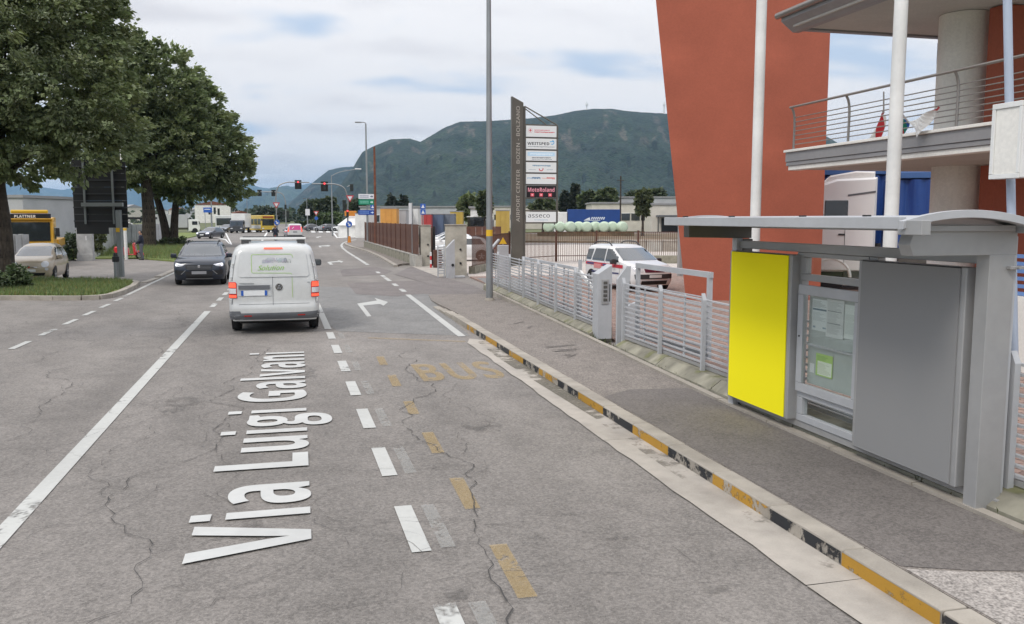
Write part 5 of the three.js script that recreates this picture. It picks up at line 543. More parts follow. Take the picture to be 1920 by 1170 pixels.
// simpler cars farther off share one shape
const farSh = carShape([[0.22, -2.1, 2.1, 0.84, 0.2, 0.12, 0.1], [0.45, -2.2, 2.2, 0.9, 0.22, 0.15, 0.1], [0.75, -2.2, 2.15, 0.9, 0.24, 0.18, 0.1], [0.88, -2.17, 1.7, 0.88, 0.26, 0.18, 0.1], [0.95, -2.1, 1.0, 0.85, 0.22, 0.14, 0.1], [1.0, -1.95, 0.85, 0.82, 0.2, 0.12, 0.1], [1.32, -1.5, 0.15, 0.66, 0.2, 0.1, 0.1], [1.43, -1.2, -0.15, 0.54, 0.22, 0.06, 0.08], [1.46, -0.95, -0.4, 0.4, 0.2, 0.03, 0.03]]);
function farCar(label, pos, turn, paint, lit, group, name = 'parked_car') {
  const t = thing(name, label, 'car', pos, turn, group); part(t, 'body', [farSh.body], paint); part(t, 'windscreen', [farSh.patch([[-0.7, 0.99], [0.7, 0.99], [0.58, 1.31], [-0.58, 1.31]], 'front', 0.008)], M.carGlass); part(t, 'rear_window', [farSh.patch([[-0.65, 1.02], [0.65, 1.02], [0.55, 1.30], [-0.55, 1.30]], 'rear', 0.008)], M.carGlass);
  for (const w of ['left', 'right']) part(t, 'side_window', [farSh.patch([[-1.5, 1.0], [0.7, 0.98], [0.15, 1.32], [-1.2, 1.34]], w, 0.008)], M.carGlass); for (const s of [1, -1]) { const f = a => s > 0 ? a : mir(a).reverse(); part(t, 'headlamp', [farSh.patch(f([[0.5, 0.62], [0.84, 0.66], [0.84, 0.78], [0.55, 0.76]]), 'front', 0.01)], lit ? M.lampHead : M.lampClear); part(t, 'tail_lamp', [farSh.patch(f([[0.58, 0.72], [0.86, 0.72], [0.86, 0.86], [0.62, 0.86]]), 'rear', 0.01)], M.lampRed); }
  part(t, 'grille', [farSh.patch([[-0.45, 0.4], [0.45, 0.4], [0.45, 0.68], [-0.45, 0.68]], 'front', 0.008)], M.black); part(t, 'number_plate', [farSh.patch([[-0.26, 0.45], [0.26, 0.45], [0.26, 0.56], [-0.26, 0.56]], 'front', 0.015)], M.paper); wheels(t, farSh, [-1.3, 1.35], 0.31, 0.2, M.alloy, true); mirror(t, 0.6, 0.98, 0.84, paint); return t;
}
farCar('dark saloon car turning out of the junction with lit headlamps', at(394, 447.6).add(V3(0, 0, -1)), -Math.PI / 2 - 0.42, M.darkCar, true, undefined, 'saloon_car');
{ const L = ['white car parked nearest behind the wide concrete pillar', 'white car second in the row behind the gateway', 'white car third in the row behind the gateway', 'silver car farthest in the row behind the gateway'];
  [[862, 489, 0.02, M.pandaWhite], [842, 474, 0.02, M.pandaWhite], [838, 466, 0.02, M.pandaWhite], [838, 460, 0.0, M.silver]].forEach(([u, v, a, m], i) => farCar(L[i], at(u, v), Math.PI - 0.22 + a, m, false, 'cars in a row behind the gateway')); }
{ // pink and white van ahead, seen from behind
  const sh = carShape([[0.3, -2.1, 2.1, 0.84, 0.1, 0.1, 0.03], [0.6, -2.15, 2.2, 0.9, 0.14, 0.1, 0.04], [1.05, -2.13, 2.0, 0.9, 0.14, 0.15, 0.04], [1.15, -2.12, 1.4, 0.88, 0.14, 0.15, 0.04], [1.75, -2.0, 0.6, 0.78, 0.18, 0.12, 0.05], [1.85, -1.85, 0.4, 0.68, 0.25, 0.1, 0.05], [1.88, -1.6, 0.2, 0.5, 0.25, 0.05, 0.05]]);
  const p = at(553, 448.4), t = thing('courier_van', 'pink and white van waiting at the red traffic light', 'van', [p.x, 0, p.z - 2.1], Math.PI / 2 + 0.02); part(t, 'body', [sh.body], M.vanWhite); part(t, 'rear_window', [sh.patch([[-0.68, 1.12], [0.68, 1.12], [0.62, 1.68], [-0.62, 1.68]], 'rear', 0.008)], M.pink); part(t, 'window_print', ribbonOn(sh, [[-0.35, 1.28], [-0.12, 1.5]], 'rear', 0.014, 0.07), M.signWhite); for (const s of [1, -1]) { const f = a => s > 0 ? a : mir(a).reverse(); part(t, 'tail_lamp', [sh.patch(f([[0.72, 0.9], [0.89, 0.9], [0.82, 1.5], [0.72, 1.5]]), 'rear', 0.01)], M.lampBrake); part(t, 'side_print', [sh.patch([[-1.9, 0.5], [0.8, 0.5], [0.8, 1.05], [-1.9, 1.05]], s > 0 ? 'right' : 'left', 0.006)], M.pink); } part(t, 'number_plate', [sh.patch([[-0.25, 0.82], [0.25, 0.82], [0.25, 0.94], [-0.25, 0.94]], 'rear', 0.012)], M.plasticGrey); part(t, 'bumper', [sh.patch([[-0.88, 0.32], [0.88, 0.32], [0.89, 0.5], [-0.89, 0.5]], 'rear', 0.01)], M.plastic); mirror(t, 1.0, 1.2, 0.88, M.plastic); wheels(t, sh, [-1.3, 1.4], 0.31, 0.2);
  const o = farCar('blue grey car waiting ahead of the pink van at the lights', p.clone().add(V3(-0.5, 0, -11)), Math.PI / 2 + 0.02, M.silver, false, undefined, 'queued_car');
}
{ // articulated yellow bus turning
  const D = 158, a = far(503, 430, D).setY(0), t = thing('articulated_bus', 'yellow and white articulated bus turning through the junction', 'bus', a, -Math.PI / 2 + 0.40), box = (n, w, h, d, x, y, z, m, par = t, r = 0.1) => part(par, n, [rb(w, h, d, r, x, y, z, 3)], m);
  box('front_section', 8, 2.75, 2.5, -4, 1.75, 0, M.busYellow); const f = box('front_panel', 0.06, 2.6, 2.4, 0.0, 1.75, 0, M.busYellow); part(f, 'windscreen', [rb(0.05, 1.2, 2.2, 0.05, 0.04, 1.85, 0)], M.carGlass); part(f, 'destination_sign', [rb(0.05, 0.34, 2.0, 0.03, 0.045, 2.78, 0)], mat([0.3, 0.07, 0.02], { rough: 0.4 })); for (const s of [1, -1]) part(f, 'headlamp', [rb(0.05, 0.18, 0.35, 0.03, 0.04, 0.75, s * 0.95)], M.lampClear); part(f, 'bumper', [rb(0.06, 0.16, 2.3, 0.03, 0.04, 0.46, 0)], M.plastic);
  for (const s of [1, -1]) for (let k = 0; k < 4; k++) part(t, 'side_window', [rb(1.5, 1.05, 0.05, 0.05, -1.1 - k * 1.75, 1.95, s * 1.25)], M.carGlass); for (const s of [1, -1]) part(t, 'white_side', [rb(7.2, 0.6, 0.04, 0.02, -4, 1.0, s * 1.25)], M.vanWhite);
  const q = new THREE.Group(); q.name = 'rear_section'; q.position.set(-8.6, 0, 0); q.rotation.y = 0.5; t.add(q); part(q, 'rear_body', [rb(7.5, 2.75, 2.5, 0.1, -3.9, 1.75, 0, 3)], M.vanWhite); for (const s of [1, -1]) part(q, 'rear_side_glass', [rb(6.8, 1.4, 0.05, 0.05, -3.9, 1.9, s * 1.25)], M.carGlass); part(t, 'bellows', [cy(1.15, 1.15, 2.5, -8.3, 0.5, 0, 20)], M.plastic);
  for (const x of [-2.6, -6.6]) for (const s of [1, -1]) part(t, 'wheel', [cz(0.48, 0.3, x, 0.48, s * 1.08, 20)], M.rubber); for (const s of [1, -1]) part(q, 'rear_wheel', [cz(0.48, 0.3, -3.6, 0.48, s * 1.08, 20)], M.rubber); for (const s of [1, -1]) part(t, 'mirror', [rb(0.12, 0.4, 0.2, 0.04, 0.35, 2.3, s * 1.35)], M.plastic);
}
function boxTruck(label, pos, turn, box, cab, o = {}) {
  const t = thing(o.name ?? 'box_truck', label, o.cat ?? 'truck', pos, turn, o.group), L = o.L ?? 6, H = o.H ?? 2.5, W = 2.4, ch = o.cabH ?? 2.4, y0 = o.y0 ?? 0.9;
  const b = part(t, 'cargo_box', [rb(L, H, W, 0.04, -L / 2 - 0.15, y0 + H / 2, 0)], box); part(b, 'edge_rail', [rb(L + 0.04, 0.1, W + 0.04, 0.01, -L / 2 - 0.15, y0 + 0.05, 0)], M.darkSteel);
  const c = part(t, 'cab', [extr([[0, 0.45], [1.75, 0.45], [1.8, 1.1], [1.55, ch], [1.2, ch + 0.1], [0, ch + 0.1]], 2.1, 0.06).translate(0, 0, -1.05)], cab); part(c, 'windscreen', [extr([[1.74, 1.36], [1.80, 1.36], [1.63, ch - 0.1], [1.57, ch - 0.1]], 1.9).translate(0.05, 0, -0.95)], M.carGlass); for (const s of [1, -1]) { part(c, 'side_window', [rb(0.85, 0.62, 0.04, 0.04, 1.0, 1.75, s * 1.115)], M.carGlass); part(c, 'headlamp', [rb(0.06, 0.16, 0.36, 0.02, 1.86, 0.82, s * 0.8)], M.lampClear); part(c, 'mirror', [rb(0.1, 0.45, 0.2, 0.03, 1.75, 1.8, s * 1.28)], M.black); } part(c, 'bumper', [rb(0.16, 0.34, 2.2, 0.04, 1.82, 0.52, 0)], M.plastic); part(c, 'grille', [rb(0.05, 0.34, 1.3, 0.02, 1.86, 1.06, 0)], M.plastic);
  for (const x of o.axles ?? [1.0, -L * 0.7]) for (const s of [1, -1]) part(t, 'wheel', [cz(0.45, 0.3, x, 0.45, s * 1.0, 20)], M.rubber); part(t, 'chassis', [rb(L + 1.2, 0.2, 0.9, 0.02, -L / 2 + 0.5, 0.75, 0)], M.black); return t;
}
boxTruck('white box lorry with high body waiting beside the yellow bus', far(447, 430, 152).setY(0), -Math.PI / 2 - 0.12, M.whitePaint, M.darkCar, { L: 6, H: 2.5, cabH: 2.1 });
farCar('dark car queueing behind the white box lorry', far(424, 430, 160).setY(0), -Math.PI / 2 - 0.3, M.darkCar, false, undefined, 'queued_car');
{ // yellow breakdown truck behind the boundary wall
  const p = footing(60, 46), t = boxTruck('yellow breakdown truck with name board behind grey wall panels', p, -1.40, M.truckYellow, M.truckYellow, { L: 5, H: 0.5, cabH: 2.42, name: 'breakdown_truck' }); const c = t.children.find(q => q.name === 'cab');
  const nb = part(t, 'name_board', [rb(0.06, 0.26, 2.0, 0.02, 1.50, 2.62, 0)], M.navy); const o = new THREE.Mesh(new THREE.PlaneGeometry(1.8, 0.22), printMat(320, 40, (x, w, h) => { x.fillStyle = '#14161c'; x.fillRect(0, 0, w, h); x.fillStyle = '#e6e6e2'; x.font = 'bold 36px sans-serif'; x.fillText('PLATTNER', 40, 33, 240); })); o.name = 'lettering'; o.rotation.y = Math.PI / 2; o.position.set(1.535, 2.62, 0); o.castShadow = o.receiveShadow = true; nb.add(o);
  part(t, 'light_bar', [rb(0.3, 0.18, 1.7, 0.06, 1.1, 2.86, 0, 3)], M.amber); part(t, 'sun_visor', [rb(0.3, 0.06, 2.1, 0.02, 1.6, 2.48, 0)], M.truckYellow);
}
{ // white tractor unit with blue curtain trailer behind the red building
  const D = 31, h0 = 0.012, f = far(1518, 420, D), t = thing('tractor_truck', 'white tractor unit parked behind the red tower under the balcony', 'truck', [f.x, h0, f.z], 2.60);
  part(t, 'cab', [extr([[-2.0, 0.75], [0.25, 0.75], [0.3, 1.5], [0.15, 2.7], [0.02, 3.25], [-0.2, 3.55], [-0.8, 3.75], [-2.0, 3.8]], 2.35, 0.07).translate(0, 0, -1.17)], M.pandaWhite); for (const s of [1, -1]) { part(t, 'side_window', [rb(0.75, 0.72, 0.05, 0.06, -0.80, 2.75, s * 1.235)], M.carGlass); part(t, 'door_handle', [rb(0.22, 0.06, 0.05, 0.02, -1.0, 1.95, s * 1.25)], M.black); part(t, 'wind_lip', [extr([[-1.15, 3.3], [-2.02, 3.42], [-2.02, 3.36], [-1.15, 3.24]], 0.03).translate(0, 0, s * 1.245 - 0.015)], M.plasticGrey); part(t, 'mirror', [rb(0.2, 0.62, 0.14, 0.04, -0.15, 2.8, s * 1.45)], M.black); part(t, 'door_seam', [rb(0.015, 1.9, 0.02, 0.002, -1.1, 1.9, s * 1.245), rb(0.8, 0.015, 0.02, 0.002, -0.7, 2.62, s * 1.245)], M.plasticGrey); part(t, 'wheel', [cz(0.5, 0.32, -0.7, 0.5, s * 1.0, 24)], M.rubber); part(t, 'wheel', [cz(0.5, 0.32, -4.2, 0.5, s * 1.0, 24)], M.rubber); part(t, 'wheel_arch', [new THREE.TorusGeometry(0.62, 0.06, 8, 20, Math.PI).translate(-0.7, 0.5, s * 1.2)], M.whitePaint); part(t, 'side_skirt', [rb(1.0, 0.5, 0.1, 0.03, -1.6, 0.6, s * 1.15)], M.plastic); }
  part(t, 'windscreen', [extr([[0.27, 1.75], [0.33, 1.75], [0.2, 2.62], [0.14, 2.62]], 2.1).translate(0.05, 0, -1.05)], M.carGlass); part(t, 'roof_deflector', [extr([[-0.3, 3.60], [-1.95, 3.88], [-1.95, 4.02], [-1.4, 4.04], [-0.6, 3.9]], 2.1, 0.05).translate(0, 0, -1.05)], M.whitePaint); part(t, 'chassis', [rb(4.5, 0.25, 0.9, 0.02, -3.0, 0.85, 0)], M.black); part(t, 'bumper', [rb(0.3, 0.5, 2.3, 0.05, 0.2, 0.5, 0)], M.whitePaint);
  const q = thing('curtain_trailer', 'blue curtain sided trailer behind white tractor unit', 'trailer', t.position.clone().add(V3(Math.cos(2.60) * -2.6, 0, -Math.sin(2.60) * -2.6)), 2.60), S = 90, vv = [];
  for (const s of [1, -1]) { const v = []; const Z = (i, y) => s * (1.22 + 0.075 * Math.sin(i * 1.3 + 0.5 * Math.sin(y * 1.7 + i * 0.2)) + 0.05 * Math.sin(i * 0.61 + y * 0.9) + 0.03 * Math.sin(i * 2.7 + 1)); for (let i = 0; i < S; i++) for (let j = 0; j < 6; j++) { const x0 = -i * 0.11, x1 = -(i + 1) * 0.11, y0 = 1.2 + j * 0.43, y1 = y0 + 0.43; for (const [x, y, k] of [[x0, y0, i], [x1, y0, i + 1], [x1, y1, i + 1], [x0, y0, i], [x1, y1, i + 1], [x0, y1, i]]) v.push(x, y, Z(k, y)); } const g = new THREE.BufferGeometry(); g.setAttribute('position', new THREE.Float32BufferAttribute(v, 3)); g.computeVertexNormals(); const m = mergeVertices((g.deleteAttribute('normal'), g), 1e-3); m.computeVertexNormals(); part(q, 'curtain', [m.toNonIndexed()], M.tarp); }
  part(q, 'roof_rail', [rb(10, 0.22, 2.6, 0.03, -4.95, 3.92, 0)], mat([0.05, 0.12, 0.30], { tex: 'grime', rough: 0.5 })); part(q, 'front_wall', [rb(0.08, 2.7, 2.45, 0.02, 0.05, 2.5, 0)], M.tarp); part(q, 'floor', [rb(10, 0.2, 2.4, 0.02, -4.95, 1.1, 0)], M.darkSteel); for (const x of [-7, -8.3]) for (const s of [1, -1]) part(q, 'wheel', [cz(0.5, 0.34, x, 0.5, s * 0.98, 24)], M.rubber); part(q, 'landing_leg', [rb(0.12, 1.0, 0.12, 0.01, -2, 0.52, 0.8), rb(0.12, 1.0, 0.12, 0.01, -2, 0.52, -0.8)], M.darkSteel);
}
{ const src = scene.children.find(o => o.name === 'curtain_trailer'); const d = ray(1640, 410).setY(0).normalize(); copyOf(src, 'second blue trailer whose roof edge shows above the white tractor cab', src.position.clone().addScaledVector(d, 4.2).add(V3(-3.2, 0.35, -2.2))); }
{ // blue lorry beyond the gravel lot
  const D = 128, p = footing(1062, D), t = boxTruck('blue curtain sided lorry with white lettering beyond wrapped bales', p, Math.PI - 0.25, M.tarp, M.whitePaint, { L: 7.6, H: 2.75, cabH: 3.3, y0: 1.1, axles: [1.0, -5, -6.2] });
  const o = new THREE.Mesh(new THREE.PlaneGeometry(3.4, 1.1), printMat(256, 84, (x, w, h) => { x.clearRect(0, 0, w, h); x.fillStyle = '#dfe6ee'; for (let i = 0; i < 7; i++) { x.beginPath(); x.moveTo(84 + i * 22, 52); x.lineTo(92 + i * 22, 24); x.lineTo(106 + i * 22, 24); x.lineTo(102 + i * 22, 34); x.lineTo(96 + i * 22, 52); x.fill(); } x.fillRect(6, 58, 180, 6); x.beginPath(); x.moveTo(10, 56); x.lineTo(70, 26); x.lineTo(76, 56); x.fill(); }, { clear: true })); o.name = 'lettering'; o.rotation.y = Math.PI; o.position.set(-4.1, 2.5, -1.215); o.castShadow = o.receiveShadow = true; t.children[0].add(o);
}
// ---------------------------------------------------------------- trees, shrubs, grass
function crownGeo(lobes, clumps, per, leaf, clumpR, seed, tint, opt = {}) {
  const r = rng(seed), n = clumps * per, pos = new Float32Array(n * 18), col = new Float32Array(n * 18), vol = lobes.map(l => l[3] * l[4] * l[5]), tot = vol.reduce((a, b) => a + b), dir = V3(0, 0, 0), sidev = V3(0, 0, 0), nn = V3(0, 0, 0); let k = 0;
  const gauss = () => (r() + r() + r() - 1.5) / 1.5;
  for (let c = 0; c < clumps; c++) {
    let q = r() * tot, li = 0; while (q > vol[li] && li < lobes.length - 1) { q -= vol[li]; li++; } const l = lobes[li];
    const th = r() * 6.2832, cz_ = r() * 2 - 1, sq = Math.sqrt(1 - cz_ * cz_), rad = opt.fill && r() < opt.fill ? Math.cbrt(r()) * 0.85 : 0.80 + r() * 0.26;
    const ux = sq * Math.cos(th), uy = cz_, uz = sq * Math.sin(th), cx = l[0] + ux * l[3] * rad, cyy = l[1] + uy * l[4] * rad, czz = l[2] + uz * l[5] * rad;
    const R = clumpR * (0.6 + r() * 0.8), shade = 0.78 + r() * 0.44, yel = r() * r() * 0.35;
    for (let i = 0; i < per; i++) {
      const px = cx + gauss() * R, py = cyy + gauss() * R * 0.7 + (opt.droop ? -Math.abs(gauss()) * opt.droop : 0), pz = czz + gauss() * R, s = leaf * (0.4 + r() * 1.15), w = s * (opt.width ?? 0.36);
      dir.set(ux + gauss() * 1.1, uy * 0.4 + gauss() * 0.8 - (opt.hang ?? 0.25), uz + gauss() * 1.1).normalize(); sidev.set(gauss(), gauss(), gauss()).cross(dir).normalize(); nn.crossVectors(dir, sidev).multiplyScalar(w * 0.35);
      const T_ = [px + dir.x * s, py + dir.y * s, pz + dir.z * s], A = [px + dir.x * s * 0.45 + sidev.x * w + nn.x, py + dir.y * s * 0.45 + sidev.y * w + nn.y, pz + dir.z * s * 0.45 + sidev.z * w + nn.z], B_ = [px + dir.x * s * 0.45 - sidev.x * w + nn.x, py + dir.y * s * 0.45 - sidev.y * w + nn.y, pz + dir.z * s * 0.45 - sidev.z * w + nn.z];
      const f = shade * (0.75 + r() * 0.5), cr = tint[0] * f * (1 + yel * 0.9), cg = tint[1] * f * (1 + yel * 0.5), cb = tint[2] * f;
      for (const p of [[px, py, pz], A, T_, [px, py, pz], T_, B_]) { pos[k] = p[0]; pos[k + 1] = p[1]; pos[k + 2] = p[2]; col[k] = cr; col[k + 1] = cg; col[k + 2] = cb; k += 3; }
    }
  }
  const g = new THREE.BufferGeometry(); g.setAttribute('position', new THREE.BufferAttribute(pos, 3)); g.setAttribute('color', new THREE.BufferAttribute(col, 3)); g.computeVertexNormals(); g.setAttribute('uv', new THREE.BufferAttribute(new Float32Array(n * 12), 2)); return g;
}
function tree(name, label, pos, trunks, lobes, o) {
  const t = thing(name, label, 'tree', pos, 0, o.group); const cr = part(t, 'crown', [crownGeo(lobes, o.clumps, o.per, o.leaf, o.R, o.seed, o.tint, o)], M.leaf);
  for (const q of trunks) part(t, 'trunk', [tube(q.pts.map(a => V3(...a)), q.r, 10, 20, q.r1)], M.bark);
  const r = rng(o.seed + 5), br = []; if (o.branches) for (let i = 0; i < o.branches; i++) { const l = lobes[i % lobes.length], top = trunks[i % trunks.length].pts.at(-1), e = [l[0] + (r() - 0.5) * l[3], l[1] + (r() - 0.5) * l[4], l[2] + (r() - 0.5) * l[5]], k = 0.55 + r() * 0.4, b = [top[0] * k, top[1] * k, top[2] * k]; br.push(tube([V3(...b), V3((b[0] + e[0]) / 2, (b[1] + e[1]) / 2 + 0.4, (b[2] + e[2]) / 2), V3(...e)], trunks[0].r * 0.28, 6, 10, 0.02)); } if (br.length) { const bo = part(t, 'branches', br, M.bark); bo.userData.kind = 'stuff'; } return t;
}
const GREEN = [0.168, 0.216, 0.086];
// lobes are [x, y, z, rx, ry, rz] about the trunk foot; z grows towards the camera
tree('avenue_tree', 'large dark leafy tree standing over the beige car', [-10.15, 0, -34.7], [{ r: 0.34, r1: 0.16, pts: [[0, -0.1, 0], [0.05, 2, 0.05], [-0.05, 4, 0], [0.2, 7, -0.2]] }],
  [[-1.6, 8.6, 0, 3.2, 3.4, 3.2], [1.6, 8.2, 0.4, 2.8, 3.6, 3.0], [0.4, 11.4, -0.3, 3.3, 3.4, 3.2], [2.9, 6.9, 0.8, 1.9, 2.0, 1.9], [-2.6, 5.6, 0.6, 2.2, 1.9, 2.2], [0.2, 5.6, 1.2, 2.2, 1.7, 2.0], [-0.6, 14, 0, 2.4, 2.2, 2.4], [3.1, 9.4, -0.6, 1.5, 2.2, 1.8], [2.5, 5.15, 1.0, 1.9, 1.25, 1.6], [0.6, 4.6, 0.9, 1.8, 1.0, 1.5], [3.6, 5.6, 0.9, 1.3, 1.3, 1.4]], { clumps: 1850, per: 72, leaf: 0.155, R: 0.40, seed: 101, tint: GREEN, fill: 0.25, branches: 14, hang: 0.3, group: 'avenue trees on the verge' });
tree('avenue_tree', 'tall dark tree with single straight trunk beside the scooter', [-12.05, 0, -79.5], [{ r: 0.62, r1: 0.3, pts: [[0, -0.1, 0], [0.1, 3, 0], [0, 6, 0], [0.3, 10, 0]] }],
  [[-1.8, 10, 0, 4.4, 4.6, 4], [1.2, 12.4, 0, 4.0, 4.6, 3.8], [-2.0, 14.2, 0, 3.2, 3.6, 3.2], [2.8, 8.6, 0.5, 3.2, 3.2, 3], [-4.6, 8.0, 0.5, 2.6, 2.8, 2.6], [-0.6, 16.6, 0, 1.7, 1.9, 1.7], [0, 6.6, 1, 3, 1.8, 2.6]], { clumps: 1000, per: 46, leaf: 0.34, R: 0.6, seed: 102, tint: GREEN, fill: 0.25, branches: 12, hang: 0.1, group: 'avenue trees on the verge' });
tree('avenue_tree', 'spreading dark tree with forked trunk nearest the junction', [-10.85, 0, -83.6], [{ r: 0.42, r1: 0.2, pts: [[-0.25, -0.1, 0], [-0.45, 2, 0], [-1.0, 4.5, 0], [-1.6, 7, 0]] }, { r: 0.40, r1: 0.18, pts: [[0.3, -0.1, 0.1], [0.45, 2.5, 0], [0.8, 5, 0], [1.6, 8, 0]] }],
  [[1.2, 9.4, 0, 4.6, 4.6, 4.2], [4.2, 8.0, 0.3, 3.0, 3.6, 3.0], [2.6, 11.6, 0, 3.2, 3.2, 3.2], [5.3, 6.6, 0.4, 2.2, 2.6, 2.3], [0.2, 12.8, 0, 2.6, 2.8, 2.6], [2.2, 5.8, 0.8, 3.2, 1.9, 2.6], [-2.5, 9.0, 0, 2.8, 3, 2.8]], { clumps: 1000, per: 46, leaf: 0.34, R: 0.6, seed: 103, tint: GREEN, fill: 0.25, branches: 12, hang: 0.1, group: 'avenue trees on the verge' });
{ // nearer tree whose branch tip hangs into the top left corner
  const c = far(-30, 20, 15); tree('overhanging_tree', 'yellow green drooping branch tip at the upper left corner', [c.x - 4.6, 0, c.z - 1], [{ r: 0.2, r1: 0.08, pts: [[0, -0.1, 0], [0, 3, 0], [0.2, 5.5, 0], [1.6, 6.6, 0.4]] }], [[4.3, c.y - 0.35, 1, 0.75, 0.7, 0.7], [3.4, c.y + 0.5, 0.8, 1.2, 1.0, 1.0], [2.2, c.y + 1.6, 0.5, 1.6, 1.4, 1.4]], { clumps: 320, per: 60, leaf: 0.11, R: 0.22, seed: 104, tint: [0.105, 0.14, 0.035], fill: 0.3, branches: 6, hang: 0.9, width: 0.22, droop: 0.2 }); }
// shrubs by the walls
const shrub = (label, pos, lobes, seed, tint = [0.06, 0.10, 0.03], leaf = 0.12, n = 120) => { const t = thing('shrub', label, 'shrub', pos); part(t, 'foliage', [crownGeo(lobes, n, 40, leaf, 0.2, seed, tint, { fill: 0.5 })], M.leaf); part(t, 'stem', [tube([V3(0, -0.05, 0), V3(0.02, 0.3, 0), V3(0, lobes[0][1], 0)], 0.04, 6, 6, 0.015)], M.bark); return t; };
shrub('dark green bush left of the pale wall end', footing(134, 52).setY(0.05), [[0, 0.75, 0, 0.7, 0.8, 0.6], [0.3, 1.3, 0, 0.45, 0.5, 0.4]], 201); shrub('yellow green climber spilling over the grey wall', footing(172, 54).setY(0.02), [[0, 1.75, 0, 0.55, 0.4, 0.4], [0.25, 1.2, 0.1, 0.35, 0.8, 0.3], [-0.5, 1.9, 0, 0.4, 0.25, 0.3]], 202, [0.10, 0.125, 0.035]); shrub('low leafy bush at the foot of the large tree', at(6, 549).setY(0.08), [[0, 0.3, 0, 0.55, 0.34, 0.5], [-0.9, 0.35, 0, 0.6, 0.4, 0.5], [0.55, 0.45, 0.2, 0.22, 0.5, 0.2]], 203, [0.075, 0.12, 0.035], 0.11, 190); shrub('low weeds round the forked tree trunk', at(322, 464).setY(0.08), [[0, 0.35, 0, 1.1, 0.4, 0.6], [1.0, 0.3, 0.2, 0.7, 0.45, 0.5]], 204, [0.07, 0.10, 0.03], 0.16, 90);
{ // grass on the verge
  const grassy = (name, label, n, seed, place, h0, tint) => { const r = rng(seed), v = [], c = []; for (let i = 0; i < n; i++) { const [x, s, k] = place(r), h = h0 * (0.5 + r() * 0.9) * (k ?? 1), a = r() * 6.28, w = 0.012 + r() * 0.01, lx = (r() - 0.5) * h * 0.9, lz = (r() - 0.5) * h * 0.9, dx = Math.cos(a) * w, dz = Math.sin(a) * w, y = 0.09; v.push(x - dx, y, -s - dz, x + dx, y, -s + dz, x + lx, y + h, -s + lz); const f = 0.7 + r() * 0.6, dry = r() < 0.15 ? 1.6 : 1; for (let q = 0; q < 3; q++) c.push(tint[0] * f * dry, tint[1] * f, tint[2] * f); } const g = new THREE.BufferGeometry(); g.setAttribute('position', new THREE.Float32BufferAttribute(v, 3)); g.setAttribute('color', new THREE.Float32BufferAttribute(c, 3)); g.setAttribute('uv', new THREE.BufferAttribute(new Float32Array(v.length / 3 * 2), 2)); g.computeVertexNormals(); const m = part(scene, name, [g], M.leaf); m.userData = { kind: 'stuff', label, category: 'grass' }; };
  const inPoly = (p, x, y) => { let c = false; for (let i = 0, j = p.length - 1; i < p.length; j = i++) if ((p[i][1] > y) !== (p[j][1] > y) && x < (p[j][0] - p[i][0]) * (y - p[i][1]) / (p[j][1] - p[i][1]) + p[i][0]) c = !c; return c; };
  const A = [[-8.1, 29.7], [-6.4, 29.25], [-5.9, 29.8], [-5.78, 33.5], [-6, 35.2], [-6.7, 36.4], [-8, 37], [-10.4, 37.4], [-13.6, 36], [-15, 33], [-11.8, 30.9]], B_ = [[-6.2, 53], [-6.3, 60], [-6.8, 72], [-8.7, 83], [-12, 90], [-18, 92], [-18, 66], [-10, 59]];
  const scat = (P, x0, x1, s0, s1) => r => { for (; ;) { const x = mix(x0, x1, r()), s = mix(s0, s1, r()); if (!inPoly(P, x, s)) continue; const d = fbm(x * 1.3 + 7, s * 1.3, 3); if (d < 0.33 && r() < 0.8) continue; return [x, s, 0.5 + d * 1.3]; } };
  grassy('grass', 'short green grass on the kerbed verge island', 26000, 301, scat(A, -15, -5.7, 29, 37.5), 0.13, [0.17, 0.235, 0.065]); grassy('grass', 'green grass under the far avenue trees', 16000, 302, scat(B_, -18, -6, 53, 92), 0.24, [0.16, 0.22, 0.06]);
  const weeds = r => { const s = 29 + r() * 1.2; return [-9.5 - r() * 4, s, 1]; }; grassy('grass', 'tall thin weeds beside the beige car', 260, 303, r => [-9.9 - r() * 2.0, 34.2 + r() * 1.6, 1], 0.45, [0.15, 0.15, 0.06]); grassy('grass', 'sparse weeds along the fence footing', 1500, 304, r => { const s = 5 + r() * 22; return [rimX(s) + 0.14 + r() * 0.06, s, 0.5 + r()]; }, 0.07, [0.10, 0.12, 0.04]);
}
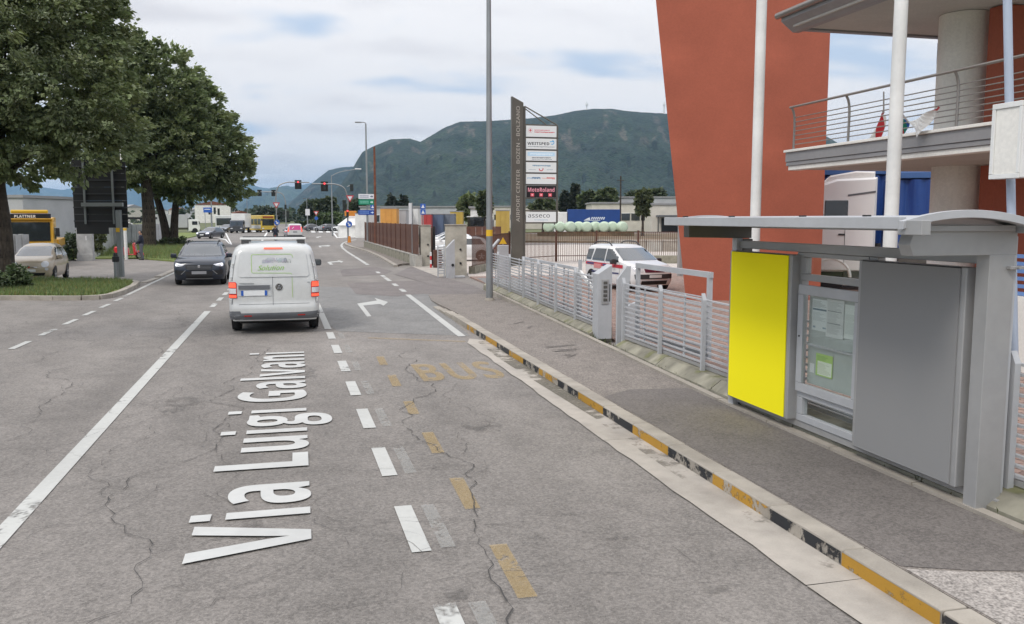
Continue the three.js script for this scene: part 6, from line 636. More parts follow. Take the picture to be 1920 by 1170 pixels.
// ---------------------------------------------------------------- things on the tree side
{
  const P = at(228, 519), D = 37.7, hh = v => far(228, v, D).y, X = u => far(u, 400, D).clone().sub(far(228, 400, D)).dot(V3(cY, 0, sY));
  const t = thing('sign_gantry', 'dark backed road sign panel on grey square post', 'sign', [P.x, 0, P.z], -YAW), top = hh(394);
  part(t, 'post', [rb(0.2, top, 0.2, 0.012, 0, top / 2, 0)], M.greyPaint); part(t, 'yellow_plate', [rb(0.16, 0.18, 0.01, 0.004, -0.02, hh(431), 0.106)], M.amber);
  part(t, 'cross_arm', [rb(X(238) - X(162), 0.16, 0.16, 0.01, (X(238) + X(162)) / 2, hh(384), 0.06)], M.greyPaint); const x0 = X(142), x1 = X(242), pn = [];
  for (let i = 0; i < 5; i++) { const a = mix(hh(427), hh(300), i / 5), b = mix(hh(427), hh(300), (i + 1) / 5); part(t, 'panel', [rb(x1 - x0, b - a - 0.004, 0.03, 0.002, (x0 + x1) / 2, (a + b) / 2, -0.16)], M.black); part(t, 'stiffener', [rb(x1 - x0, 0.05, 0.05, 0.004, (x0 + x1) / 2, (a + b) / 2, -0.12)], M.plastic); }
  for (const u of [165, 218]) part(t, 'upright_rail', [rb(0.08, hh(300) - hh(420), 0.06, 0.006, X(u), (hh(300) + hh(420)) / 2, -0.06)], M.greyPaint); part(t, 'lower_panel', [rb(X(205) - X(145), 0.3, 0.03, 0.004, (X(205) + X(145)) / 2, hh(432), -0.17)], M.black);
  const q = at(219, 530), b = thing('meter_post', 'short grey post with black ring cap on the grass verge', 'post', [q.x, 0.08, q.z]); part(b, 'tube', [cy(0.085, 0.085, 0.75, 0, 0, 0, 16)], M.galv); part(b, 'ring', [cy(0.13, 0.13, 0.2, 0, 0.74, 0, 18)], M.black); part(b, 'ring', [cy(0.09, 0.07, 0.14, 0, 0.95, 0, 18)], M.black); part(b, 'band', [cy(0.11, 0.11, 0.05, 0, 0.885, 0, 18)], M.galv);
  const w = at(237, 487), wp = thing('white_lamp_post', 'thin pale lamp post beside the red scooter', 'lamp post', [w.x, 0, w.z]); part(wp, 'pole', [cy(0.10, 0.07, 8.6, 0, 0, 0, 14)], M.whitePaint); part(wp, 'yellow_band', [cy(0.098, 0.098, 0.15, 0, 1.78, 0, 14)], M.amber); part(wp, 'lamp_head', [rb(0.5, 0.12, 0.25, 0.05, 0.2, 8.6, 0)], M.galv);
  // concrete panel walls: every panel between posts is its own slab
  const wall = (label, pts, H, m, n) => { const t2 = thing('panel_wall', label, 'wall', [0, 0, 0], 0, 'grey concrete panel walls'); for (let i = 0; i < pts.length - 1; i++) for (let k = 0; k < n; k++) { const A = pts[i].clone().lerp(pts[i + 1], k / n + 0.006), C = pts[i].clone().lerp(pts[i + 1], (k + 1) / n - 0.006); part(t2, 'panel', [beam(A.setY(H / 2), C.setY(H / 2), 0.14, H)], m); part(t2, 'post', [rb(0.2, H + 0.04, 0.2, 0.01, A.x, H / 2, A.z)], m); } return t2; };
  const g6 = mat([0.37, 0.375, 0.38], { tex: 'concrete', rough: 0.9 }); wall('grey concrete panel wall left of the beige car', [footing(-60, 41), footing(10, 42), footing(50, 43.5)], 1.72, g6, 3); const wl = wall('grey concrete panel wall behind the red scooter', [footing(175, 55), footing(214, 76), footing(262, 84), footing(302, 100)], 1.95, g6, 5);
  const pe = at(160, 489), pl = thing('wall_pier', 'pale concrete wall pier with small recess at driveway corner', 'pier', [pe.x, 0, pe.z]); part(pl, 'shaft', [rb(0.86, 1.86, 0.5, 0.02, 0, 0.93, -0.25)], g6); part(pl, 'plate', [rb(0.05, 0.26, 0.01, 0.002, 0.1, 1.35, 0.002)], M.signWhite); part(pl, 'plinth', [rb(0.9, 0.42, 0.54, 0.02, 0, 0.2, -0.25)], g6);
  const hb = footing(92, 62), bl = thing('pale_building', 'plain pale grey gable building behind the breakdown truck', 'building', [hb.x - 4.6, 0, hb.z - 3], -0.3); part(bl, 'wall', [bx(10, 3.9, 8, 0, 1.95, 0)], M.grey6); part(bl, 'roof', [bx(10.2, 0.2, 8.2, 0, 4.02, 0)], M.fascia); for (let k = 0; k < 3; k++) part(bl, 'window', [rb(1.2, 1.0, 0.06, 0.01, -3 + k * 3, 2.2, 4.02)], M.carGlass);
  for (const [u, v, l, m] of [[128, 452, 'white car parked nearest behind the dark bush', M.pandaWhite], [124, 441, 'white car parked second behind the dark bush', M.pandaWhite], [133, 434, 'silver car parked farthest behind the dark bush', M.silver]]) farCar(l, at(u, v + 8), -1.9, m, false, 'cars parked behind the bush');
  const sh = thing('bus_canopy', 'dark flat roofed shelter behind the grey wall by the tree', 'shelter', footing(252, 88)); part(sh, 'roof', [rb(4, 0.22, 2.5, 0.03, 0, 2.55, 0)], M.black); for (const s of [-1.7, 1.7]) part(sh, 'leg', [rb(0.12, 2.5, 0.12, 0.01, s, 1.24, 0)], M.darkSteel); const van = boxTruck('white van roof showing over the grey wall by the sign post', footing(212, 84), 0.3, M.whitePaint, M.whitePaint, { L: 3.4, H: 1.6, cabH: 2.0, name: 'delivery_van', cat: 'van' });
}
// ---------------------------------------------------------------- people: one continuous skin from tapered bones
function figure(bones, cell) {
  const lo = V3(9, 9, 9), hi = V3(-9, -9, -9); for (const [a, b, r, q] of bones) for (const p of [a, b]) { const k = Math.max(r, q) + 0.06; lo.min(V3(p[0] - k, p[1] - k, p[2] - k)); hi.max(V3(p[0] + k, p[1] + k, p[2] + k)); }
  const c = lo.clone().add(hi).multiplyScalar(0.5), half = Math.max(hi.x - lo.x, hi.y - lo.y, hi.z - lo.z) / 2 * 1.06, N = Math.min(120, Math.ceil(2 * half / cell)), mc = new MarchingCubes(N, new THREE.MeshStandardMaterial(), false, false, 200000); mc.isolation = 0; const f = mc.field, step = 2 / N;
  for (let z = 0; z < N; z++) for (let y = 0; y < N; y++) for (let x = 0; x < N; x++) { const px = c.x + half * (x * step - 1), py = c.y + half * (y * step - 1), pz = c.z + half * (z * step - 1); let d = 9; for (const [a, b, r, q] of bones) { const bx_ = b[0] - a[0], by = b[1] - a[1], bz = b[2] - a[2], L2 = bx_ * bx_ + by * by + bz * bz || 1e-6, k = clamp(((px - a[0]) * bx_ + (py - a[1]) * by + (pz - a[2]) * bz) / L2), e = Math.hypot(px - a[0] - bx_ * k, py - a[1] - by * k, pz - a[2] - bz * k) - mix(r, q, k), s = 0.025, h = clamp(0.5 + 0.5 * (d - e) / s); d = mix(d, e, h) - s * h * (1 - h); } f[z * N * N + y * N + x] = -d; }
  mc.update(); const g = new THREE.BufferGeometry(), n = mc.count; g.setAttribute('position', new THREE.BufferAttribute(mc.positionArray.slice(0, n * 3), 3)); g.scale(half, half, half).translate(c.x, c.y, c.z); const m = mergeVertices(g, 1e-4); m.computeVertexNormals(); return m.toNonIndexed();
}
const fingers = (w, d, s) => { const o = []; for (let i = 0; i < 4; i++) { const a = [w[0] + d[0] * 0.08 + (i - 1.5) * 0.019 * s[0], w[1] + d[1] * 0.08 + (i - 1.5) * 0.019 * s[1], w[2] + d[2] * 0.08 + (i - 1.5) * 0.019 * s[2]], l = [0.07, 0.08, 0.075, 0.06][i]; o.push(rod(V3(...a), V3(a[0] + d[0] * l, a[1] + d[1] * l, a[2] + d[2] * l), 0.009, 6, 0.007)); } o.push(rod(V3(w[0] - s[0] * 0.03, w[1] - s[1] * 0.03, w[2] - s[2] * 0.03), V3(w[0] - s[0] * 0.055 + d[0] * 0.06, w[1] - s[1] * 0.055 + d[1] * 0.06, w[2] - s[2] * 0.055 + d[2] * 0.06), 0.011, 6, 0.008)); return o; };
function headParts(t, hx, hy, hz, face, hair) { const f = part(t, 'face', [rb(0.03, 0.035, 0.04, 0.012, hx + face * 0.105, hy - 0.01, hz, 2), ...[1, -1].map(s => new THREE.SphereGeometry(0.013, 8, 6).translate(hx + face * 0.088, hy + 0.02, hz + s * 0.035)), ...[1, -1].map(s => new THREE.SphereGeometry(0.03, 8, 6).scale(0.6, 1.1, 0.5).translate(hx, hy, hz + s * 0.085)), rb(0.012, 0.012, 0.05, 0.005, hx + face * 0.095, hy - 0.055, hz, 1)], M.skin); if (hair) part(t, 'hair', [new THREE.SphereGeometry(0.108, 16, 12, 0, 6.3, 0, 1.75).scale(1.02, 1.12, 0.88).rotateZ(face * 0.35).translate(hx - face * 0.008, hy + 0.02, hz)], M.black); }
{ // person standing beside the red scooter
  const p = at(266, 487.4), t = thing('person', 'person in dark jacket standing beside the red scooter', 'person', [p.x, 0, p.z], Math.PI);
  const arm = s => [[[0.0, 1.42, s * 0.17], [0.08, 1.16, s * 0.22], 0.058, 0.045], [[0.08, 1.16, s * 0.22], [0.27, 1.0, s * 0.15], 0.044, 0.032], [[0.27, 1.0, s * 0.15], [0.34, 0.97, s * 0.13], 0.03, 0.03]];
  const legs = [[[0, 0.92, 0.09], [0.07, 0.5, 0.1], 0.09, 0.062], [[0.07, 0.5, 0.1], [0.0, 0.1, 0.1], 0.06, 0.042], [[0, 0.92, -0.09], [-0.02, 0.5, -0.1], 0.09, 0.062], [[-0.02, 0.5, -0.1], [-0.1, 0.1, -0.1], 0.06, 0.042], [[0.0, 0.05, 0.1], [0.16, 0.035, 0.11], 0.045, 0.035], [[-0.1, 0.05, -0.1], [0.06, 0.035, -0.11], 0.045, 0.035]];
  const torso = [[[0, 0.95, 0], [0.0, 1.2, 0], 0.135, 0.14], [[0, 1.2, 0.05], [0, 1.42, 0.1], 0.13, 0.09], [[0, 1.2, -0.05], [0, 1.42, -0.1], 0.13, 0.09], [[0, 1.42, 0], [0.01, 1.53, 0], 0.07, 0.055]], head = [[[0.015, 1.60, 0], [0.03, 1.68, 0], 0.085, 0.10]];
  part(t, 'body', [figure([...torso, ...head, ...legs, ...arm(1), ...arm(-1)], 0.018), ...fingers([0.34, 0.97, 0.13], [0.8, -0.5, 0], [0, 0, 1]), ...fingers([0.34, 0.97, -0.13], [0.8, -0.5, 0], [0, 0, -1])], M.skin);
  part(t, 'jacket', [figure([...torso.map(([a, b, r, q]) => [a, b, r + 0.014, q + 0.014]).slice(0, 3), ...[1, -1].flatMap(s => arm(s).slice(0, 2).map(([a, b, r, q]) => [a, b, r + 0.013, q + 0.012]))], 0.018)], M.navy); part(t, 'trousers', [figure([...legs.slice(0, 4).map(([a, b, r, q]) => [a, b, r + 0.012, q + 0.014]), [[0, 0.95, 0], [0, 0.9, 0], 0.15, 0.14]], 0.018)], mat([0.10, 0.10, 0.12], { rough: 0.9 })); part(t, 'shoes', [figure(legs.slice(4).map(([a, b, r, q]) => [a, b, r + 0.01, q + 0.01]), 0.012)], M.black); headParts(t, 0.03, 1.66, 0, 1, true);
}
function scooter(label, pos, turn, paint) {
  const t = thing('motor_scooter', label, 'scooter', pos, turn); for (const x of [-0.62, 0.62]) { const w = part(t, 'wheel', [new THREE.TorusGeometry(0.2, 0.055, 10, 24).translate(x, 0.255, 0)], M.rubber); part(w, 'rim', [cz(0.13, 0.05, x, 0.255, 0, 16)], M.alloy); }
  part(t, 'rear_body', [extr([[-0.95, 0.62], [-0.85, 0.42], [-0.25, 0.32], [-0.1, 0.45], [-0.12, 0.72], [-0.5, 0.80], [-0.9, 0.80]], 0.26, 0.06).translate(0, 0, -0.13)], paint); part(t, 'seat', [rb(0.78, 0.12, 0.26, 0.05, -0.45, 0.87, 0, 3)], M.black); part(t, 'footboard', [rb(0.6, 0.06, 0.36, 0.02, 0.12, 0.32, 0)], paint); part(t, 'leg_shield', [extr([[0.34, 0.30], [0.44, 0.30], [0.36, 1.0], [0.26, 1.0]], 0.40, 0.02).translate(0, 0, -0.2)], paint); part(t, 'front_fender', [new THREE.TorusGeometry(0.25, 0.07, 8, 16, Math.PI).translate(0.62, 0.27, 0)], paint); part(t, 'fork', [rod(V3(0.62, 0.26, 0.1), V3(0.36, 1.0, 0.02), 0.028)], M.galv); part(t, 'handlebar', [rod(V3(0.3, 1.06, -0.33), V3(0.3, 1.06, 0.33), 0.018)], M.black); part(t, 'headset', [rb(0.2, 0.16, 0.22, 0.05, 0.33, 1.04, 0, 3)], paint); part(t, 'headlamp', [new THREE.SphereGeometry(0.075, 14, 10).translate(0.43, 1.04, 0)], M.lampClear); part(t, 'tail_lamp', [rb(0.05, 0.08, 0.16, 0.02, -1.0, 0.72, 0)], M.lampRed); for (const s of [1, -1]) part(t, 'mirror', [rod(V3(0.3, 1.06, s * 0.28), V3(0.26, 1.22, s * 0.34), 0.008), new THREE.SphereGeometry(0.05, 10, 8).scale(0.4, 1, 1).translate(0.26, 1.24, s * 0.34)], M.black); part(t, 'stand', [rod(V3(-0.05, 0.32, 0.1), V3(-0.12, 0.01, 0.2), 0.014)], M.darkSteel); return t;
}
scooter('red motor scooter parked on the driveway beside the wall', at(244, 485.8), -0.12, M.scooterRed).scale.setScalar(0.9);
{ // rider waiting between the two vans
  const p = at(517, 455), s = scooter('dark motor scooter ridden between the white and pink vans', [p.x, 0, p.z], Math.PI / 2, M.plastic), t = thing('person', 'person in black jacket and helmet riding the scooter ahead of the van', 'person', [p.x, 0, p.z], Math.PI / 2);
  const arm = q => [[[-0.28, 1.42, q * 0.17], [-0.08, 1.2, q * 0.26], 0.06, 0.05], [[-0.08, 1.2, q * 0.26], [0.24, 1.1, q * 0.28], 0.045, 0.034]], legs = [1, -1].flatMap(q => [[[-0.36, 0.98, q * 0.1], [0.05, 0.86, q * 0.17], 0.1, 0.075], [[0.05, 0.86, q * 0.17], [0.05, 0.42, q * 0.16], 0.065, 0.045], [[0.05, 0.38, q * 0.16], [0.22, 0.365, q * 0.17], 0.04, 0.035]]), torso = [[[-0.38, 1.0, 0], [-0.32, 1.2, 0], 0.15, 0.15], [[-0.32, 1.2, 0.06], [-0.28, 1.43, 0.11], 0.14, 0.09], [[-0.32, 1.2, -0.06], [-0.28, 1.43, -0.11], 0.14, 0.09], [[-0.28, 1.43, 0], [-0.25, 1.54, 0], 0.07, 0.06]];
  part(t, 'body', [figure([...torso, ...arm(1), ...arm(-1), ...legs, [[-0.24, 1.61, 0], [-0.23, 1.68, 0], 0.085, 0.09]], 0.02), ...fingers([0.24, 1.1, 0.28], [0.6, -0.6, 0], [0, 0, 1]), ...fingers([0.24, 1.1, -0.28], [0.6, -0.6, 0], [0, 0, -1])], M.skin); part(t, 'jacket', [figure([...torso.slice(0, 3).map(([a, b, r, q]) => [a, b, r + 0.015, q + 0.015]), ...[...arm(1), ...arm(-1)].map(([a, b, r, q]) => [a, b, r + 0.013, q + 0.012])], 0.02)], M.navy); part(t, 'jacket_band', [cy(0.172, 0.172, 0.05, -0.325, 1.08, 0, 20)], M.signRed); part(t, 'trousers', [figure(legs.filter((_, i) => i % 3 < 2).map(([a, b, r, q]) => [a, b, r + 0.012, q + 0.012]), 0.02)], M.navy); part(t, 'helmet', [new THREE.SphereGeometry(0.135, 20, 14).scale(1.1, 1.05, 0.95).translate(-0.23, 1.68, 0)], mat([0.30, 0.16, 0.06], { rough: 0.3 })); headParts(t, -0.22, 1.64, 0, 1, false);
}
// ---------------------------------------------------------------- junction: signals, signs, lamps
{
  const head = (par, x, y, z, n, lit, sz = 0.32) => { const h = part(par, 'signal_head', [rb(sz, sz * n + 0.05, 0.22, 0.03, x, y, z)], M.black); for (let k = 0; k < n; k++) part(h, 'lens', [cz(sz * 0.36, 0.04, x, y + sz * ((n - 1) / 2 - k), z + 0.115, 16)], k === lit ? M.sigRed : M.glassDark); return h; };
  M.sigRed = mat([0.7, 0.03, 0.04], { rough: 0.3, emissive: [1, 0.08, 0.09], ei: 1.6 }); M.glassDark = mat([0.03, 0.04, 0.035], { rough: 0.2 });
  const signal = (label, u, D, uh, vh, lit, extra) => { const p = footing(u, D), hp = far(uh, vh, D), t = thing('traffic_signal', label, 'traffic light', p, 0, 'traffic lights at the junction'), dx = hp.x - p.x, sg = Math.sign(dx), top = hp.y + 0.15; part(t, 'mast', [tube([V3(0, 0, 0), V3(0, top * 0.5, 0), V3(0, top - 1.3, 0), V3(sg * 0.35, top - 0.35, 0), V3(sg * 1.3, top, 0), V3(dx * 0.7, top, 0), V3(dx + sg * 1.2, top, 0)], 0.09, 10, 40, 0.06)], M.galv); const b = part(t, 'backboard', [rb(0.72, 0.98, 0.04, 0.02, dx, hp.y - 0.1, -0.02)], M.black); head(t, dx, hp.y - 0.1, 0.12, 3, lit, 0.27); extra?.(t, p, D); return t; };
  const plate = (t, name, g, m) => part(t, name, [g], m);
  const yieldSign = (t, x, y, z, s = 0.45) => { const o = part(t, 'yield_sign', [extr([[-s, s * 0.8], [s, s * 0.8], [0, -s * 0.9]], 0.03).translate(x, y, z)], M.signRed); part(o, 'sign_centre', [extr([[-s * 0.62, s * 0.58], [s * 0.62, s * 0.58], [0, -s * 0.5]], 0.01).translate(x, y, z + 0.032)], M.signWhite); };
  const roundSign = (t, x, y, z, r = 0.36) => { const o = part(t, 'round_sign', [cz(r, 0.04, x, y, z, 28)], M.signBlue); part(o, 'arrow', [extr([[-0.05, 0.2], [0.05, 0.2], [0.05, -0.05], [0.16, -0.05], [0, -0.24], [-0.16, -0.05], [-0.05, -0.05]], 0.01).rotateZ(0.6).translate(x, y, z + 0.024)], M.signWhite); };
  signal('traffic light mast with red signal hanging over the lane ahead of the van', 519, 95, 559, 344, 0, (t, p, D) => { const y = v => far(519, v, D).y; yieldSign(t, -0.0, y(385), 0.12, 0.38); head(t, 0.28, y(400), 0.1, 3, -1, 0.22); roundSign(t, 0, y(417), 0.14, 0.3); });
  signal('traffic light mast with red signal and yield sign at right corner', 652, 88, 608, 348, 0, (t, p, D) => { const y = v => far(652, v, D).y; yieldSign(t, 0.25, y(372.5), 0.14, 0.4); head(t, -0.32, y(385), 0.05, 3, -1, 0.34); head(t, -0.02, y(400), 0.16, 3, 0, 0.24); roundSign(t, 0.1, y(420.5), 0.15, 0.32); part(t, 'orange_marker', [cy(0.2, 0.12, 0.75, 0.1, 0, 0.35, 14)], M.lampOrange); head(t, 0.45, y(352), 0.0, 2, -1, 0.34); part(t, 'bracket', [rod(V3(0, y(350), 0), V3(0.5, y(346), 0), 0.04)], M.galv); });
  { const D = 125, p = footing(536, D), t = thing('traffic_signal', 'farther traffic light mast with two dark signals on its arm', 'traffic light', p, 0, 'traffic lights at the junction'), a = far(487, 362, D).sub(p), b = far(513, 362, D).sub(p), top = a.y + 0.15; part(t, 'mast', [tube([V3(0, 0, 0), V3(0, top * 0.5, 0), V3(0, top - 1.4, 0), V3(-0.4, top - 0.3, 0), V3(-1.3, top, 0), V3(a.x * 0.7, top, 0), V3(a.x - 0.3, top, 0)], 0.09, 10, 40, 0.06)], M.galv); for (const q of [a, b]) { part(t, 'backboard', [rb(0.6, 0.9, 0.04, 0.02, q.x, q.y, -0.1)], M.black); head(t, q.x, q.y, 0, 3, -1, 0.26); } for (const dx of [-0.3, 0.3]) head(t, dx, far(536, 402, D).y, 0, 3, -1, 0.3); head(t, 0, far(536, 388, D).y, 0.1, 2, -1, 0.3); }
  { const D = 140, p = footing(397, D), t = thing('traffic_signal', 'traffic light cluster on grey pole left of the saloon car', 'traffic light', p, 0, 'traffic lights at the junction'); part(t, 'mast', [cy(0.12, 0.08, far(397, 340, D).y, 0, 0, 0, 10)], M.galv); for (const [dx, v] of [[0.5, 395], [1.1, 397], [-0.3, 396]]) head(t, dx, far(397, v, D).y, 0, 3, -1, 0.34); part(t, 'bracket', [rb(1.6, 0.06, 0.06, 0.01, 0.4, far(397, 396, D).y, -0.05)], M.galv); }
  { const D = 128, p = footing(390, D), t = thing('direction_sign', 'blue rectangular road sign on two thin posts beyond the saloon', 'sign', p), y0 = far(390, 398.5, D).y, y1 = far(390, 389, D).y; part(t, 'panel', [rb(1.2, y1 - y0, 0.05, 0.02, 0, (y0 + y1) / 2, 0)], M.signBlue); for (const s of [-0.4, 0.4]) part(t, 'post', [cy(0.04, 0.04, y1, s, 0, -0.05, 8)], M.galv); part(t, 'sign_print', [rb(0.8, 0.12, 0.01, 0.002, -0.05, (y0 + y1) / 2 + 0.1, 0.03)], M.signWhite); }
  // street lamp that carries the direction boards
  const D = 71.6, p = footing(689, D), t = thing('lamp_post', 'tall grey street lamp carrying white, green and blue direction boards', 'lamp post', p), y = v => far(689, v, D).y, H = y(232); part(t, 'pole', [cy(0.10, 0.06, H, 0, 0, 0, 14)], M.galv); part(t, 'lamp_arm', [tube([V3(0, H - 0.02, 0), V3(-0.05, H + 0.08, 0), V3(-0.5, H + 0.12, 0)], 0.035, 8, 10)], M.galv); part(t, 'lamp_head', [rb(0.55, 0.1, 0.25, 0.04, -0.6, H + 0.1, 0)], M.galv);
  const board = (u0, u1, v0, v1, m, draw) => { const x0 = far(u0, 390, D).x - p.x, x1 = far(u1, 390, D).x - p.x, w = x1 - x0, h = y(v0) - y(v1), o = part(t, 'direction_board', [rb(w, h, 0.05, 0.01, (x0 + x1) / 2, (y(v0) + y(v1)) / 2, 0.14)], m), q = new THREE.Mesh(new THREE.PlaneGeometry(w - 0.03, h - 0.03), printMat(128, 40, draw)); q.name = 'board_print'; q.position.set((x0 + x1) / 2, (y(v0) + y(v1)) / 2, 0.168); q.castShadow = q.receiveShadow = true; o.add(q); };
  const dr = (bg, fg) => x => { x.fillStyle = bg; x.fillRect(0, 0, 128, 40); x.fillStyle = fg; const r = rng(9); for (let a = 8; a < 80;) { const w = 4 + r() * 6; x.globalAlpha = 0.55; x.fillRect(a, 10, w, 7); x.fillRect(a, 23, w, 7); a += w + 2; } x.globalAlpha = 0.9; x.beginPath(); x.moveTo(108, 8); x.lineTo(120, 20); x.lineTo(108, 32); x.fill(); x.fillRect(96, 16, 14, 8); };
  board(672, 702, 364, 373, M.signWhite, dr('#d4d6da', '#2c3350')); board(672, 702, 374, 384, M.signGreen, dr('#0d7d5c', '#dfeee8')); board(671, 703, 394, 403, M.signBlue, dr('#0b3f94', '#dfe6f2')); { const o = part(t, 'pedestrian_sign', [rb(0.34, 0.4, 0.04, 0.02, 0.42, y(388), 0.14)], M.signBlue); part(o, 'sign_centre', [extr([[-0.12, -0.1], [0.12, -0.1], [0, 0.14]], 0.01).translate(0.42, y(388), 0.165)], M.signWhite); }
  const cp = footing(704, 66), ct = thing('rust_pole', 'slender rust red pole behind the rust brown fence', 'pole', cp); part(ct, 'shaft', [cy(0.12, 0.07, far(704, 275, 66).y, 0, 0, 0, 12)], M.corten); part(ct, 'base_plate', [cy(0.2, 0.2, 0.03, 0, 0, 0, 12)], M.corten);
  const ws = at(772, 497), wt = thing('banner_sign', 'narrow white upright sign on thin post at rust fence end', 'sign', [ws.x - 0.05, 0, ws.z]); part(wt, 'post', [cy(0.04, 0.04, far(772, 380, 47).y, 0.1, 0, 0, 8)], M.galv); part(wt, 'panel', [rb(0.16, far(772, 381, 47).y - far(772, 420, 47).y, 0.06, 0.01, 0, (far(772, 381, 47).y + far(772, 420, 47).y) / 2, 0.04)], M.signWhite);
  const bs = footing(793, 60), bt = thing('crossing_sign', 'two stacked blue square crossing signs on thin post', 'sign', bs); part(bt, 'post', [cy(0.04, 0.04, far(793, 382, 60).y, 0, 0, 0, 8)], M.galv); for (const v of [387, 397.5]) { const y2 = far(793, v, 60).y, o = part(bt, 'sign_plate', [rb(0.36, 0.36, 0.03, 0.02, 0, y2, 0.05)], M.signBlue); part(o, 'sign_centre', [extr([[-0.12, -0.11], [0.12, -0.11], [0, 0.13]], 0.01).translate(0, y2, 0.067)], M.signWhite); }
  for (const [u, v, Dd, l] of [[576, 372, 190, 'small twin lamp post far beyond the pink van'], [464, 372, 200, 'single lamp post beyond the yellow bus']]) { const q = footing(u, Dd), o = thing('street_lamp', l, 'street lamp', q), h = far(u, v, Dd).y; part(o, 'pole', [cy(0.09, 0.06, h, 0, 0, 0, 8)], M.galv); for (const s of [-0.5, 0.5]) part(o, 'lamp_head', [rb(0.6, 0.14, 0.3, 0.04, s, h, 0)], M.plasticGrey); }
  { const q = footing(623, 125), o = thing('street_lamp', 'curved arm street lamp rising behind the right traffic light', 'street lamp', q), h = far(623, 330, 125).y; part(o, 'pole', [cy(0.11, 0.06, h, 0, 0, 0, 8)], M.galv); part(o, 'lamp_arm', [tube([V3(0, h, 0), V3(1, h + 0.5, 0), V3(3.4, h + 1.0, 0)], 0.05, 6, 12)], M.galv); part(o, 'lamp_head', [rb(0.9, 0.16, 0.3, 0.05, 3.8, h + 1.05, 0)], M.signWhite); }
  { const q = footing(577, 150), o = thing('notice_board', 'plain pale rectangular board on posts beyond the pink van', 'sign', q), y0 = far(577, 404, 150).y, y1 = far(577, 392, 150).y; part(o, 'panel', [rb(0.75, y1 - y0, 0.05, 0.02, 0, (y0 + y1) / 2, 0)], M.signWhite); part(o, 'post', [cy(0.05, 0.05, y0, 0, 0, 0, 8)], M.galv); const q2 = footing(593, 150), o2 = thing('yield_post', 'yield sign with small blue disc on post beyond the pink van', 'sign', q2), yy = far(593, 400, 150).y; part(o2, 'post', [cy(0.04, 0.04, yy, 0, 0, 0, 8)], M.galv); yieldSign(o2, 0, yy, 0.06, 0.45); part(o2, 'round_sign', [cz(0.3, 0.04, 0, yy - 0.85, 0.08, 20)], M.signBlue); }
}
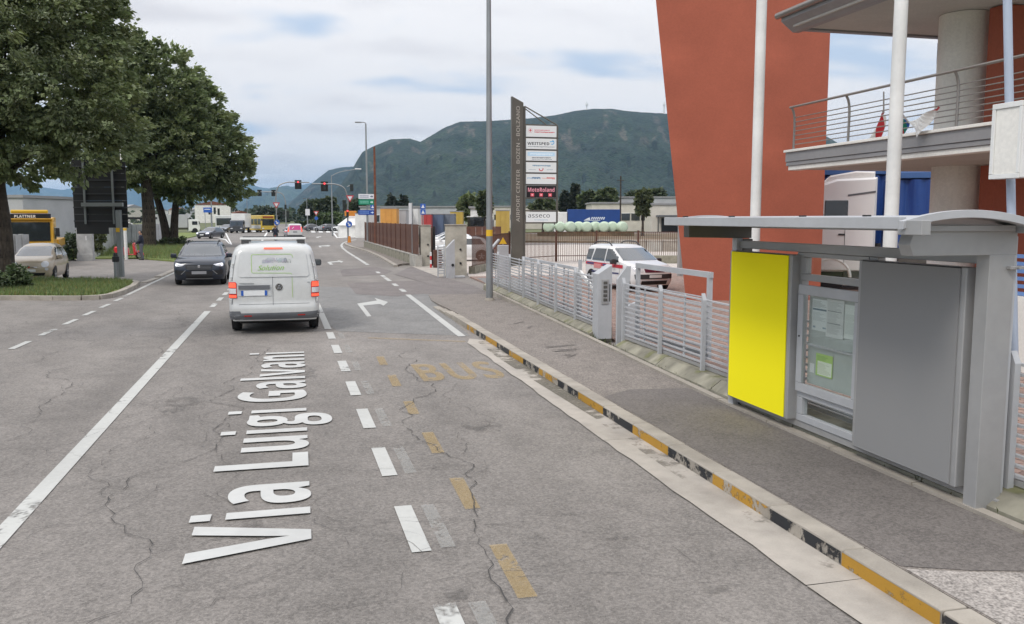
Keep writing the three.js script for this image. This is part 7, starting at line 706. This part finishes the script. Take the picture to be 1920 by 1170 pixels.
// ---------------------------------------------------------------- yard and buildings behind
{
  const cont = (name, label, u0, u1, v0, v1, D, m, depth = 2.4, cat = 'container', grp) => { const a = far(u0, v0, D), b = far(u1, v1, D), c = far((u0 + u1) / 2, v0, D), w = Math.hypot(b.x - a.x, b.z - a.z), y1 = a.y, t = thing(name, label, cat, [c.x, 0, c.z - depth / 2], -YAW, grp), y0 = Math.max(0, b.y > 1 ? 0.2 : 0); part(t, 'box', [rb(w, y1 - y0, depth, 0.04, 0, (y0 + y1) / 2 + 0.16, 0)], m); part(t, 'frame', [rb(w + 0.06, 0.12, depth + 0.06, 0.02, 0, y1 + 0.1, 0)], M.fascia); const n = Math.max(2, Math.round(w / 0.6)), rs = []; for (let i = 1; i < n; i++) rs.push(rb(0.05, y1 - y0 - 0.2, 0.05, 0.01, -w / 2 + w * i / n, (y0 + y1) / 2 + 0.12, depth / 2 + 0.02, 1)); const o = part(t, 'rib', rs, m); o.userData.kind = 'stuff'; return t; };
  cont('skip_container', 'orange topped yellow container above the rust fence', 717, 748, 392, 420, 108, mat([0.62, 0.30, 0.07], { tex: 'grime', rough: 0.6 })); cont('trailer_box', 'pale grey trailer box beside the orange container', 751, 772, 396, 420, 112, M.grey6, 6, 'trailer'); cont('trailer_box', 'white trailer box behind the white banner sign', 776, 794, 392, 420, 118, M.whitePaint, 6, 'trailer'); cont('skip_container', 'red container under the blue crossing signs', 795, 813, 403, 420, 100, mat([0.42, 0.05, 0.05], { rough: 0.6 })); cont('trailer_box', 'slate blue trailer right of the red container', 814, 836, 403, 420, 102, mat([0.10, 0.14, 0.22], { rough: 0.5 }), 3, 'trailer'); cont('trailer_box', 'dark grey trailer beside the yellow container', 838, 858, 403, 420, 104, mat([0.16, 0.18, 0.22], { rough: 0.5 }), 3, 'trailer'); cont('skip_container', 'ochre yellow container behind the wide concrete pillar', 848, 872, 398, 424, 110, mat([0.48, 0.34, 0.07], { tex: 'grime', rough: 0.7 })); cont('skip_container', 'ochre yellow container left of the sign tower', 934, 960, 396, 424, 105, mat([0.48, 0.33, 0.08], { tex: 'grime', rough: 0.7 })); cont('delivery_truck', 'white truck box beneath the blue direction board', 676, 702, 402, 425, 96, M.whitePaint, 5, 'truck'); cont('site_hut', 'dark site hut with tan door right of lamp post', 918, 932, 414, 436, 84, M.plasticGrey, 3, 'hut');
  { const p = far(665, 425, 120).setY(0), t = thing('peaked_roof_stall', 'white peaked tent with orange top behind right traffic light', 'tent', p); part(t, 'wall', [rb(4.4, 1.6, 4, 0.05, 0, 0.8, 0)], M.whitePaint); part(t, 'roof', [new THREE.ConeGeometry(3.2, 1.8, 4).rotateY(Math.PI / 4).translate(0, 2.5, 0)], M.whitePaint); part(t, 'band', [rb(1.6, 0.7, 0.2, 0.05, -0.6, 3.2, 1.2)], M.lampOrange); }
  const hall = (label, u0, u1, vTop, D, m, wins, depth = 14) => { const a = far(u0, vTop, D), b = far(u1, vTop, D), c = far((u0 + u1) / 2, vTop, D), w = Math.hypot(b.x - a.x, b.z - a.z), H = c.y, t = thing('industrial_hall', label, 'building', [c.x, 0, c.z - depth / 2], -YAW, 'industrial halls behind the yard'); part(t, 'wall', [bx(w, H, depth, 0, H / 2, 0)], m); part(t, 'roof', [bx(w + 0.5, 0.3, depth + 0.5, 0, H + 0.16, 0)], M.fascia); for (let i = 0; i < wins; i++) { const o = part(t, 'window', [rb(1.7, 1.4, 0.1, 0.02, -w / 2 + w * (i + 0.5) / wins, H * 0.52, depth / 2 + 0.04)], M.carGlass); part(o, 'frame', [rb(1.9, 0.12, 0.14, 0.02, -w / 2 + w * (i + 0.5) / wins, H * 0.52 + 0.75, depth / 2 + 0.05)], M.whitePaint); } return t; };
  hall('long low pale hall with windows right of the blue lorry', 1125, 1235, 382, 175, M.cream, 6); hall('grey flat roofed hall behind the young round tree', 1168, 1300, 371, 195, M.grey6, 5); hall('beige hall with ribbon of windows behind the containers', 690, 880, 389, 190, M.grey6, 10); hall('small white house with blue shutters behind bar fence', 892, 928, 391, 120, M.whitePaint, 3, 6); { const h = hall('dark canopy hall with open front at right of the lot', 1232, 1330, 384, 160, M.cream, 0, 8); part(h, 'opening', [bx(8, 2.6, 0.3, 1, 1.3, 4.1)], M.black); part(h, 'canopy', [bx(10, 0.3, 3, 1, 3.0, 5.4)], M.plasticGrey); for (const s of [-4, 6]) part(h, 'canopy_post', [rb(0.25, 2.9, 0.25, 0.02, s, 1.43, 6.6)], M.darkSteel); }
  for (const [u, D, l] of [[1040, 210, 'far pale roofed hall behind the sign tower'], [960, 230, 'far grey hall between lamp post and sign tower']]) hall(l, u - 60, u + 60, 388, D, M.cream, 4);
  const yw = thing('yard_wall', 'dark brown fence wall across the yard beside the lamp post', 'wall'); for (let i = 0; i < 6; i++) part(yw, 'panel', [beam(far(868 + i * 12, 410, 78).setY(0.9), far(879.6 + i * 12, 410, 78).setY(0.9), 0.1, 1.8)], M.redBrown);
  // wrapped bales in a row on the bank
  const bank = thing('concrete_bank', 'low concrete ledge carrying the wrapped bales', 'ledge'); for (let i = 0; i < 9; i++) part(bank, 'block', [beam(far(1008 + i * 20, 436, 118).setY(0.35), far(1027.6 + i * 20, 436, 118).setY(0.35), 2.0, 0.62)], M.soil);
  const bl = ['leftmost', 'second from left', 'third from left', 'fourth from left', 'fifth from left', 'sixth from left', 'seventh from left', 'eighth from left', 'rightmost']; [1029, 1050, 1069, 1085, 1100, 1116, 1133, 1148, 1166].forEach((u, i) => { const p = far(u, 427, 117.5 + (i % 2) * 0.7), t = thing('wrapped_bale', `round pale green wrapped bale, ${bl[i]} of the row`, 'bale', [p.x, 0.66, p.z], -YAW + (i % 3 - 1) * 0.3, 'wrapped bales in a row'); part(t, 'wrap', [new THREE.LatheGeometry([[0, -0.62], [0.5, -0.62], [0.68, -0.5], [0.73, -0.3], [0.735, 0.3], [0.68, 0.5], [0.5, 0.62], [0, 0.62]].map(q => new THREE.Vector2(...q)), 28).rotateX(Math.PI / 2).translate(0, 0.72, 0)], M.bale); for (let k = 0; k < 3; k++) part(t, 'wrap_fold', [new THREE.TorusGeometry(0.735, 0.012, 6, 28).translate(0, 0.72, -0.3 + k * 0.3)], M.bale); });
  const bp = footing(1163, 140), pt = thing('wooden_pole', 'brown wooden utility pole right of the blue lorry', 'pole', bp); part(pt, 'shaft', [cy(0.16, 0.11, far(1163, 330, 140).y, 0, 0, 0, 10)], M.bark); part(pt, 'insulator_arm', [rb(1.2, 0.1, 0.1, 0.01, 0, far(1163, 338, 140).y, 0)], M.bark);
  // trees in the yard and behind it
  const ft = (name, label, u, vTop, vBot, D, wpx, seed, tint, cone) => { const p = footing(u, D), top = far(u, vTop, D).y, lo = Math.max(0.6, far(u, vBot, D).y), r = wpx * D / FOCAL / 2, h = top - lo; const lobes = cone ? [[0, lo + h * 0.25, 0, r, h * 0.25, r], [0, lo + h * 0.5, 0, r * 0.7, h * 0.22, r * 0.7], [0, lo + h * 0.75, 0, r * 0.4, h * 0.22, r * 0.4], [0, lo + h * 0.93, 0, r * 0.15, h * 0.1, r * 0.15]] : [[0, lo + h * 0.45, 0, r * 0.85, h * 0.45, r * 0.8], [r * 0.3, lo + h * 0.65, 0, r * 0.6, h * 0.33, r * 0.6], [-r * 0.35, lo + h * 0.5, 0.2, r * 0.55, h * 0.36, r * 0.55]]; return tree(name, label, p, [{ r: 0.16 + r * 0.05, r1: 0.06, pts: [[0, -0.05, 0], [0.03, lo * 0.6, 0], [0, lo + h * 0.4, 0]] }], lobes, { clumps: 130, per: 34, leaf: D / 260, R: r * 0.22, seed, tint, fill: 0.4, group: 'trees beyond the yard' }); };
  ft('young_tree', 'young round tree standing in front of the pale hall', 1205, 352, 402, 118, 28, 401, [0.09, 0.115, 0.04]); ft('broad_tree', 'dense round tree behind the ochre container', 878, 362, 408, 122, 34, 402, GREEN); ft('broad_tree', 'light green tree just left of the tall lamp post', 909, 356, 404, 112, 26, 403, [0.075, 0.105, 0.035]); ft('conifer', 'dark pointed conifer right of the sign tower panels', 1078, 346, 395, 200, 20, 404, [0.03, 0.045, 0.022], true); ft('conifer', 'dark conifer close to the sign tower', 1060, 356, 395, 200, 18, 405, [0.03, 0.045, 0.022], true); ft('broad_tree', 'green tree above the blue lorry cab', 1099, 358, 395, 190, 30, 406, [0.07, 0.10, 0.03]); ft('broad_tree', 'broad green tree above the blue lorry trailer', 1134, 354, 395, 190, 44, 407, [0.075, 0.105, 0.03]); ft('broad_tree', 'green tree left behind the young round tree', 1188, 360, 392, 215, 34, 408, [0.055, 0.08, 0.028]); ft('broad_tree', 'green tree right behind the young round tree', 1226, 354, 392, 215, 40, 409, [0.06, 0.085, 0.028]); ft('broad_tree', 'green tree seen through the gap of the sign tower', 1018, 372, 400, 130, 44, 410, [0.07, 0.10, 0.03]); ft('conifer', 'left dark conifer behind the street lamp boards', 735, 368, 400, 230, 16, 411, [0.03, 0.045, 0.022], true); ft('conifer', 'right dark conifer behind the street lamp boards', 755, 366, 400, 230, 16, 412, [0.03, 0.045, 0.022], true);
  ft('broad_tree', 'tree clump behind the pale board beyond the junction', 612, 372, 402, 260, 40, 413, [0.06, 0.085, 0.03]); ft('broad_tree', 'tree left of the pale board beyond the junction', 583, 378, 404, 280, 34, 414, [0.05, 0.075, 0.03]); ft('broad_tree', 'tree beside the right traffic light mast', 668, 376, 405, 240, 36, 415, [0.06, 0.085, 0.03]); ft('broad_tree', 'bright green bush right of the yield post', 617, 402, 414, 180, 46, 416, [0.075, 0.12, 0.03]); ft('broad_tree', 'dark tree row end beyond the bus', 500, 393, 406, 330, 60, 417, [0.045, 0.07, 0.035]);
  // parked cars beyond the junction
  ['first', 'second', 'third', 'fourth', 'fifth'].forEach((n, i) => farCar(`${n} from left of the cars parked beyond the junction`, far(590 + i * 17, 425, 175).setY(0), 0.2 + (i % 2) * 2.8, [M.darkCar, M.silver, M.darkCar, M.pandaWhite, M.silver][i], false, 'cars parked beyond the junction'));
  boxTruck('pale lorry standing in the field beyond the forked tree', footing(352, 150), 0.2, M.grey6, M.whitePaint, { L: 5, H: 2.3, cabH: 2.2 });
  { const o = thing('hedge_bank', 'long low green hedge beyond the junction', 'hedge'); part(o, 'foliage', [crownGeo([...Array(26)].map((_, i) => { const p = far(560 + i * 6, 410, 205); return [p.x, 0.7, p.z, 1.2, 0.8, 1.0]; }), 420, 20, 0.7, 0.5, 501, [0.06, 0.09, 0.03], { fill: 0.4 })], M.leaf); }
  // low town on the plain to the left
  const rt = rng(88), far_b = []; for (let i = 0; i < 14; i++) { const u = 60 + i * 30 + rt() * 10, D = 420 + rt() * 500, h = 4 + rt() * 7, p = footing(u, D), t = thing('distant_house', 'small house with pitched roof far off on the plain', 'house', p, rt() * 1.5, 'distant houses on the plain'); const w = 8 + rt() * 14; part(t, 'wall', [bx(w, h, 9, 0, h / 2, 0)], [M.cream, M.grey6, M.plaster][i % 3]); part(t, 'roof', [extr([[-w / 2 - 0.4, h], [w / 2 + 0.4, h], [0, h + 2.2]], 9.6).translate(0, 0, -4.8)], i % 2 ? M.corten : M.fascia); }
  const tl = thing('distant_treeline', 'hazy line of far trees along the plain', 'trees'); tl.userData.kind = 'stuff'; part(tl, 'foliage', [crownGeo([...Array(120)].map((_, i) => { const D = 520 + ((i * 37) % 11) * 60, p = far(-60 + i * 10, 410, D); return [p.x, 2.5 + (i % 4), p.z, 9 + (i % 5) * 2, 3 + (i % 3) * 1.6, 6]; }), 2600, 14, 2.6, 2.2, 502, [0.05, 0.075, 0.03], { fill: 0.4 })], M.leaf);
}
// ---------------------------------------------------------------- mountains
function massif(name, ridge, D, depth, cols, rows, seed, tint, amp) {
  const g = new THREE.PlaneGeometry(1, 1, cols, rows), p = g.attributes.position, c = new Float32Array(p.count * 3), Y = u => { let i = 0; while (i < ridge.length - 2 && u > ridge[i + 1][0]) i++; const [a, ya] = ridge[i], [b, yb] = ridge[i + 1]; return mix(ya, yb, clamp((u - a) / (b - a))); };
  for (let j = 0; j <= rows; j++) for (let i = 0; i <= cols; i++) {
    const k = j * (cols + 1) + i, u = mix(ridge[0][0], ridge.at(-1)[0], i / cols), v = j / rows, vv = v < 0.8 ? v / 0.8 : 1, back = v > 0.8 ? (v - 0.8) / 0.2 : 0, H = far(u, Y(u), D).y, r = D - depth * (1 - vv) + back * depth * 0.5, q = far(u, 410, r);
    const gul = fbm(u * 0.012 + seed, vv * 4 + seed, 5) - 0.5, gul2 = 1 - Math.abs(fbm(u * 0.02 + seed * 2 + vv * 1.2, vv * 5, 4) - 0.5) * 2;
    let prof = mix(Math.pow(vv, 1.25), smooth(0, 1, vv), 0.5); let h = H * prof * (1 - back * 0.7) + amp * (gul * 1.6 + (gul2 - 0.7)) * Math.sin(Math.PI * clamp(vv)) * (1 - vv ** 4) + amp * 0.05 * (fbm(u * 0.4, vv * 30, 3) - 0.5);
    p.setXYZ(k, q.x, Math.max(h, -5), q.z);
    const cliff = smooth(0.60, 0.70, fbm(u * 0.06 + seed * 3, vv * 9 + 4, 4)) * smooth(0.5, 0.62, vv) * smooth(0.98, 0.88, vv), patch = 0.75 + 0.6 * fbm(u * 0.03 + 8, vv * 16 + 2, 5), pale = smooth(0.56, 0.68, fbm(u * 0.018 + 31 + seed, vv * 3, 4)) * 0.2;
    c[3 * k] = mix(tint[0] * patch * (1 + pale), 0.16, cliff * 0.35); c[3 * k + 1] = mix(tint[1] * patch * (1 + pale), 0.13, cliff * 0.35); c[3 * k + 2] = mix(tint[2] * patch, 0.12, cliff * 0.35);
  }
  g.setAttribute('color', new THREE.BufferAttribute(c, 3)); const gg = g; gg.computeVertexNormals(); const o = struct(name); const m = part(o, 'slope', [gg], M.forest); return o;
}
M.forest = mat([1, 1, 1], { tex: 'forest', rough: 1, vc: true, bump: 9 });
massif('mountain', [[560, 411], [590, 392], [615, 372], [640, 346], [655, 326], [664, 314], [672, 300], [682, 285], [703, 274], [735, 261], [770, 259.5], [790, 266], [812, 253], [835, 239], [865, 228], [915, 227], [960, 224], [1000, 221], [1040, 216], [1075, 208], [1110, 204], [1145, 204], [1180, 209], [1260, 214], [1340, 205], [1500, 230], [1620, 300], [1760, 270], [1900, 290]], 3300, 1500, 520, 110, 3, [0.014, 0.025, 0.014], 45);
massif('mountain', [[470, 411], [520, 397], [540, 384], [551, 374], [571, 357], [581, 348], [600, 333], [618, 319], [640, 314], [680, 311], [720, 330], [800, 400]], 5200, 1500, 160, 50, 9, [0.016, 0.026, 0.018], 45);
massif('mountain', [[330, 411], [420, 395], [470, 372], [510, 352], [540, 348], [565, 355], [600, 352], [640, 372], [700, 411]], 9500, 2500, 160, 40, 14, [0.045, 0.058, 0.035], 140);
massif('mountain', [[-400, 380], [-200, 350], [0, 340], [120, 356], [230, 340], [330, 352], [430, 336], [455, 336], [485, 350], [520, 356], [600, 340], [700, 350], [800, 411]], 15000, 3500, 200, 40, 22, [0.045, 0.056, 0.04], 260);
{ for (const [u, l] of [[1100, 'white radio mast on the main ridge above the sign tower'], [1245, 'white radio mast on the ridge beside the red tower']]) { const D = 3280, q = far(u, 206, D), t = thing('radio_mast', l, 'mast', [q.x, q.y - 45, q.z]); part(t, 'lattice', [cy(4, 1.5, 75, 0, 0, 0, 6)], M.whitePaint); part(t, 'antenna', [cy(5, 5, 8, 0, 60, 0, 8)], M.whitePaint); } }
renderer.render(scene, camera);
